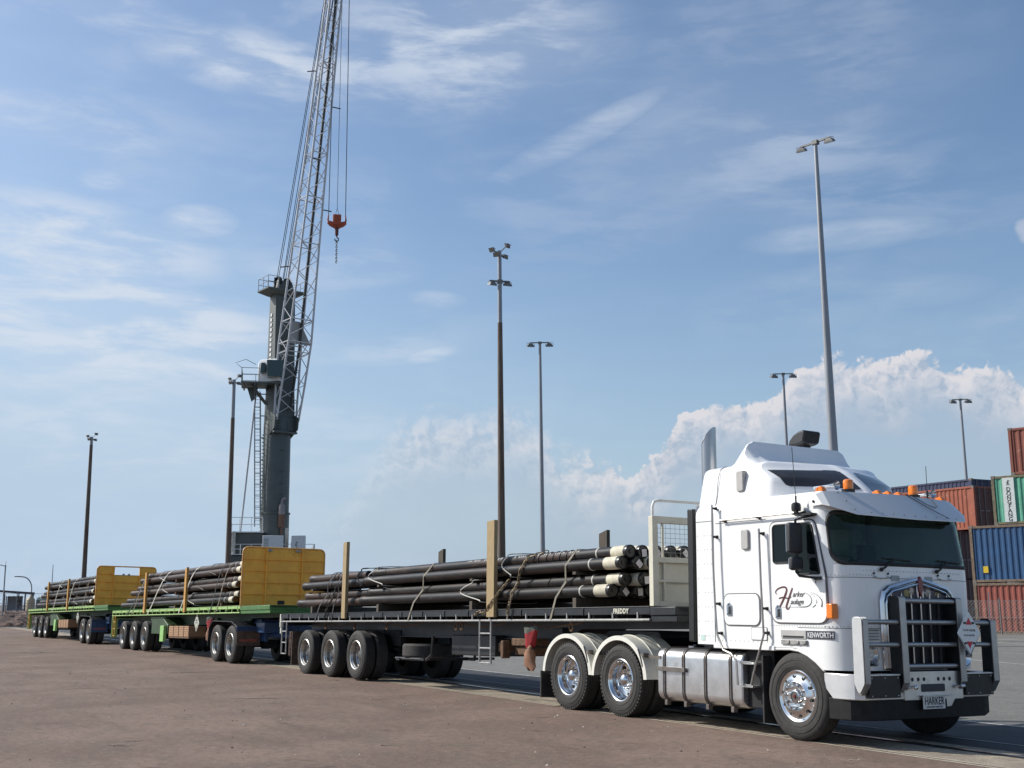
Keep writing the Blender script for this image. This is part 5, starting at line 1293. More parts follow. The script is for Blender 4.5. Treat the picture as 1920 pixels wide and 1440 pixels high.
bag(-24.5 + 33.6, 0.12, 1.13, 0.72, 0.20, [('canvas_top', 0, 1, SACKW), ('red_band', 1, 4, SACKR), ('brown_bag', 4, 9, SACKB)], 'tied red cloth sack hanging under the middle trailer beside the dolly wheels', M2)
for Mx, x, lab in ((M2, -25.75 + 33.6, 'pale diamond placard hanging below the green deck of the middle trailer'), (M3, -44.1 + 53.1, 'pale diamond placard hanging below the green deck of the last trailer')):
    t = thing('hazard_placard', lab, 'placard'); t.matrix_world = Mx @ Matrix.Translation((x, 0.06, 0.97))
    MB().prism([(0, -0.27), (0.27, 0), (0, 0.27), (-0.27, 0)], 'y', 0, 0.01, 0).build('plate', mat('placard_grey', (0.42, 0.42, 0.36), 0.5, var=0.15), t)
    MB().tube([(0.2 * a, -0.003, 0.2 * b_) for a, b_ in ((0, -1), (1, 0), (0, 1), (-1, 0))], 0.006, 4, closed=True).box(-0.12, 0.12, -0.003, 0, -0.01, 0.01).box(-0.06, 0.06, -0.003, 0, 0.06, 0.10).build('marking', DARK, t)

# ------------------------------------------------------------------ pipe loads
PIPEM = bpy.data.materials.new('pipe_steel'); PIPEM.use_nodes = True
def pipemat(m):
    nt = m.node_tree; p = nt.nodes['Principled BSDF']
    tcn = nt.nodes.new('ShaderNodeTexCoord'); oi = nt.nodes.new('ShaderNodeObjectInfo')
    mp = nt.nodes.new('ShaderNodeMapping'); mp.inputs['Scale'].default_value = (0.5, 5, 5)
    ad = nt.nodes.new('ShaderNodeVectorMath'); ad.operation = 'ADD'; nt.links.new(tcn.outputs['Object'], ad.inputs[0])
    cb = ncomb(nt, NX(nt, oi.outputs['Random']) * 37.0, NX(nt, oi.outputs['Random']) * 11.0, 0.0); nt.links.new(cb, ad.inputs[1])
    nt.links.new(ad.outputs[0], mp.inputs['Vector'])
    n = nnoise(nt, mp.outputs[0], 1.6, 6, 0.62); n2 = nnoise(nt, mp.outputs[0], 7.0, 5, 0.7)
    c = nmix(nt, (n + (NX(nt, oi.outputs['Random']) - 0.5) * 0.25).step(0.40, 0.66), (0.011, 0.010, 0.010), (0.056, 0.034, 0.025))
    c = nmix(nt, n2.step(0.54, 0.72) * 0.6, c, (0.095, 0.068, 0.052))
    nt.links.new(c, p.inputs['Base Color']); p.inputs['Metallic'].default_value = 0.15
    rgh = n2 * 0.35 + 0.28; nt.links.new(rgh.s, p.inputs['Roughness'])
    p.inputs['Specular IOR Level'].default_value = 0.35
pipemat(PIPEM)
CAPB = mat('cap_black', (0.014, 0.014, 0.015), 0.35, var=0.2); SLV = mat('pipe_end_cream', (0.52, 0.48, 0.37), 0.7, var=0.15, vscale=6, rust=(0.28, 0.22, 0.15), rustmask=(0.6, 0.75), rscale=12, rand=0.25)
BAND = mat('pipe_band', (0.45, 0.43, 0.38), 0.6)
TAGM = mat('paper_label', (0.62, 0.58, 0.60), 0.6)
STEN = mat('white_stencil', (0.32, 0.31, 0.30), 0.7)
PCACHE = {}
def pipe_mesh(L_, R):
    k = ('b', round(L_, 2), R)
    if k not in PCACHE:
        mb = MB().lathe([(0.001, -L_), (R, -L_), (R, -L_ + 0.01), (R * 1.10, -L_ + 0.02), (R * 1.10, -L_ + 0.22), (R, -L_ + 0.25)] + [(R, -L_ * (1 - q / 6) - 0.0) for q in range(1, 6)] + [(R, -0.05), (0.001, -0.04)], (0, 0, 0), 'x', 20)
        o = mb.build('tmp', PIPEM, angle=40); PCACHE[k] = o.data; bpy.data.objects.remove(o)
    return PCACHE[k]
def endmesh(R, kind):
    k = (kind, R)
    if k not in PCACHE:
        if kind == 'end_sleeve': mb, m = MB().lathe([(R * 0.9, -0.40), (R * 1.03, -0.39), (R * 1.05, -0.20), (R * 1.05, -0.03), (R * 0.9, -0.02)], (0, 0, 0), 'x', 22), SLV
        elif kind == 'end_cap': mb, m = MB().lathe([(R * 1.08, -0.06), (R * 1.09, 0.0), (R * 1.05, 0.02), (R * 0.95, 0.025), (R * 0.9, 0.01), (R * 0.35, 0.01), (R * 0.3, 0.03), (0.001, 0.032)], (0, 0, 0), 'x', 22), CAPB
        elif kind == 'band': mb, m = MB().lathe([(R, -0.79), (R * 1.06, -0.785), (R * 1.06, -0.755), (R, -0.75)], (0, 0, 0), 'x', 22), BAND
        else: mb, m = MB().box(0.028, 0.032, -0.045, 0.045, -0.055, 0.055), TAGM
        o = mb.build('tmp', m, angle=40); PCACHE[k] = o.data; bpy.data.objects.remove(o)
    return PCACHE[k]
def obj(name, data, parent=None):
    o = bpy.data.objects.new(name, data); COL.objects.link(o); o.parent = parent; return o
def pipe(M, xf, y, z, L_, R, label, group, full=True, sleeve=True, tagged=None):
    o = obj('steel_pipe', pipe_mesh(L_, R)); o.matrix_world = M @ Matrix.Translation((xf, y, z)) @ Matrix.Rotation(random.uniform(-0.0012, 0.0012), 4, 'Z')
    tag(o, label, 'pipe', group)
    if full:
        if sleeve: obj('end_sleeve', endmesh(R, 'end_sleeve'), o); obj('band', endmesh(R, 'band'), o)
        obj('end_cap', endmesh(R, 'end_cap'), o)
        if tagged:
            q = obj('paper_label', endmesh(R, 'paper_label'), o); q.rotation_euler = (tagged, 0, 0); q.location = (0, 0.01, -0.02)
    return o
ORD = ['nearest the camera', 'second from the near side', 'third from the near side', 'fourth from the near side', 'fifth from the near side']
RN4 = ['bottom row', 'second row up', 'third row up', 'top row']
RN6 = ['bottom row', 'second row up', 'third row up', 'fourth row up', 'fifth row up', 'top row']
R1 = 0.094
for ri, (zz, xe, odd) in enumerate(((0.265, -3.98, 0), (0.432, -3.78, 1), (0.675, -3.72, 0), (0.842, -3.66, 1))):
    n = 11 if not odd else 10
    for k in range(n):
        y = 0.15 + 0.205 * k + (0.1025 if odd else 0)
        xf = xe + (0 if k == 0 else random.uniform(-0.10, 0.16)) + (0.10 if k else 0)
        if ri == 3 and k > 1: xf += 0.12
        seen = k < 5 or ri == 3
        lab = (f'dark pipe on the black trailer, {RN4[ri]}, {ORD[k]}') if k < 5 else (f'dark pipe on the far half of the {RN4[ri]} on the black trailer')
        pipe(M1, xf - X1, y, 1.42 + zz, 9.4 + random.uniform(-0.1, 0.1), R1, lab, 'pipes on the black trailer', sleeve=(k == 0 or (k * 7 + ri * 3) % 5 in (0, 1) or (ri == 3 and k != 1)), tagged=(0.78 if (k + ri) % 2 else 0.1) if k in (1, 2, 4) else None)
for ri, (zz, xr_, odd) in enumerate(((0.265, -17.25, 0), (0.432, -17.0, 1), (0.675, -16.95, 0), (0.842, -16.75, 1))):
    for k in range(4):
        y = 0.20 + 0.205 * k + (0.1025 if odd else 0)
        xe = (-13.3, -12.7, -13.15, -13.25)[ri]; lg_ = xe - xr_ - (0.05 + 0.1 * k)
        lab = f'short rear pipe on the black trailer, {RN4[ri]}, {ORD[k]}'
        o = pipe(M1, xe - X1 - 0.12 - 0.1 * k, y, 1.42 + zz - 0.012, lg_, R1 * 0.97, lab, 'short pipes at the rear of the black trailer', full=False)
R2 = 0.087
def load6(M, X0, xf0, ends, name, group, seed):
    random.seed(seed)
    for ri, (zz, xr_) in enumerate(zip((0.20, 0.355, 0.62, 0.775, 1.03, 1.185), ends)):
        odd = ri % 2; n = 12 - odd
        for k in range(n):
            if 3 < k < n - 1 and ri < 5: continue
            y = 0.13 + 0.192 * k + (0.096 if odd else 0)
            fo = (0.55, 0.35, 0.30, 0.05, -0.05, -0.05)[ri]
            xf = xf0 - fo - (0 if k == 0 else random.uniform(0, 0.25)); lg_ = xf - xr_ + random.uniform(-0.25, 0.25) * (k > 0)
            lab = f'grey-brown pipe on {name}, {RN6[ri]}, {ORD[k]}' if k < 4 else f'worn grey-brown pipe on the far half of {name}, {RN6[ri]}'
            pipe(M, xf - X0, y, 1.42 + zz, lg_, R2, lab, group, full=(k < 3), sleeve=(k == 0 or k == 2))
load6(M2, -33.6, -21.72, (-35.9, -35.45, -34.55, -33.95, -33.2, -32.5), 'the middle trailer', 'pipes on the middle trailer', 5)
load6(M3, -53.1, -40.85, (-54.8, -54.6, -53.8, -53.6, -52.9, -52.2), 'the last trailer', 'pipes on the last trailer', 9)
random.seed(21)
# stencilled marks on the top near pipe
sg = MB(); rnd = random.Random(3); x = -8.6
while x < -4.9:
    w_ = rnd.uniform(0.02, 0.05)
    if rnd.random() < 0.72:
        o = len(sg.v); sg.box(-w_ / 2, w_ / 2, -0.001, 0.0, -0.018, 0.018)
        a = rad(38); sg.xform(M1 @ Matrix.Translation((x - X1, 0.15 + 0.1025 - (R1 + 0.002) * math.cos(a), 1.42 + 0.842 + (R1 + 0.002) * math.sin(a))) @ Matrix.Rotation(-a, 4, 'X'), o)
    x += w_ + 0.025
tp = [o for o in COL.objects if o.get('label', '') == 'dark pipe on the black trailer, top row, nearest the camera'][0]
so = sg.build('stencil_marks', STEN); so.parent = tp; so.matrix_parent_inverse = tp.matrix_world.inverted()
# timber bearers under and between the layers
def bearers(M, X0, xs, zs, label, group, m):
    for i, x in enumerate(xs):
        for z0, z1 in zs:
            o = MB().box(-0.05, 0.05, 0.06, WID - 0.06, z0, z1).build('timber_bearer', m, bevel=0.005)
            o.matrix_world = M @ Matrix.Translation((x - X0, 0, 0)); tag(o, label, 'bearer', group)
bearers(M1, X1, (-16.2, -12.4, -8.3, -4.9), ((1.42, 1.587), (1.95, 1.997)), 'flat timber bearer laid across the black trailer under the pipe layers', 'timber bearers on the black trailer', TIMBD)
bearers(M2, -33.6, (-32.6, -28.4, -23.4), ((1.42, 1.53), (1.865, 1.95), (2.285, 2.36)), 'flat timber bearer laid across the middle trailer under the pipe layers', 'timber bearers on the middle trailer', RUSTY)
bearers(M3, -53.1, (-51.9, -47.7, -42.6), ((1.42, 1.53), (1.865, 1.95), (2.285, 2.36)), 'flat timber bearer laid across the last trailer under the pipe layers', 'timber bearers on the last trailer', RUSTY)
# stakes
def stake(M, X0, x, y, z1, w, m, label, group, chamfer=False):
    prof = [(-w / 2, 1.30), (w / 2, 1.30), (w / 2, z1), (-w / 2, z1 - (0.06 if chamfer else 0.01))]
    o = MB().prism(prof, 'y', y, y + 0.075).build('timber_stake', m, bevel=0.004)
    o.matrix_world = M @ Matrix.Translation((x - X0, 0, 0)); tag(o, label, 'stake', group)
stake(M1, X1, -13.98, -0.06, 2.99, 0.20, TIMB, 'upright timber stake beside the pipes near the rear wheels of the black trailer', 'stakes of the black trailer')
stake(M1, X1, -7.38, -0.06, 2.99, 0.26, TIMB, 'upright timber stake beside the pipes above the middle ladder of the black trailer', 'stakes of the black trailer')
stake(M1, X1, -7.42, WID - 0.02, 2.93, 0.26, TIMBD, 'dark weathered stake behind the pipes near the headboard of the black trailer', 'stakes of the black trailer', True)
stake(M1, X1, -14.05, WID - 0.02, 2.93, 0.24, TIMBD, 'dark weathered stake behind the pipes at the rear half of the black trailer', 'stakes of the black trailer', True)
for M, X0, xs, nm_ in ((M2, -33.6, (-31.95, -26.85), 'middle'), (M3, -53.1, (-51.3, -46.2), 'last')):
    stake(M, X0, xs[0], -0.06, 2.72 if nm_ == 'middle' else 2.70, 0.19, TIMBY, f'yellow-brown stake beside the pipes at the rear of the {nm_} trailer', f'stakes of the {nm_} trailer')
    stake(M, X0, xs[1], -0.06, 2.70, 0.19, TIMBY, f'yellow-brown stake beside the pipes at the middle of the {nm_} trailer', f'stakes of the {nm_} trailer', True)
# straps, ropes and chains
WEB = mat('webbing_strap', (0.19, 0.17, 0.13), 0.8, var=0.2); ROPEW = mat('white_rope', (0.60, 0.58, 0.52), 0.8); CHAINM = mat('load_chain', (0.20, 0.15, 0.09), 0.6, metal=0.3, var=0.3, vscale=30)
DKROPE = mat('dark_strap', (0.03, 0.03, 0.032), 0.8)
def ribbon(path, w, th, m, name, label, cat, group, M, X0):
    """flat band that follows path in (x, y, z); its width runs along x"""
    P = [Vector((p[0] - X0, p[1], p[2])) for p in path]; rings = []
    for i, p in enumerate(P):
        d = (P[min(i + 1, len(P) - 1)] - P[max(i - 1, 0)]).normalized()
        wx = Vector((1, 0, 0)); wx = (wx - wx.dot(d) * d).normalized() * w / 2; nn = d.cross(wx).normalized() * th / 2
        rings.append([p + wx + nn, p - wx + nn, p - wx - nn, p + wx - nn])
    o = MB().loft(rings).build(name, m, angle=30); o.matrix_world = M; return tag(o, label, cat, group)
def overpath(xt, xb_, ztop, zrows, ybulge, zb=1.25):
    """from the near rail up over the near pipes and across the top to the far rail"""
    P = [(xb_, -0.02, zb), (xb_ + (xt - xb_) * 0.25, 0.015, 1.60)]
    for z, yb in zip(zrows, ybulge):
        q = (z - zb) / (ztop - zb); P.append((xb_ + (xt - xb_) * q, yb, z))
    P += [(xt, 0.20, ztop), (xt, 0.6, ztop + 0.012), (xt, CY, ztop + 0.015), (xt, WID - 0.4, ztop + 0.012), (xt, WID - 0.15, ztop - 0.02), (xt, WID + 0.0, 2.1), (xt, WID + 0.02, 1.25)]
    return P
ZT1 = 1.42 + 0.842 + R1
for xt, xb_, m, lab, w_ in ((-5.02, -5.48, WEB, 'khaki strap over the pipes nearest the headboard of the black trailer', 0.05), (-10.05, -10.75, WEB, 'dark webbing strap over the pipes in the middle of the black trailer', 0.05), (-15.0, -15.75, DKROPE, 'black strap over the pipe ends at the rear of the black trailer', 0.05), (-14.55, -14.75, DKROPE, 'black strap over the pipes just behind the rear stake of the black trailer', 0.04)):
    ribbon(overpath(xt, xb_, ZT1 + 0.006, (1.70, 1.85, 2.10, 2.26), (0.045, 0.12, 0.045, 0.14)), w_, 0.006, m, 'load_strap', lab, 'strap', 'straps over the pipes', M1, X1)
def bundle_loop(x, dx_, z0, z1, y0, y1, m, name, label, M, X0, r=0.010, sag=0.12):
    P = [(x, y0 + 0.12, z1 + 0.02), (x - 0.08, y0 + 0.02, z1 - 0.04), (x - sag, y0 - 0.01, (z0 + z1) / 2 + 0.04), (x - sag + 0.03, y0 - 0.005, (z0 + z1) / 2 - 0.05), (x + dx_ * 0.6, y0 + 0.03, z0 + 0.02), (x + dx_, y0 + 0.1, z0 - 0.02)]
    P += [(x + dx_, y1, z0 - 0.02), (x, y1 + 0.05, (z0 + z1) / 2), (x, y1, z1 + 0.02)]
    Q = []
    for i in range(len(P)):
        p0, p1, p2, p3 = (Vector(P[(i + j) % len(P)]) for j in (-1, 0, 1, 2))
        for k in range(4):
            t = k / 4; Q.append(0.5 * ((2 * p1) + (-p0 + p2) * t + (2 * p0 - 5 * p1 + 4 * p2 - p3) * t * t + (-p0 + 3 * p1 - 3 * p2 + p3) * t ** 3))
    o = MB().tube([(q.x - X0, q.y, q.z) for q in Q], r, 6, closed=True).build(name, m); o.matrix_world = M; tag(o, label, 'sling', 'slings round the pipe bundles')
bundle_loop(-12.35, 0.25, 1.995, 2.36, 0.02, 1.2, ROPEW, 'rope_sling', 'white rope sling round the upper pipes beside the rear stake of the black trailer', M1, X1, sag=0.42)
bundle_loop(-8.15, 0.28, 1.585, 1.95, 0.02, 1.2, ROPEW, 'rope_sling', 'white rope sling round the lower pipes beside the front stake of the black trailer', M1, X1, sag=0.42)
bundle_loop(-6.9, 0.05, 1.995, 2.36, 0.03, 1.2, BAND, 'rope_sling', 'grey sling round the upper pipes right of the front timber stake', M1, X1, sag=0.2)
bundle_loop(-13.2, -0.1, 1.995, 2.36, 0.03, 1.2, DKROPE, 'wire_sling', 'black wire sling round the upper pipes by the rear timber stake', M1, X1, r=0.014, sag=0.2)
def wire_tie(x, y_, z_, a0, a1, dx_):
    P = [(x - X1 + dx_ * q, y_ - (R1 + 0.004) * math.cos(rad(a0 + (a1 - a0) * q)), z_ + (R1 + 0.004) * math.sin(rad(a0 + (a1 - a0) * q))) for q in [k / 10 for k in range(11)]]
    o = MB().tube(P, 0.007, 4).build('wire_tie', DKROPE); o.matrix_world = M1; return o
for x in (-6.2, -5.95, -5.75, -5.55, -5.35, -15.3, -15.1, -14.9, -14.7, -6.55):
    tag(wire_tie(x, 0.2525, 1.42 + 0.842, -70, 90, 0.16), 'thin black wire tie round the topmost near pipe of the black trailer', 'wire tie', 'wire ties on the pipes of the black trailer')
for x in (-5.9, -5.2, -15.4, -15.2, -15.0):
    tag(wire_tie(x, 0.2525, 1.42 + 0.432, -60, 80, 0.2), 'thin black wire tie round a lower near pipe of the black trailer', 'wire tie', 'wire ties on the lower pipes of the black trailer')
def chain(path, M, X0, label, name='load_chain', m=None, s=0.055):
    P = [Vector((p[0] - X0, p[1], p[2])) for p in path]; Q = [P[0]]
    for a, b_ in zip(P[:-1], P[1:]):
        n = max(1, int((b_ - a).length / (s * 0.62))); Q += [a + (b_ - a) * (k + 1) / n for k in range(n)]
    mb = MB()
    for i in range(len(Q) - 1):
        a, b_ = Q[i], Q[i + 1]; d = (b_ - a).normalized(); u = d.cross(Vector((1, 0, 0)) if abs(d.x) < .9 else Vector((0, 0, 1))).normalized(); v = d.cross(u)
        if i % 2: u, v = v, u
        c = (a + b_) / 2; mb.tube([c + d * s * 0.55 * math.cos(t) + u * s * 0.27 * math.sin(t) for t in [2 * PI * k / 8 for k in range(8)]], s * 0.105, 4, closed=True)
    o = mb.build(name, m or CHAINM); o.matrix_world = M; tag(o, label, 'chain', 'chains over the pipes')
chain([(-6.05, 0.30, ZT1 + 0.03), (-6.35, 0.10, 2.30), (-6.50, 0.02, 2.06), (-6.62, 0.06, 1.86), (-6.72, 0.0, 1.70), (-6.75, -0.06, 1.45), (-6.78, -0.06, 1.32)], M1, X1, 'rusty chain over the pipes right of the front timber stake, black trailer', s=0.10)
chain([(-6.9, 0.05, 1.93), (-7.1, -0.04, 1.72), (-7.35, -0.08, 1.52), (-7.6, -0.05, 1.36), (-7.8, -0.04, 1.40), (-8.0, -0.04, 1.34)], M1, X1, 'chain slung low round the foot of the front timber stake', s=0.09)
chain([(-14.6, 0.02, 2.0), (-14.75, -0.02, 1.72), (-15.0, -0.04, 1.5), (-15.1, -0.04, 1.3)], M1, X1, 'dark chain hanging beside the rear stake of the black trailer', s=0.09, m=DARK)
def tie_down(M, X0, group, name, lst, ztop):
    for xt, xb_, m, place in lst:
        P = [(xb_, -0.02, 1.25), (xb_ + (xt - xb_) * 0.2, 0.0, 1.55), (xb_ + (xt - xb_) * 0.5, -0.005, 2.02), (xb_ + (xt - xb_) * 0.75, 0.0, 2.36), (xb_ + (xt - xb_) * 0.92, 0.06, 2.60), (xt, 0.18, ztop), (xt, CY, ztop + 0.01), (xt, WID - 0.2, ztop), (xt, WID, 2.2), (xt, WID, 1.3)]
        ribbon(P, 0.045 if m is not CHAINM else 0.05, 0.008, m, 'load_strap', f'{place} over the pipes on {name}', 'strap', group, M, X0)
ZT2 = 1.42 + 1.185 + R2 + 0.008
tie_down(M2, -33.6, 'straps on the middle trailer', 'the middle trailer', ((-22.55, -23.6, WEB, 'light webbing strap nearest the headboard'), (-23.2, -24.2, DKROPE, 'dark chain-like strap second from the headboard'), (-26.0, -27.6, ROPEW, 'pale strap just ahead of the front stake'), (-29.2, -31.6, ROPEW, 'pale strap between the two stakes'), (-32.0, -33.9, WEB, 'webbing strap at the rear ends'), (-31.6, -34.6, DKROPE, 'dark strap at the rearmost ends')), ZT2)
tie_down(M3, -53.1, 'straps on the last trailer', 'the last trailer', ((-41.6, -43.1, WEB, 'light strap nearest the headboard'), (-43.6, -45.0, DKROPE, 'dark strap second from the headboard'), (-44.9, -46.4, ROPEW, 'pale strap by the front stake'), (-48.2, -50.0, ROPEW, 'pale strap between the stakes'), (-51.2, -52.8, DKROPE, 'dark strap at the rear ends')), ZT2)
for Mx, X0, nm_, xs in ((M2, -33.6, 'middle', ((-29.5, 1.95, 2.28), (-25.4, 1.95, 2.28), (-29.9, 2.36, 2.68), (-24.2, 2.36, 2.68), (-26.3, 1.53, 1.86))), (M3, -53.1, 'last', ((-48.4, 2.36, 2.68), (-45.4, 1.95, 2.28), (-44.6, 1.53, 1.86)))):
    for j, (x, z0, z1) in enumerate(xs):
        lay = {1.95: 'middle', 2.36: 'upper', 1.53: 'lower'}[z0]; side = 'rear' if x < X0 + 5.5 else 'front'
        bundle_loop(x, 0.2, z0, z1, 0.02, 1.0, ROPEW if (j % 2 == 0) else WEB, 'rope_sling', f'{"white" if j % 2 == 0 else "khaki"} sling round the {lay} pipe bundle at the {side} of the {nm_} trailer', Mx, X0, sag=0.35)

# ------------------------------------------------------------------ harbour crane
CR = thing('harbour_crane', 'tall grey mobile harbour crane with pale lattice boom rising behind the trailers', 'crane', (-80.64, 21.96, 0), (0, 0, rad(70.5)))
CGREY = mat('crane_grey', (0.075, 0.088, 0.083), 0.5, var=0.08, vscale=0.6, rust=(0.08, 0.09, 0.085), rustmask=(0.6, 0.8), rscale=0.5)
CLITE = mat('boom_grey', (0.50, 0.51, 0.53), 0.45, var=0.05)
CWHT = mat('crane_white', (0.62, 0.63, 0.63), 0.5, var=0.05)
CDRK = mat('crane_dark', (0.035, 0.04, 0.042), 0.6, var=0.2)
CRAIL = mat('crane_railing', (0.22, 0.24, 0.25), 0.5)
A27 = rad(27); EW = Vector((math.cos(A27), math.sin(A27), 0)); ED = Vector((math.sin(A27), -math.cos(A27), 0))
def cw(w, d, z): v = EW * w + ED * d; return (v.x, v.y, z)
mb = MB().lathe([(1.15, 1.5), (1.14, 8.6), (1.10, 8.62), (1.10, 15.9), (0.9, 16.5)], (-0.08, 0, 0), 'z', 40).lathe([(1.14, 8.55), (1.22, 8.57), (1.22, 8.7), (1.12, 8.72)], (-0.08, 0, 0), 'z', 40)
for z in (13.7, 12.0, 11.0, 10.1): mb.box(0.25, 0.62, -1.14, -1.05, z, z + 0.05)
tw = mb.build('tower_column', CGREY, CR, angle=40)
mb = MB()
secs = [(15.4, 1.0, 0.85), (19.0, 0.92, 0.75), (26.8, 0.88, 0.55), (28.0, 0.62, 0.42)]
mb.loft([[cw(sx * w + 0.08, sy * d, z) for sx, sy in ((-1, -1), (1, -1), (1, 1), (-1, 1))] for z, w, d in secs])
up = mb.build('upper_tower', CGREY, CR, bevel=0.03)
mb = MB()
for k in range(11): z = 24.9 - 0.42 * k; mb.box(-0.02, 0.0, -0.14, 0.14, z, z + 0.26)
mb.xform(Matrix.Translation(Vector(cw(-0.845, -0.1, 0))) @ Matrix.Rotation(A27, 4, 'Z')); mb.build('number_marks', CWHT, up)
# top platform with sheaves
mb = MB().loft([[cw(sx * w, sy * d, z) for sx, sy in ((-1, -1), (1, -1), (1, 1), (-1, 1))] for z, w, d in ((26.7, 0.9, 0.7), (27.0, 1.75, 1.0), (27.12, 1.75, 1.0))])
mb.build('top_platform', CGREY, CR)
mb = MB()
for s in (-1, 1):
    for q in (-0.45, 0.0, 0.45): mb.lathe([(0.42, -0.05), (0.45, -0.06), (0.40, 0.0), (0.45, 0.06), (0.42, 0.05), (0.1, 0.05), (0.1, -0.05)], (0, 0, 0), 'x', 20); o_ = len(mb.v) - 7 * 20; mb.xform(Matrix.Translation(Vector(cw(0.4 * s + 0.1 * q, 0.3 * q, 27.9))) @ Matrix.Rotation(A27, 4, 'Z'), o_)
for s in (-1, 1): mb.prism([(-0.5, 27.1), (0.5, 27.1), (0.3, 28.3), (-0.2, 28.3)], 'x', s * 0.62 - 0.04, s * 0.62 + 0.04)
mb.build('sheave', CDRK, CR)
def railing(mb, pts, h=1.0, r=0.025, n=None):
    for z in (h, h * 0.5): mb.tube([(p[0], p[1], p[2] + z) for p in pts], r, 4)
    for a, b_ in zip(pts[:-1], pts[1:]):
        a, b_ = Vector(a), Vector(b_); k = max(1, int((b_ - a).length / 0.8))
        for i in range(k + 1): p = a + (b_ - a) * i / k; mb.cyl(p, (p.x, p.y, p.z + h), r, 4)
mb = MB(); railing(mb, [cw(-1.7, 0.9, 27.12), cw(-1.7, -0.9, 27.12), cw(1.7, -0.9, 27.12), cw(1.7, 0.9, 27.12)], 1.0); railing(mb, [cw(-1.7, 0.9, 27.12), cw(-0.8, 0.95, 27.12)], 1.0)
mb.build('railing', CRAIL, CR)
# boom
def bz(z): return 1.15 + 0.187 * (z - 16.1)
BS = [(16.1, 0.98, 0.22), (19.0, 1.02, 0.55), (22.3, 1.02, 0.86), (27.8, 0.86, 0.80), (34.0, 0.72, 0.70), (40.0, 0.62, 0.60), (48.0, 0.54, 0.42), (53.0, 0.5, 0.36)]
def bsec(z):
    for a, b_ in zip(BS[:-1], BS[1:]):
        if z <= b_[0]: t = (z - a[0]) / (b_[0] - a[0]); return a[1] + (b_[1] - a[1]) * t, a[2] + (b_[2] - a[2]) * t
    return BS[-1][1:]
def bp_(i, z):
    w, d = bsec(z); s = ((-1, 1), (1, 1), (1, -1), (-1, -1))[i]; return Vector(cw(s[0] * w + 0.12, bz(z) + s[1] * d, z))
mb = MB()
for i in range(4):
    zs_ = [16.1, 17.5, 19, 20.6, 22.3, 27.8, 34, 40, 48, 53]; mb.tube([bp_(i, z) for z in zs_], 0.085, 8)
z = 16.5; k = 0
while z < 52.4:
    st_ = 1.25 if z < 30 else 1.05
    for i in range(4):
        j = (i + 1) % 4; a, b_ = (i, j) if k % 2 else (j, i); mb.cyl(bp_(a, z), bp_(b_, z + st_), 0.036, 5)
    if k % 7 == 4:
        for i in range(4): mb.cyl(bp_(i, z), bp_((i + 1) % 4, z), 0.045, 5)
    z += st_; k += 1
for zq in (22.3, 24.1, 34.0):
    for i in range(4): mb.cyl(bp_(i, zq), bp_((i + 1) % 4, zq), 0.05, 6)
mb.build('boom', CLITE, CR)
mb = MB().tube([Vector(cw(0.45, bz(17) - 0.2, 17)), Vector(cw(0.5, bz(22) + 0.1, 22)), Vector(cw(0.45, bz(30), 30)), Vector(cw(0.3, bz(53), 53))], 0.11, 6)
mb.build('cable_duct', CDRK, CR)
MB().add([bp_(0, 22.3), bp_(1, 22.3), bp_(1, 24.1) * 0.4 + bp_(0, 24.1) * 0.6, bp_(0, 24.1)], [(0, 1, 2, 3)]).xform(Matrix.Translation((0, 1.0, 0))).build('panel', mat('panel_grey', (0.30, 0.31, 0.31), 0.6), CR)
mb = MB()
for z, i in ((28.6, 3), (33.1, 1), (37.0, 0), (41.5, 1), (44.5, 3)): p = bp_(i, z); mb.cyl(p, p + Vector((0.75 if i in (1, 2, 0) else -0.75, 0, -0.12)), 0.05, 6)
mb.build('lamp_arm', CDRK, CR)
tip = Vector(cw(0.1, bz(53), 53))
MB().lathe([(0.55, -0.3), (0.6, -0.3), (0.6, 0.3), (0.55, 0.3)], (tip.x, tip.y, 53.2), 'x', 20).box(tip.x - 0.7, tip.x + 0.7, tip.y - 0.5, tip.y + 0.5, 52.9, 53.3).build('boom_head', CLITE, CR)
mb = MB()
for a, o_ in ((-0.55, -0.45), (-0.40, -0.35), (0.0, -0.1), (0.08, 0.3), (0.25, 0.35)): mb.cyl(cw(a, 0.1, 28.2), tuple(tip + EW * o_ - ED * 0.4), 0.03, 5)
mb.build('luffing_rope', CDRK, CR)
# hoist ropes fall plumb from the boom head to the hook
HX, HY = tip.x + 0.35, tip.y - 0.5
mb = MB(); mb.cyl((HX - 0.66, HY, 31.1), (HX - 0.5, HY, 53), 0.032, 5).cyl((HX + 0.66, HY, 31.1), (HX + 0.66, HY, 53), 0.032, 5).cyl((HX, HY, 32.1), (HX + 0.1, HY, 53), 0.02, 5).cyl((HX, HY, 32.1), (HX + 0.3, HY, 31.15), 0.02, 5).cyl((HX, HY, 32.1), (HX - 0.2, HY, 31.15), 0.015, 5)
mb.build('hoist_rope', CDRK, CR)
hk = thing('hook_block', 'orange hook block with a hanging chain, suspended from the crane ropes', 'hook'); hk.matrix_world = Matrix.Translation((-80.64, 21.96, 0)) @ Matrix.Rotation(rad(70.5), 4, 'Z') @ Matrix.Translation((HX, HY, 29.45)) @ Matrix.Diagonal((0.88, 0.88, 0.9, 1))
HOR = mat('hook_orange', (0.40, 0.075, 0.03), 0.6, var=0.2, vscale=4, rust=(0.10, 0.03, 0.02), rustmask=(0.6, 0.75))
mb = MB().box(-0.36, 0.36, -0.3, 0.3, 1.35, 2.3)
for k in (-1, 0, 1): mb.box(0.22 * k - 0.03, 0.22 * k + 0.03, -0.34, -0.3, 1.3, 2.3)
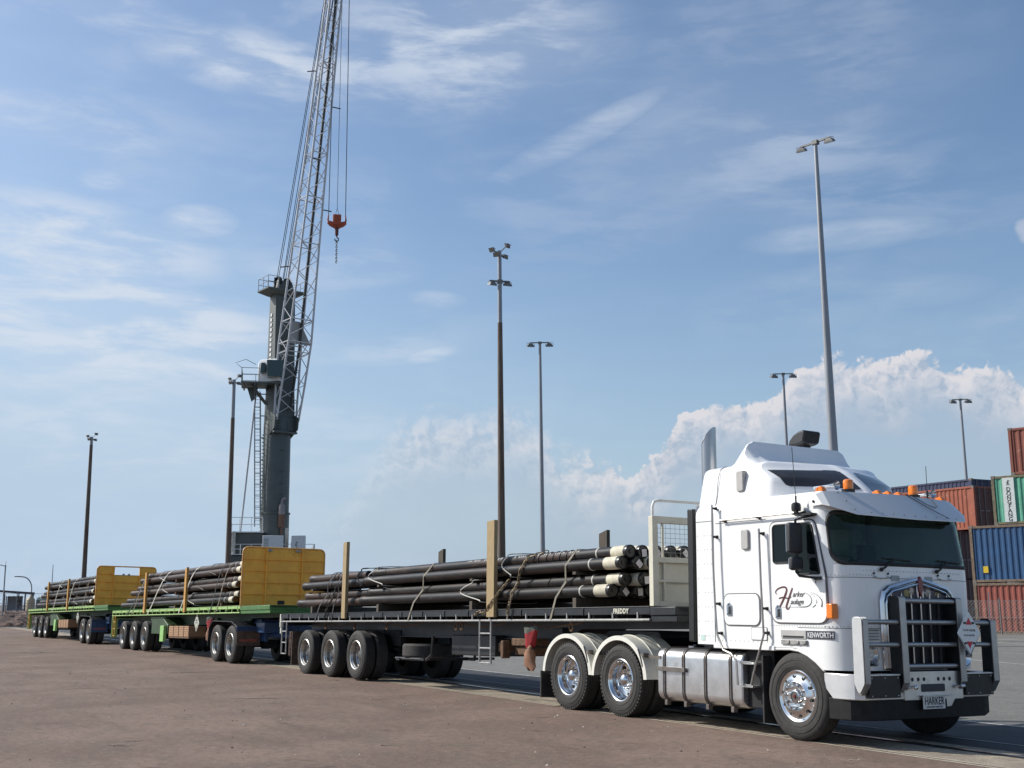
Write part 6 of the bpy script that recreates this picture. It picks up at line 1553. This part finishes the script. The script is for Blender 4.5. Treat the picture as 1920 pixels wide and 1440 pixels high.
mb.prism([(-0.86, 1.55), (-0.66, 1.75), (-0.36, 1.65), (0.36, 1.65), (0.66, 1.75), (0.86, 1.55), (0.62, 1.32), (0.2, 1.12), (-0.2, 1.12), (-0.62, 1.32)], 'y', -0.16, 0.16)
mb.build('block_body', HOR, hk, bevel=0.03)
for s in (-1, 1): MB().tube([(0.7 * s, 0, 1.5), (0.8 * s, 0, 1.85), (0.75 * s, 0, 2.3)], 0.09, 8, r1=0.05).build('side_arm', HOR, hk)
mb = MB().lathe([(0.22, 1.2), (0.16, 0.95), (0.15, 0.55), (0.10, 0.42), (0.001, 0.4)], (0, 0, 0), 'z', 16); mb.build('swivel', mat('hook_dark_red', (0.12, 0.03, 0.02), 0.6), hk)
mb = MB().tube([(0, 0, 0.45), (0.02, 0, 0.3), (0.16, 0, 0.18), (0.15, 0, 0.0), (0, 0, -0.1), (-0.14, 0, 0.02), (-0.16, 0, 0.15)], 0.055, 8); mb.build('hook', CDRK, hk)
mb = MB(); z = -0.05; k = 0
while z > -2.05:
    u = (1, 0) if k % 2 else (0, 1)
    mb.tube([(0.07 * u[0] * math.cos(t), 0.07 * u[1] * math.cos(t), z + 0.13 * math.sin(t)) for t in [2 * PI * q / 8 for q in range(8)]], 0.025, 4, closed=True); z -= 0.17; k += 1
mb.build('chain', CDRK, hk)
# operator cab and its platform
mb = MB().loft([[(-1.75, -1.0, 19.2), (0.0, -1.9, 19.2), (0.15, -1.4, 19.2), (-1.6, 0.0, 19.2)], [(-1.75, -1.0, 20.75), (-0.05, -1.95, 20.75), (0.1, -1.4, 20.75), (-1.6, 0.0, 20.75)], [(-1.5, -0.8, 21.15), (-0.3, -1.7, 21.1), (-0.1, -1.2, 21.1), (-1.4, 0.0, 21.15)]])
cb_ = mb.build('operator_cab', CWHT, CR, bevel=0.06)
mb = MB().box(-1.2, 0.12, -2.42, -1.98, 19.55, 20.7)
mb = MB().prism([(-0.95, 19.5), (0.20, 19.5), (0.28, 20.85), (-1.05, 20.85)], 'y', -2.3, -1.2).prism([(-1.55, 19.9), (-1.15, 19.9), (-1.15, 20.7), (-1.5, 20.7)], 'y', -1.75, -1.0)
mb.build('cab_window', mat('green_cab_glass', (0.01, 0.035, 0.035), 0.08, coat=0.4), cb_, bevel=0.03)
mb = MB().box(-3.05, 0.2, -1.9, 0.9, 19.0, 19.12)
for x in (-2.9, -2.0, -1.1, -0.2): mb.box(x, x + 0.12, -1.9, 0.9, 18.82, 19.0)
for s in (-1.2, 0.4): mb.cyl((-2.2, s, 19.0), (-0.9, s * 0.6, 17.4), 0.08, 6)
mb.prism([(-2.6, 18.9), (-1.7, 18.9), (-1.9, 18.0), (-2.2, 17.7)], 'y', -0.3, -0.25)
mb.build('cab_platform', CGREY, CR)
mb = MB(); railing(mb, [(-1.6, -1.9, 19.12), (-3.0, -1.9, 19.12), (-3.0, 0.85, 19.12), (-0.9, 0.85, 19.12)], 1.1); mb.tube([(-3.0, -1.9, 20.2), (-3.5, -1.9, 20.6), (-2.7, -1.9, 20.9), (-1.9, -1.9, 20.5)], 0.025, 4); mb.build('railing', CRAIL, CR)
# boom foot bracket
mb = MB()
for s in (-1, 1): mb.prism([(-0.2, 14.6), (1.4, 15.4), (1.55, 16.3), (1.0, 16.6), (-0.2, 16.6)], 'x', s * 1.02 - 0.06, s * 1.02 + 0.06)
mb.box(-1.05, 1.05, 0.9, 1.35, 15.05, 15.2).box(-0.9, 1.0, 0.85, 0.95, 15.3, 16.4)
for k in range(6): mb.box(-0.75, -0.25, 1.0, 1.05, 15.2 + 0.22 * k, 15.24 + 0.22 * k)
M27 = Matrix(((EW.x, ED.x, 0, 0), (EW.y, ED.y, 0, 0), (0, 0, 1, 0), (0, 0, 0, 1)))
mb.xform(M27); mb.build('boom_bracket', CGREY, CR, bevel=0.02)
# ladder cage and strut
mb = MB()
for (x, y) in ((-1.95, -0.3), (-1.55, -0.3), (-2.0, 0.3), (-1.5, 0.3), (-1.95, -0.65), (-1.55, -0.65)): mb.cyl((x + 0.32, y, 7.6), (x, y, 18.6), 0.03, 5)
for k in range(12):
    z = 8.2 + 0.9 * k; dx_ = 0.32 * (1 - (z - 7.6) / 11.0)
    mb.tube([(-2.0 + dx_, 0.3, z), (-1.97 + dx_, -0.66, z), (-1.53 + dx_, -0.66, z), (-1.48 + dx_, 0.3, z)], 0.03, 4)
    if k % 2: mb.cyl((-1.5 + dx_, 0, z + 0.3), (-1.05, 0, z + 0.3), 0.05, 5)
for k in range(36): z = 7.8 + 0.3 * k; dx_ = 0.32 * (1 - (z - 7.6) / 11.0); mb.cyl((-1.93 + dx_, 0.28, z), (-1.53 + dx_, 0.28, z), 0.015, 4)
mb.build('caged_ladder', CRAIL, CR)
MB().cyl((-2.75, 0.1, 7.2), (-1.85, 0.1, 18.7), 0.075, 8).build('strut', CLITE, CR)
mb = MB()
for k in range(30): mb.box(-1.26, -1.12, -0.25, 0.15, 6.3 + 0.3 * k, 6.34 + 0.3 * k)
mb.build('rung', CRAIL, CR)
# silencer
mb = MB().lathe([(0.10, 6.7), (0.10, 7.4), (0.24, 7.5), (0.26, 7.7), (0.26, 8.5)], (0.45, -1.25, 0), 'z', 16, 1).lathe([(0.26, 8.5), (0.24, 9.2), (0.10, 9.4), (0.10, 9.55)], (0.45, -1.25, 0), 'z', 16, 0).tube([(0.45, -1.25, 9.5), (0.5, -1.25, 9.7), (0.75, -1.25, 9.8)], 0.10, 8, 0)
mb.build('silencer', [mat('silencer_grey', (0.25, 0.22, 0.21), 0.6, var=0.2), mat('silencer_rust', (0.16, 0.09, 0.06), 0.8, var=0.2)], CR)
# slewing platform, machine house, white boxes
mb = MB().box(-3.55, -1.0, -1.6, 6.0, 5.0, 7.0).box(-3.4, 3.0, -2.5, 6.0, 4.1, 5.2)
mb.build('machine_house', CGREY, CR, bevel=0.03)
MB().box(-3.7, -0.9, -1.9, 6.1, 7.02, 7.10).box(-3.5, 3.1, -2.7, 6.0, 5.25, 5.32).build('walkway', CWHT, CR)
mb = MB(); railing(mb, [(-1.0, -1.85, 7.1), (-3.65, -1.85, 7.1), (-3.65, 6.0, 7.1)], 1.1); railing(mb, [(-3.45, 6.0, 5.32), (-3.45, -2.65, 5.32), (3.05, -2.65, 5.32), (3.05, 6.0, 5.32)], 0.75)
mb.build('railing', mat('white_rail', (0.55, 0.56, 0.56), 0.5), CR)
for x0, x1, txt in ((-0.95, 0.62, None), (1.2, 2.32, 'S')):
    b = MB().box(x0, x1, -4.1, -2.8, 5.32, 6.68).build('equipment_box', CWHT, CR, bevel=0.03)
    if x0 < 0:
        mb = MB()
        for k in range(8): mb.box(x0 + 0.08, x0 + 0.45, -4.125, -4.10, 5.55 + 0.12 * k, 5.60 + 0.12 * k)
        mb.build('louvre', mat('panel_grey', (0, 0, 0)), b)
    else:
        mb = MB().tube([(x0 + 0.45, -4.11, 6.05), (x0 + 0.36, -4.11, 6.0), (x0 + 0.38, -4.11, 5.88), (x0 + 0.48, -4.11, 5.86)], 0.03, 5).cyl((x0 + 0.38, -4.11, 6.15), (x0 + 0.5, -4.11, 6.15), 0.03, 5).cyl((x0 + 0.40, -4.11, 5.72), (x0 + 0.52, -4.11, 5.70), 0.03, 5); mb.build('mark', CDRK, b)
MB().box(0.75, 1.0, -3.3, -2.9, 5.3, 7.3).build('vent_pipe', mat('standpipe_white', (0.42, 0.40, 0.36), 0.6, var=0.3), CR)
for x_, y_, r_ in ((-3.6, -1.7, 0.14), (-3.2, -1.9, 0.16)): MB().cyl((x_, y_, 3.0), (x_, y_, 7.1), r_, 8).build('standpipe', mat('standpipe_white', (0, 0, 0)), CR)
mb = MB().box(-3.2, 3.2, -7.5, 7.5, 1.7, 2.9).lathe([(1.9, 2.9), (1.9, 4.1)], (0, 0, 0), 'z', 32)
for y in (-6, 6): mb.box(-6.5, 6.5, y - 0.4, y + 0.4, 1.9, 2.6).box(-6.6, -5.9, y - 0.5, y + 0.5, 0.1, 1.9).box(5.9, 6.6, y - 0.5, y + 0.5, 0.1, 1.9).box(-7.2, -5.3, y - 1.0, y + 1.0, -0.09, 0.12).box(5.3, 7.2, y - 1.0, y + 1.0, -0.09, 0.12)
mb.build('undercarriage', CDRK, CR, bevel=0.05)
for y in (-4.5, -2.7, -0.9, 0.9, 2.7, 4.5):
    for x in (-2.7, 2.7): MB().lathe([(0.3, -0.3), (0.75, -0.3), (0.8, -0.2), (0.8, 0.2), (0.75, 0.3), (0.3, 0.3)], (x, y, 0.75), 'x', 24).build('wheel', TYRE, CR)

# ------------------------------------------------------------------ light masts
GALV = mat('galvanised_steel', (0.27, 0.28, 0.30), 0.5, metal=0.3, var=0.1, vscale=1.0, stretch=(6, 6, 0.4))
MRUST = mat('weathered_brown_mast', (0.125, 0.092, 0.070), 0.8, var=0.35, vscale=1.2, stretch=(4, 4, 0.35), rust=(0.10, 0.045, 0.028), rustmask=(0.5, 0.65), rscale=1.0)
LAMPG = mat('floodlight_housing', (0.15, 0.15, 0.145), 0.5, var=0.2); LENS = mat('floodlight_glass', (0.25, 0.23, 0.21), 0.25)
def flood(mb, M, s=1.0):
    o = len(mb.v)
    mb.loft([[(-0.30 * s, -0.22 * s, 0), (0.30 * s, -0.22 * s, 0), (0.30 * s, 0.22 * s, 0), (-0.30 * s, 0.22 * s, 0)], [(-0.28 * s, -0.20 * s, 0.10 * s), (0.28 * s, -0.20 * s, 0.10 * s), (0.28 * s, 0.20 * s, 0.10 * s), (-0.28 * s, 0.20 * s, 0.10 * s)], [(-0.15 * s, -0.10 * s, 0.26 * s), (0.15 * s, -0.10 * s, 0.26 * s), (0.15 * s, 0.10 * s, 0.26 * s), (-0.15 * s, 0.10 * s, 0.26 * s)]], 0)
    mb.box(-0.27 * s, 0.27 * s, -0.19 * s, 0.19 * s, -0.006, -0.001, 1)
    mb.tube([(-0.31 * s, 0, 0.08 * s), (-0.31 * s, 0, 0.30 * s), (0.31 * s, 0, 0.30 * s), (0.31 * s, 0, 0.08 * s)], 0.02 * s, 5, 0)
    mb.xform(M, o)
def mast(x, y, h, r0, r1, label, style, armyaw=0.0, armlen=1.4, s=1.0, split=None, group='light masts'):
    t = thing('light_mast', label, 'light mast', (x, y, -0.09), (0, 0, 0), group)
    if split:
        rs = r0 + (r1 - r0) * split / h
        MB().lathe([(r0, 0), (rs, split)], (0, 0, 0), 'z', 12).lathe([(r0 + .12, 0), (r0 + .12, .35)], (0, 0, 0), 'z', 12).build('lower_pole', MRUST, t)
        MB().lathe([(rs * 0.93, split), (r1, h), (0.001, h)], (0, 0, 0), 'z', 12).build('upper_pole', GALV, t)
    else:
        MB().lathe([(r0 + 0.15, 0), (r0 + 0.15, 0.03), (r0, 0.05), (r1, h), (0.001, h)], (0, 0, 0), 'z', 12).lathe([(r0 * 0.72 + 0.012, h * 0.33), (r0 * 0.72 + 0.012, h * 0.335)], (0, 0, 0), 'z', 12).build('pole', GALV, t)
    R = Matrix.Rotation(armyaw, 4, 'Z')
    def arm(z, L_, lights, tilt=0.45):
        mb = MB().box(-L_ / 2, L_ / 2, -0.035, 0.035, z - 0.035, z + 0.035).box(-0.12, 0.12, -0.10, 0.10, z - 0.1, z + 0.06); mb.xform(R); mb.build('crossarm', LAMPG, t)
        for sx, az_ in lights:
            mb = MB(); flood(mb, R @ Matrix.Translation((sx * L_ / 2, 0, z - 0.33 * s)) @ Matrix.Rotation(az_, 4, 'Z') @ Matrix.Rotation(tilt, 4, 'X'), s); mb.build('floodlight', [LAMPG, LENS], t)
    if style == 'T': arm(h + 0.03, armlen, ((-0.95, 0.2), (0.95, 0.1)), 0.30)
    else:
        for (dx_, dy_, dz_, az_, tl) in ((-0.35, 0.1, 0.05, 2.2, 1.0), (0.35, 0.0, 0.25, 0.6, 1.2), (0.28, 0.15, -0.25, 0.7, 1.0), (-0.2, -0.2, -0.25, 2.6, 1.0)):
            mb = MB(); flood(mb, R @ Matrix.Translation((dx_, dy_, h + dz_)) @ Matrix.Rotation(az_, 4, 'Z') @ Matrix.Rotation(tl, 4, 'X'), s * 0.5); mb.tube([R @ Vector((0, 0, h - 0.1)), R @ Vector((dx_ * 0.8, dy_ * 0.8, h + dz_ - 0.05))], 0.03, 5); mb.build('floodlight', [LAMPG, LENS], t)
        if style == 'X':
            s = 0.62; arm(h - 1.45, 0.95, ((-0.75, 0.3), (0.75, 0.2)), 0.25)
    return t
VY = rad(59)
mast(-94.2, 10.0, 15.9, 0.23, 0.13, 'dark weathered mast with two small lamps, leftmost of the light masts', 'C', VY + 0.3, s=1.0, split=15.2)
mast(-65.55, 13.43, 16.5, 0.20, 0.12, 'brown and grey mast with clustered lamps just left of the crane tower', 'C', VY, s=1.0, split=13.9)
C_ = mast(-34.08, 15.83, 17.55, 0.19, 0.09, 'brown lower and grey upper mast with six floodlights, right of the crane', 'X', VY + 0.25, s=1.0, split=14.15)
MB().tube([(-0.2, -0.15, 5.2), (-0.32, -0.25, 5.2), (-0.36, -0.28, 5.05)], 0.03, 6).ball((-0.36, -0.28, 4.98), 0.07, 6).build('camera', CWHT, C_)
mast(-55.97, 31.8, 19.1, 0.19, 0.09, 'slender grey two-lamp mast just right of the six-lamp brown and grey mast', 'T', rad(57), 1.35, 0.85)
mast(-20.31, 22.10, 19.2, 0.235, 0.075, 'tallest nearest grey mast with a two-lamp crossarm rising behind the truck cab roof', 'T', rad(10), 1.35, 0.62)
mast(-53.8, 52.25, 18.4, 0.17, 0.09, 'short-looking grey mast with a two-lamp crossarm against the white cloud', 'T', rad(57), 1.5, 0.9)
mast(-52.54, 70.8, 17.7, 0.17, 0.09, 'distant grey mast with a two-lamp crossarm rising above the container stack', 'T', rad(52), 1.3, 0.9)

# ------------------------------------------------------------------ shipping containers
def cont_mat(n, c, wear=(0.3, 0.2, 0.15)): return mat(n, c, 0.6, var=0.12, vscale=0.8, rust=wear, rustmask=(0.58, 0.72), rscale=2.4)
def container(x, y, z0, z1, yaw, length, m, label, mframe=None, name='shipping_container', mdoor=None):
    """origin at the near left corner; long side along local +x (or -x when length<0)"""
    t = thing(name, label, 'container', (x, y, z0), (0, 0, yaw), 'stacked shipping containers')
    H = z1 - z0 - 0.01; Lc = abs(length); W_ = 2.44; xo = 0.0 if length > 0 else -Lc
    mf = mframe or m
    f_ = MB()
    for xx in (0, Lc - 0.14):
        for yy in (0, W_ - 0.14): f_.box(xo + xx, xo + xx + 0.14, yy, yy + 0.14, 0, H)
    for zz in (0.02, H - 0.13):
        for yy in (0.01, W_ - 0.09): f_.box(xo + 0.14, xo + Lc - 0.14, yy, yy + 0.08, zz, zz + 0.11)
        for xx in (0.01, Lc - 0.11): f_.box(xo + xx, xo + xx + 0.10, 0.14, W_ - 0.14, zz, zz + 0.11)
    f_.build('frame', mf, t, bevel=0.008)
    cst = MB()
    for xx in (0, Lc - 0.17):
        for yy in (-0.004, W_ - 0.166):
            for zz in (0, H - 0.11): cst.box(xo + xx - 0.004, xo + xx + 0.175, yy, yy + 0.17, zz - 0.004, zz + 0.115)
    cst.build('corner_casting', mat('casting_grey', (0.16, 0.13, 0.11), 0.7, var=0.3), t)
    for yy, sg in ((0.035, 1), (W_ - 0.035, -1)):
        pr = []; p_ = 0.278; xx = 0.16; 
        while xx + p_ < Lc - 0.14: pr += [(xx, 0), (xx + 0.07, 0), (xx + 0.138, 0.036), (xx + 0.21, 0.036)]; xx += p_
        pr += [(Lc - 0.14, 0)]
        mb = MB(); V = [(xo + a, yy + sg * b_, 0.1) for a, b_ in pr] + [(xo + a, yy + sg * b_, H - 0.1) for a, b_ in pr]; N = len(pr)
        mb.add(V, [(k, k + 1, k + 1 + N, k + N) for k in range(N - 1)]); mb.build('side_panel', m, t, angle=20)
    MB().box(xo + 0.05, xo + Lc - 0.05, 0.04, W_ - 0.04, H - 0.05, H - 0.03).box(xo + 0.05, xo + Lc - 0.05, 0.04, W_ - 0.04, 0.08, 0.1).build('roof', m, t)
    for ex, sg in ((xo + Lc - 0.02, 1), (xo + 0.02, -1)):
        isdoor = (sg > 0)
        for k in (0, 1):
            y0 = 0.15 + k * 1.07; mb = MB().box(min(ex, ex - sg * 0.05), max(ex, ex - sg * 0.05), y0, y0 + 1.06, 0.14, H - 0.14)
            for zz in (0.5, 1.0, 1.5, 2.0):
                if zz < H - 0.3: mb.box(min(ex, ex + sg * 0.012), max(ex, ex + sg * 0.012), y0 + 0.05, y0 + 1.0, zz, zz + 0.12)
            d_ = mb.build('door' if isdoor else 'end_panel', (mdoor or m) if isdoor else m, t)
            if isdoor:
                mb = MB()
                for q in (0.28, 0.75): mb.cyl((ex + 0.04, y0 + q, 0.08), (ex + 0.04, y0 + q, H - 0.08), 0.02, 6).box(ex + 0.02, ex + 0.06, y0 + q - 0.04, y0 + q + 0.3, 1.0, 1.05)
                mb.build('lock_rod', mat('rod_grey', (0.20, 0.19, 0.19), 0.5), d_)
    return t
RED1 = cont_mat('container_brick_red', (0.24, 0.062, 0.042)); BLU = cont_mat('container_blue', (0.012, 0.060, 0.15), (0.05, 0.06, 0.08)); GRN = cont_mat('container_green', (0.085, 0.30, 0.20), (0.2, 0.25, 0.18))
ORR = cont_mat('container_orange_red', (0.27, 0.068, 0.034)); MAR = cont_mat('container_maroon', (0.075, 0.03, 0.032), (0.05, 0.03, 0.03)); NAV = cont_mat('container_navy', (0.02, 0.03, 0.075), (0.04, 0.05, 0.09)); BRN = cont_mat('container_rust_brown', (0.20, 0.055, 0.035))
FRB = mat('frame_brown', (0.16, 0.11, 0.075), 0.7, var=0.3, vscale=3); FRO = mat('frame_olive', (0.14, 0.12, 0.07), 0.7, var=0.3, vscale=3)
GA = rad(14.5)
container(-26.15, 36.84, -0.092, 2.25, GA, 12.19, RED1, 'brick red shipping container at the bottom right of the stack, under the blue one', FRB)
cb2 = container(-26.15, 36.84, 2.25, 4.91, GA, 12.19, BLU, 'blue shipping container with a small yellow sticker, between the red and green ones', FRB)
cg = container(-25.25, 37.55, 4.91, 7.22, GA, 12.19, GRN, 'green shipping container with a white vertical name panel, on top of the blue one', FRO)
container(-24.45, 38.0, 7.22, 9.45, GA, 12.19, BRN, 'rust brown shipping container, topmost at the right edge above the green one')
container(-26.6, 39.5, -0.092, 2.25, GA, 12.19, MAR, 'dark maroon container hidden behind the brick red one at ground level')
container(-26.6, 39.5, 2.25, 4.91, GA, 12.19, MAR, 'dark maroon container hidden behind the blue one')
container(-31.4, 44.2, 5.2, 7.6, 0, -12.19, ORR, 'orange-red container with dark door end, topmost behind the truck visor', mdoor=mat('door_shade_brown', (0.10, 0.032, 0.022), 0.6, var=0.2))  # door end painted darker to carry the shade of its side away from the sun
container(-32.3, 43.5, 2.55, 5.19, 0, -12.19, MAR, 'dark maroon container under the orange-red one, mostly behind the windscreen corner')
container(-32.3, 43.5, -0.092, 2.54, 0, -12.19, MAR, 'dark maroon container at ground level under the orange-red stack')
container(-33.5, 46.8, 5.2, 8.3, 0, -12.19, NAV, 'navy container seen only as a dark strip above the orange-red one')
container(-33.5, 46.8, -0.092, 5.19, 0, -12.19, NAV, 'dark container supporting the navy one behind the orange-red stack')
MB().box(0.55, 0.78, -0.006, 0.03, 0.45, 0.75).build('sticker', mat('yellow_sticker', (0.62, 0.42, 0.02), 0.5), cb2)
pn = MB().box(0.52, 1.06, -0.008, 0.035, 0.12, 2.18).build('name_panel', mat('panel_white', (0.55, 0.58, 0.56), 0.5, var=0.1), cg)
mb = MB()
for k, chr_ in enumerate('DONGFANG'): text_mb(mb, chr_, 0.27, Matrix.Translation((0.79, -0.012, 1.55 - 0.2 * k)) @ MS, align='CENTER', ext=0.002, bold=0.006)
mb.tube([(0.71, -0.012, 1.95), (0.86, -0.012, 2.05)], 0.012, 4).tube([(0.79, -0.012, 2.08), (0.79, -0.012, 1.82)], 0.012, 4).tube([(0.79, -0.012, 1.95), (0.71, -0.012, 1.84)], 0.010, 4).tube([(0.79, -0.012, 1.95), (0.88, -0.012, 1.85)], 0.010, 4)
mb.build('lettering', mat('letter_black', (0.03, 0.03, 0.03), 0.6), pn)

# ------------------------------------------------------------------ fences
def mesh_fence(p0, p1, h, label, step=0.14, post=3.0, z0=-0.09, r=0.0045, wires=(0.02, 0.5, 1.0)):
    a, b_ = Vector((*p0, z0)), Vector((*p1, z0)); L_ = (b_ - a).length; d = (b_ - a) / L_
    t = thing('mesh_fence', label, 'fence', a, (0, 0, math.atan2(d.y, d.x)), 'wire fences')
    mb = MB(); n = int(L_ / step)
    for k in range(-int(h / step), n):
        x0, x1 = k * step, k * step + h
        za, zb_ = 0.0, h
        if x0 < 0: za = -x0; x0 = 0
        if x1 > L_: zb_ = h - (x1 - L_); x1 = L_
        mb.cyl((x0, 0, za), (x1, 0, zb_), r, 3); mb.cyl((x0, 0.004, h - za), (x1, 0.004, h - zb_), r, 3)
    mb.build('wire_mesh', mat('fence_wire', (0.26, 0.25, 0.24), 0.5), t)
    mb = MB()
    k = 0
    while k * post <= L_ + 0.01: mb.cyl((k * post, 0, 0), (k * post, 0, h + 0.12), 0.035, 8); k += 1
    for w in wires: mb.cyl((0, 0, h * w), (L_, 0, h * w), 0.012, 4)
    mb.build('post', mat('fence_post', (0.17, 0.16, 0.155), 0.6), t)
mesh_fence((-30.5, 35.2), (-11.0, 40.3), 1.5, 'low wire mesh fence in front of the stacked containers', 0.16)
# ------------------------------------------------------------------ far left: raised bank, shed, tanks
LO = Vector((-87.9, 3.9, 0)); LT = Vector((-0.989, 0.143, 0)); LR = Vector((0.143, 0.989, 0))
LM = Matrix(((LR.x, LT.x, 0, LO.x), (LR.y, LT.y, 0, LO.y), (0, 0, 1, 0), (0, 0, 0, 1)))
def put(o): o.matrix_world = LM; return o
rnd = random.Random(11)
mb = MB(); nx_, ny_ = 90, 14; V = []
for j in range(ny_):
    for i in range(nx_):
        x = -26 + 34 * i / (nx_ - 1); q = j / (ny_ - 1); y = -3.2 + 3.8 * q
        z = -0.12 + 1.15 * min(1, q * 1.15) ** 0.8 + rnd.uniform(-0.13, 0.13) * (1 if 0 < j < ny_ - 1 else 0)
        e = 1.0 if x < 3.2 else max(0.0, 1 - (x - 3.2) / 3.5)
        V.append((x, y, -0.12 + (z + 0.12) * e))
mb.add(V, [(j * nx_ + i, j * nx_ + i + 1, (j + 1) * nx_ + i + 1, (j + 1) * nx_ + i) for j in range(ny_ - 1) for i in range(nx_ - 1)])
BANK = groundmat('red_earth', (0.16, 0.105, 0.082), (0.22, 0.15, 0.12), (0.12, 0.10, 0.085), s1=0.8)
tag(put(mb.build('rocky_bank', BANK, angle=25)), kind='structure')
mb = MB().add([(-26, 0.6, 1.0), (3.2, 0.6, 1.0), (5, 60, 1.0), (-26, 60, 1.0)], [(0, 1, 2, 3)]); tag(put(mb.build('bank_top', BANK)), kind='structure')
mb = MB()
for k in range(170):
    x = rnd.uniform(-24, 5); q = rnd.random(); s_ = rnd.uniform(0.10, 0.28); y = -3.3 + 3.6 * q; z = (-0.05 + 0.95 * q ** 0.8) * (1 if x < 3.2 else 0.4)
    o = len(mb.v); mb.ball((0, 0, 0), s_, 4)
    for i in range(o, len(mb.v)): p = mb.v[i]; f = 1 + rnd.uniform(-0.25, 0.25); mb.v[i] = (x + p[0] * f * 1.3, y + p[1] * f, z + p[2] * f * 0.7)
tag(put(mb.build('rubble', mat('rubble_rock', (0.19, 0.115, 0.085), 0.9, var=0.35, vscale=1.5), angle=10)), 'reddish rubble strewn over the raised bank at the far left', 'rubble', kind='stuff')
mb = MB().box(-26, 6, -4.6, -4.35, -0.1, 0.06); tag(put(mb.build('kerb', mat('kerb_concrete', (0.30, 0.27, 0.24), 0.85, var=0.15))), kind='structure')
sh_ = thing('open_shed', 'small open shed with a dark sloping roof on posts at the far left', 'shed'); sh_.matrix_world = LM @ Matrix.Translation((0, 8, 1.0))
MB().loft([[(-5, -2, 1.95), (-5, 3, 1.95), (-5, 3, 2.07), (-5, -2, 2.07)], [(1.35, -2, 1.42), (1.35, 3, 1.42), (1.35, 3, 1.58), (1.35, -2, 1.58)]]).build('roof', mat('shed_roof', (0.06, 0.065, 0.08), 0.6), sh_)
mb = MB()
for x in (-3.4, -1.0, 0.1, 0.6, 1.2): mb.box(x, x + 0.09, -1.9, -1.8, 0, 1.5 + 0.08 * max(0, -x)); mb.box(x, x + 0.09, 2.7, 2.8, 0, 1.45)
mb.build('post', mat('shed_post', (0.05, 0.05, 0.06), 0.6), sh_)
k_ = thing('site_cabin', 'small pale grey cabin with a dark window under the shed roof at the far left', 'cabin'); k_.matrix_world = LM @ Matrix.Translation((0, 9, 1.0))
MB().box(-0.72, 0.48, -0.5, 2.0, 0.1, 1.30).build('wall', mat('cabin_grey', (0.30, 0.31, 0.33), 0.6), k_, bevel=0.02)
MB().box(0.05, 0.35, -0.52, -0.5, 0.45, 1.0).build('window', SIDEGL, k_); MB().box(-0.85, -0.75, -0.6, -0.4, 0.0, 1.3).box(-0.3, 0.6, -0.62, -0.5, 0.1, 0.2).build('trim', CWHT, k_)
tk_ = thing('water_tank', 'beige round tank with a conical top beside the grey cabin', 'tank', group='tanks at the far left'); tk_.matrix_world = LM @ Matrix.Translation((1.05, 4.5, 0.95))
MB().lathe([(0.34, 0), (0.34, 1.0), (0.30, 1.08), (0.06, 1.38), (0.001, 1.38)], (0, 0, 0), 'z', 24).build('shell', mat('tank_beige', (0.42, 0.34, 0.20), 0.6, var=0.1), tk_)
tk_ = thing('water_tank', 'dull green round tank with a pale dome beside the beige tank', 'tank', group='tanks at the far left'); tk_.matrix_world = LM @ Matrix.Translation((2.0, 6.0, 0.95))
MB().lathe([(0.52, 0), (0.52, 1.0)], (0, 0, 0), 'z', 24).build('shell', mat('tank_green', (0.10, 0.13, 0.10), 0.6), tk_); MB().lathe([(0.52, 1.0), (0.42, 1.18), (0.2, 1.32), (0.001, 1.36)], (0, 0, 0), 'z', 24).build('dome', mat('tank_dome', (0.34, 0.37, 0.31), 0.6), tk_)
p_ = LM @ Vector((-22, -3.6, 0)); q_ = LM @ Vector((3.6, -3.6, 0)); mesh_fence((p_.x, p_.y), (q_.x, q_.y), 1.75, 'tall wire mesh fence along the raised bank at the far left', 0.22, 2.6, z0=-0.05, r=0.007)
p_ = LM @ Vector((-22, 1.2, 0)); q_ = LM @ Vector((3.0, 1.2, 0)); mesh_fence((p_.x, p_.y), (q_.x, q_.y), 1.5, 'wire mesh fence on top of the raised bank before the shed', 0.3, 2.2, z0=0.95, r=0.006)
def streetlamp(r_, t_, h, label, curved):
    t = thing('street_lamp', label, 'street lamp', group='street lamps at the far left'); t.matrix_world = LM @ Matrix.Translation((r_, t_, 0))
    if curved: pts = [(0, 0, 0), (0, 0, h * 0.72)] + [(-0.8 + 0.8 * math.cos(a), 0, h * 0.72 + h * 0.26 * math.sin(a)) for a in [PI / 2 * k / 6 for k in range(1, 7)]] + [(-1.1, 0, h * 0.985)]
    else: pts = [(0, 0, 0), (0, 0, h)]
    MB().tube(pts, 0.05, 6).build('pole', GALV, t)
    if not curved: MB().tube([(0, 0, h - 0.1), (-0.6, 0, h + 0.06)], 0.03, 5).box(-1.2, -0.55, -0.08, 0.08, h + 0.02, h + 0.1).tube([(0, 0, h), (0.02, 0, h + 0.3)], 0.012, 4).build('lamp_arm', LAMPG, t)
    else: MB().box(-1.45, -1.0, -0.07, 0.07, h * 0.985 - 0.04, h * 0.985 + 0.04).build('lamp_head', LAMPG, t)
streetlamp(-0.95, -1.0, 4.6, 'tall thin street lamp with a short arm at the very left edge', False)
streetlamp(1.15, 12.0, 4.05, 'curved street lamp behind the shed at the far left', True)
t = thing('flag_pole', 'thin bare pole behind the rear pipes of the last trailer', 'pole'); t.matrix_world = LM @ Matrix.Translation((2.85, 15.0, 0)); MB().cyl((0, 0, 0), (0, 0, 5.1), 0.06, 6, r1=0.03).build('pole', GALV, t)
# white bar-mounted aerial at the far end of the bull bar, part of the truck
MB().tube([(1.02, WID - 0.09, 1.44), (1.0, WID - 0.07, 1.80)], 0.006, 5).build('aerial', CWHT, T)
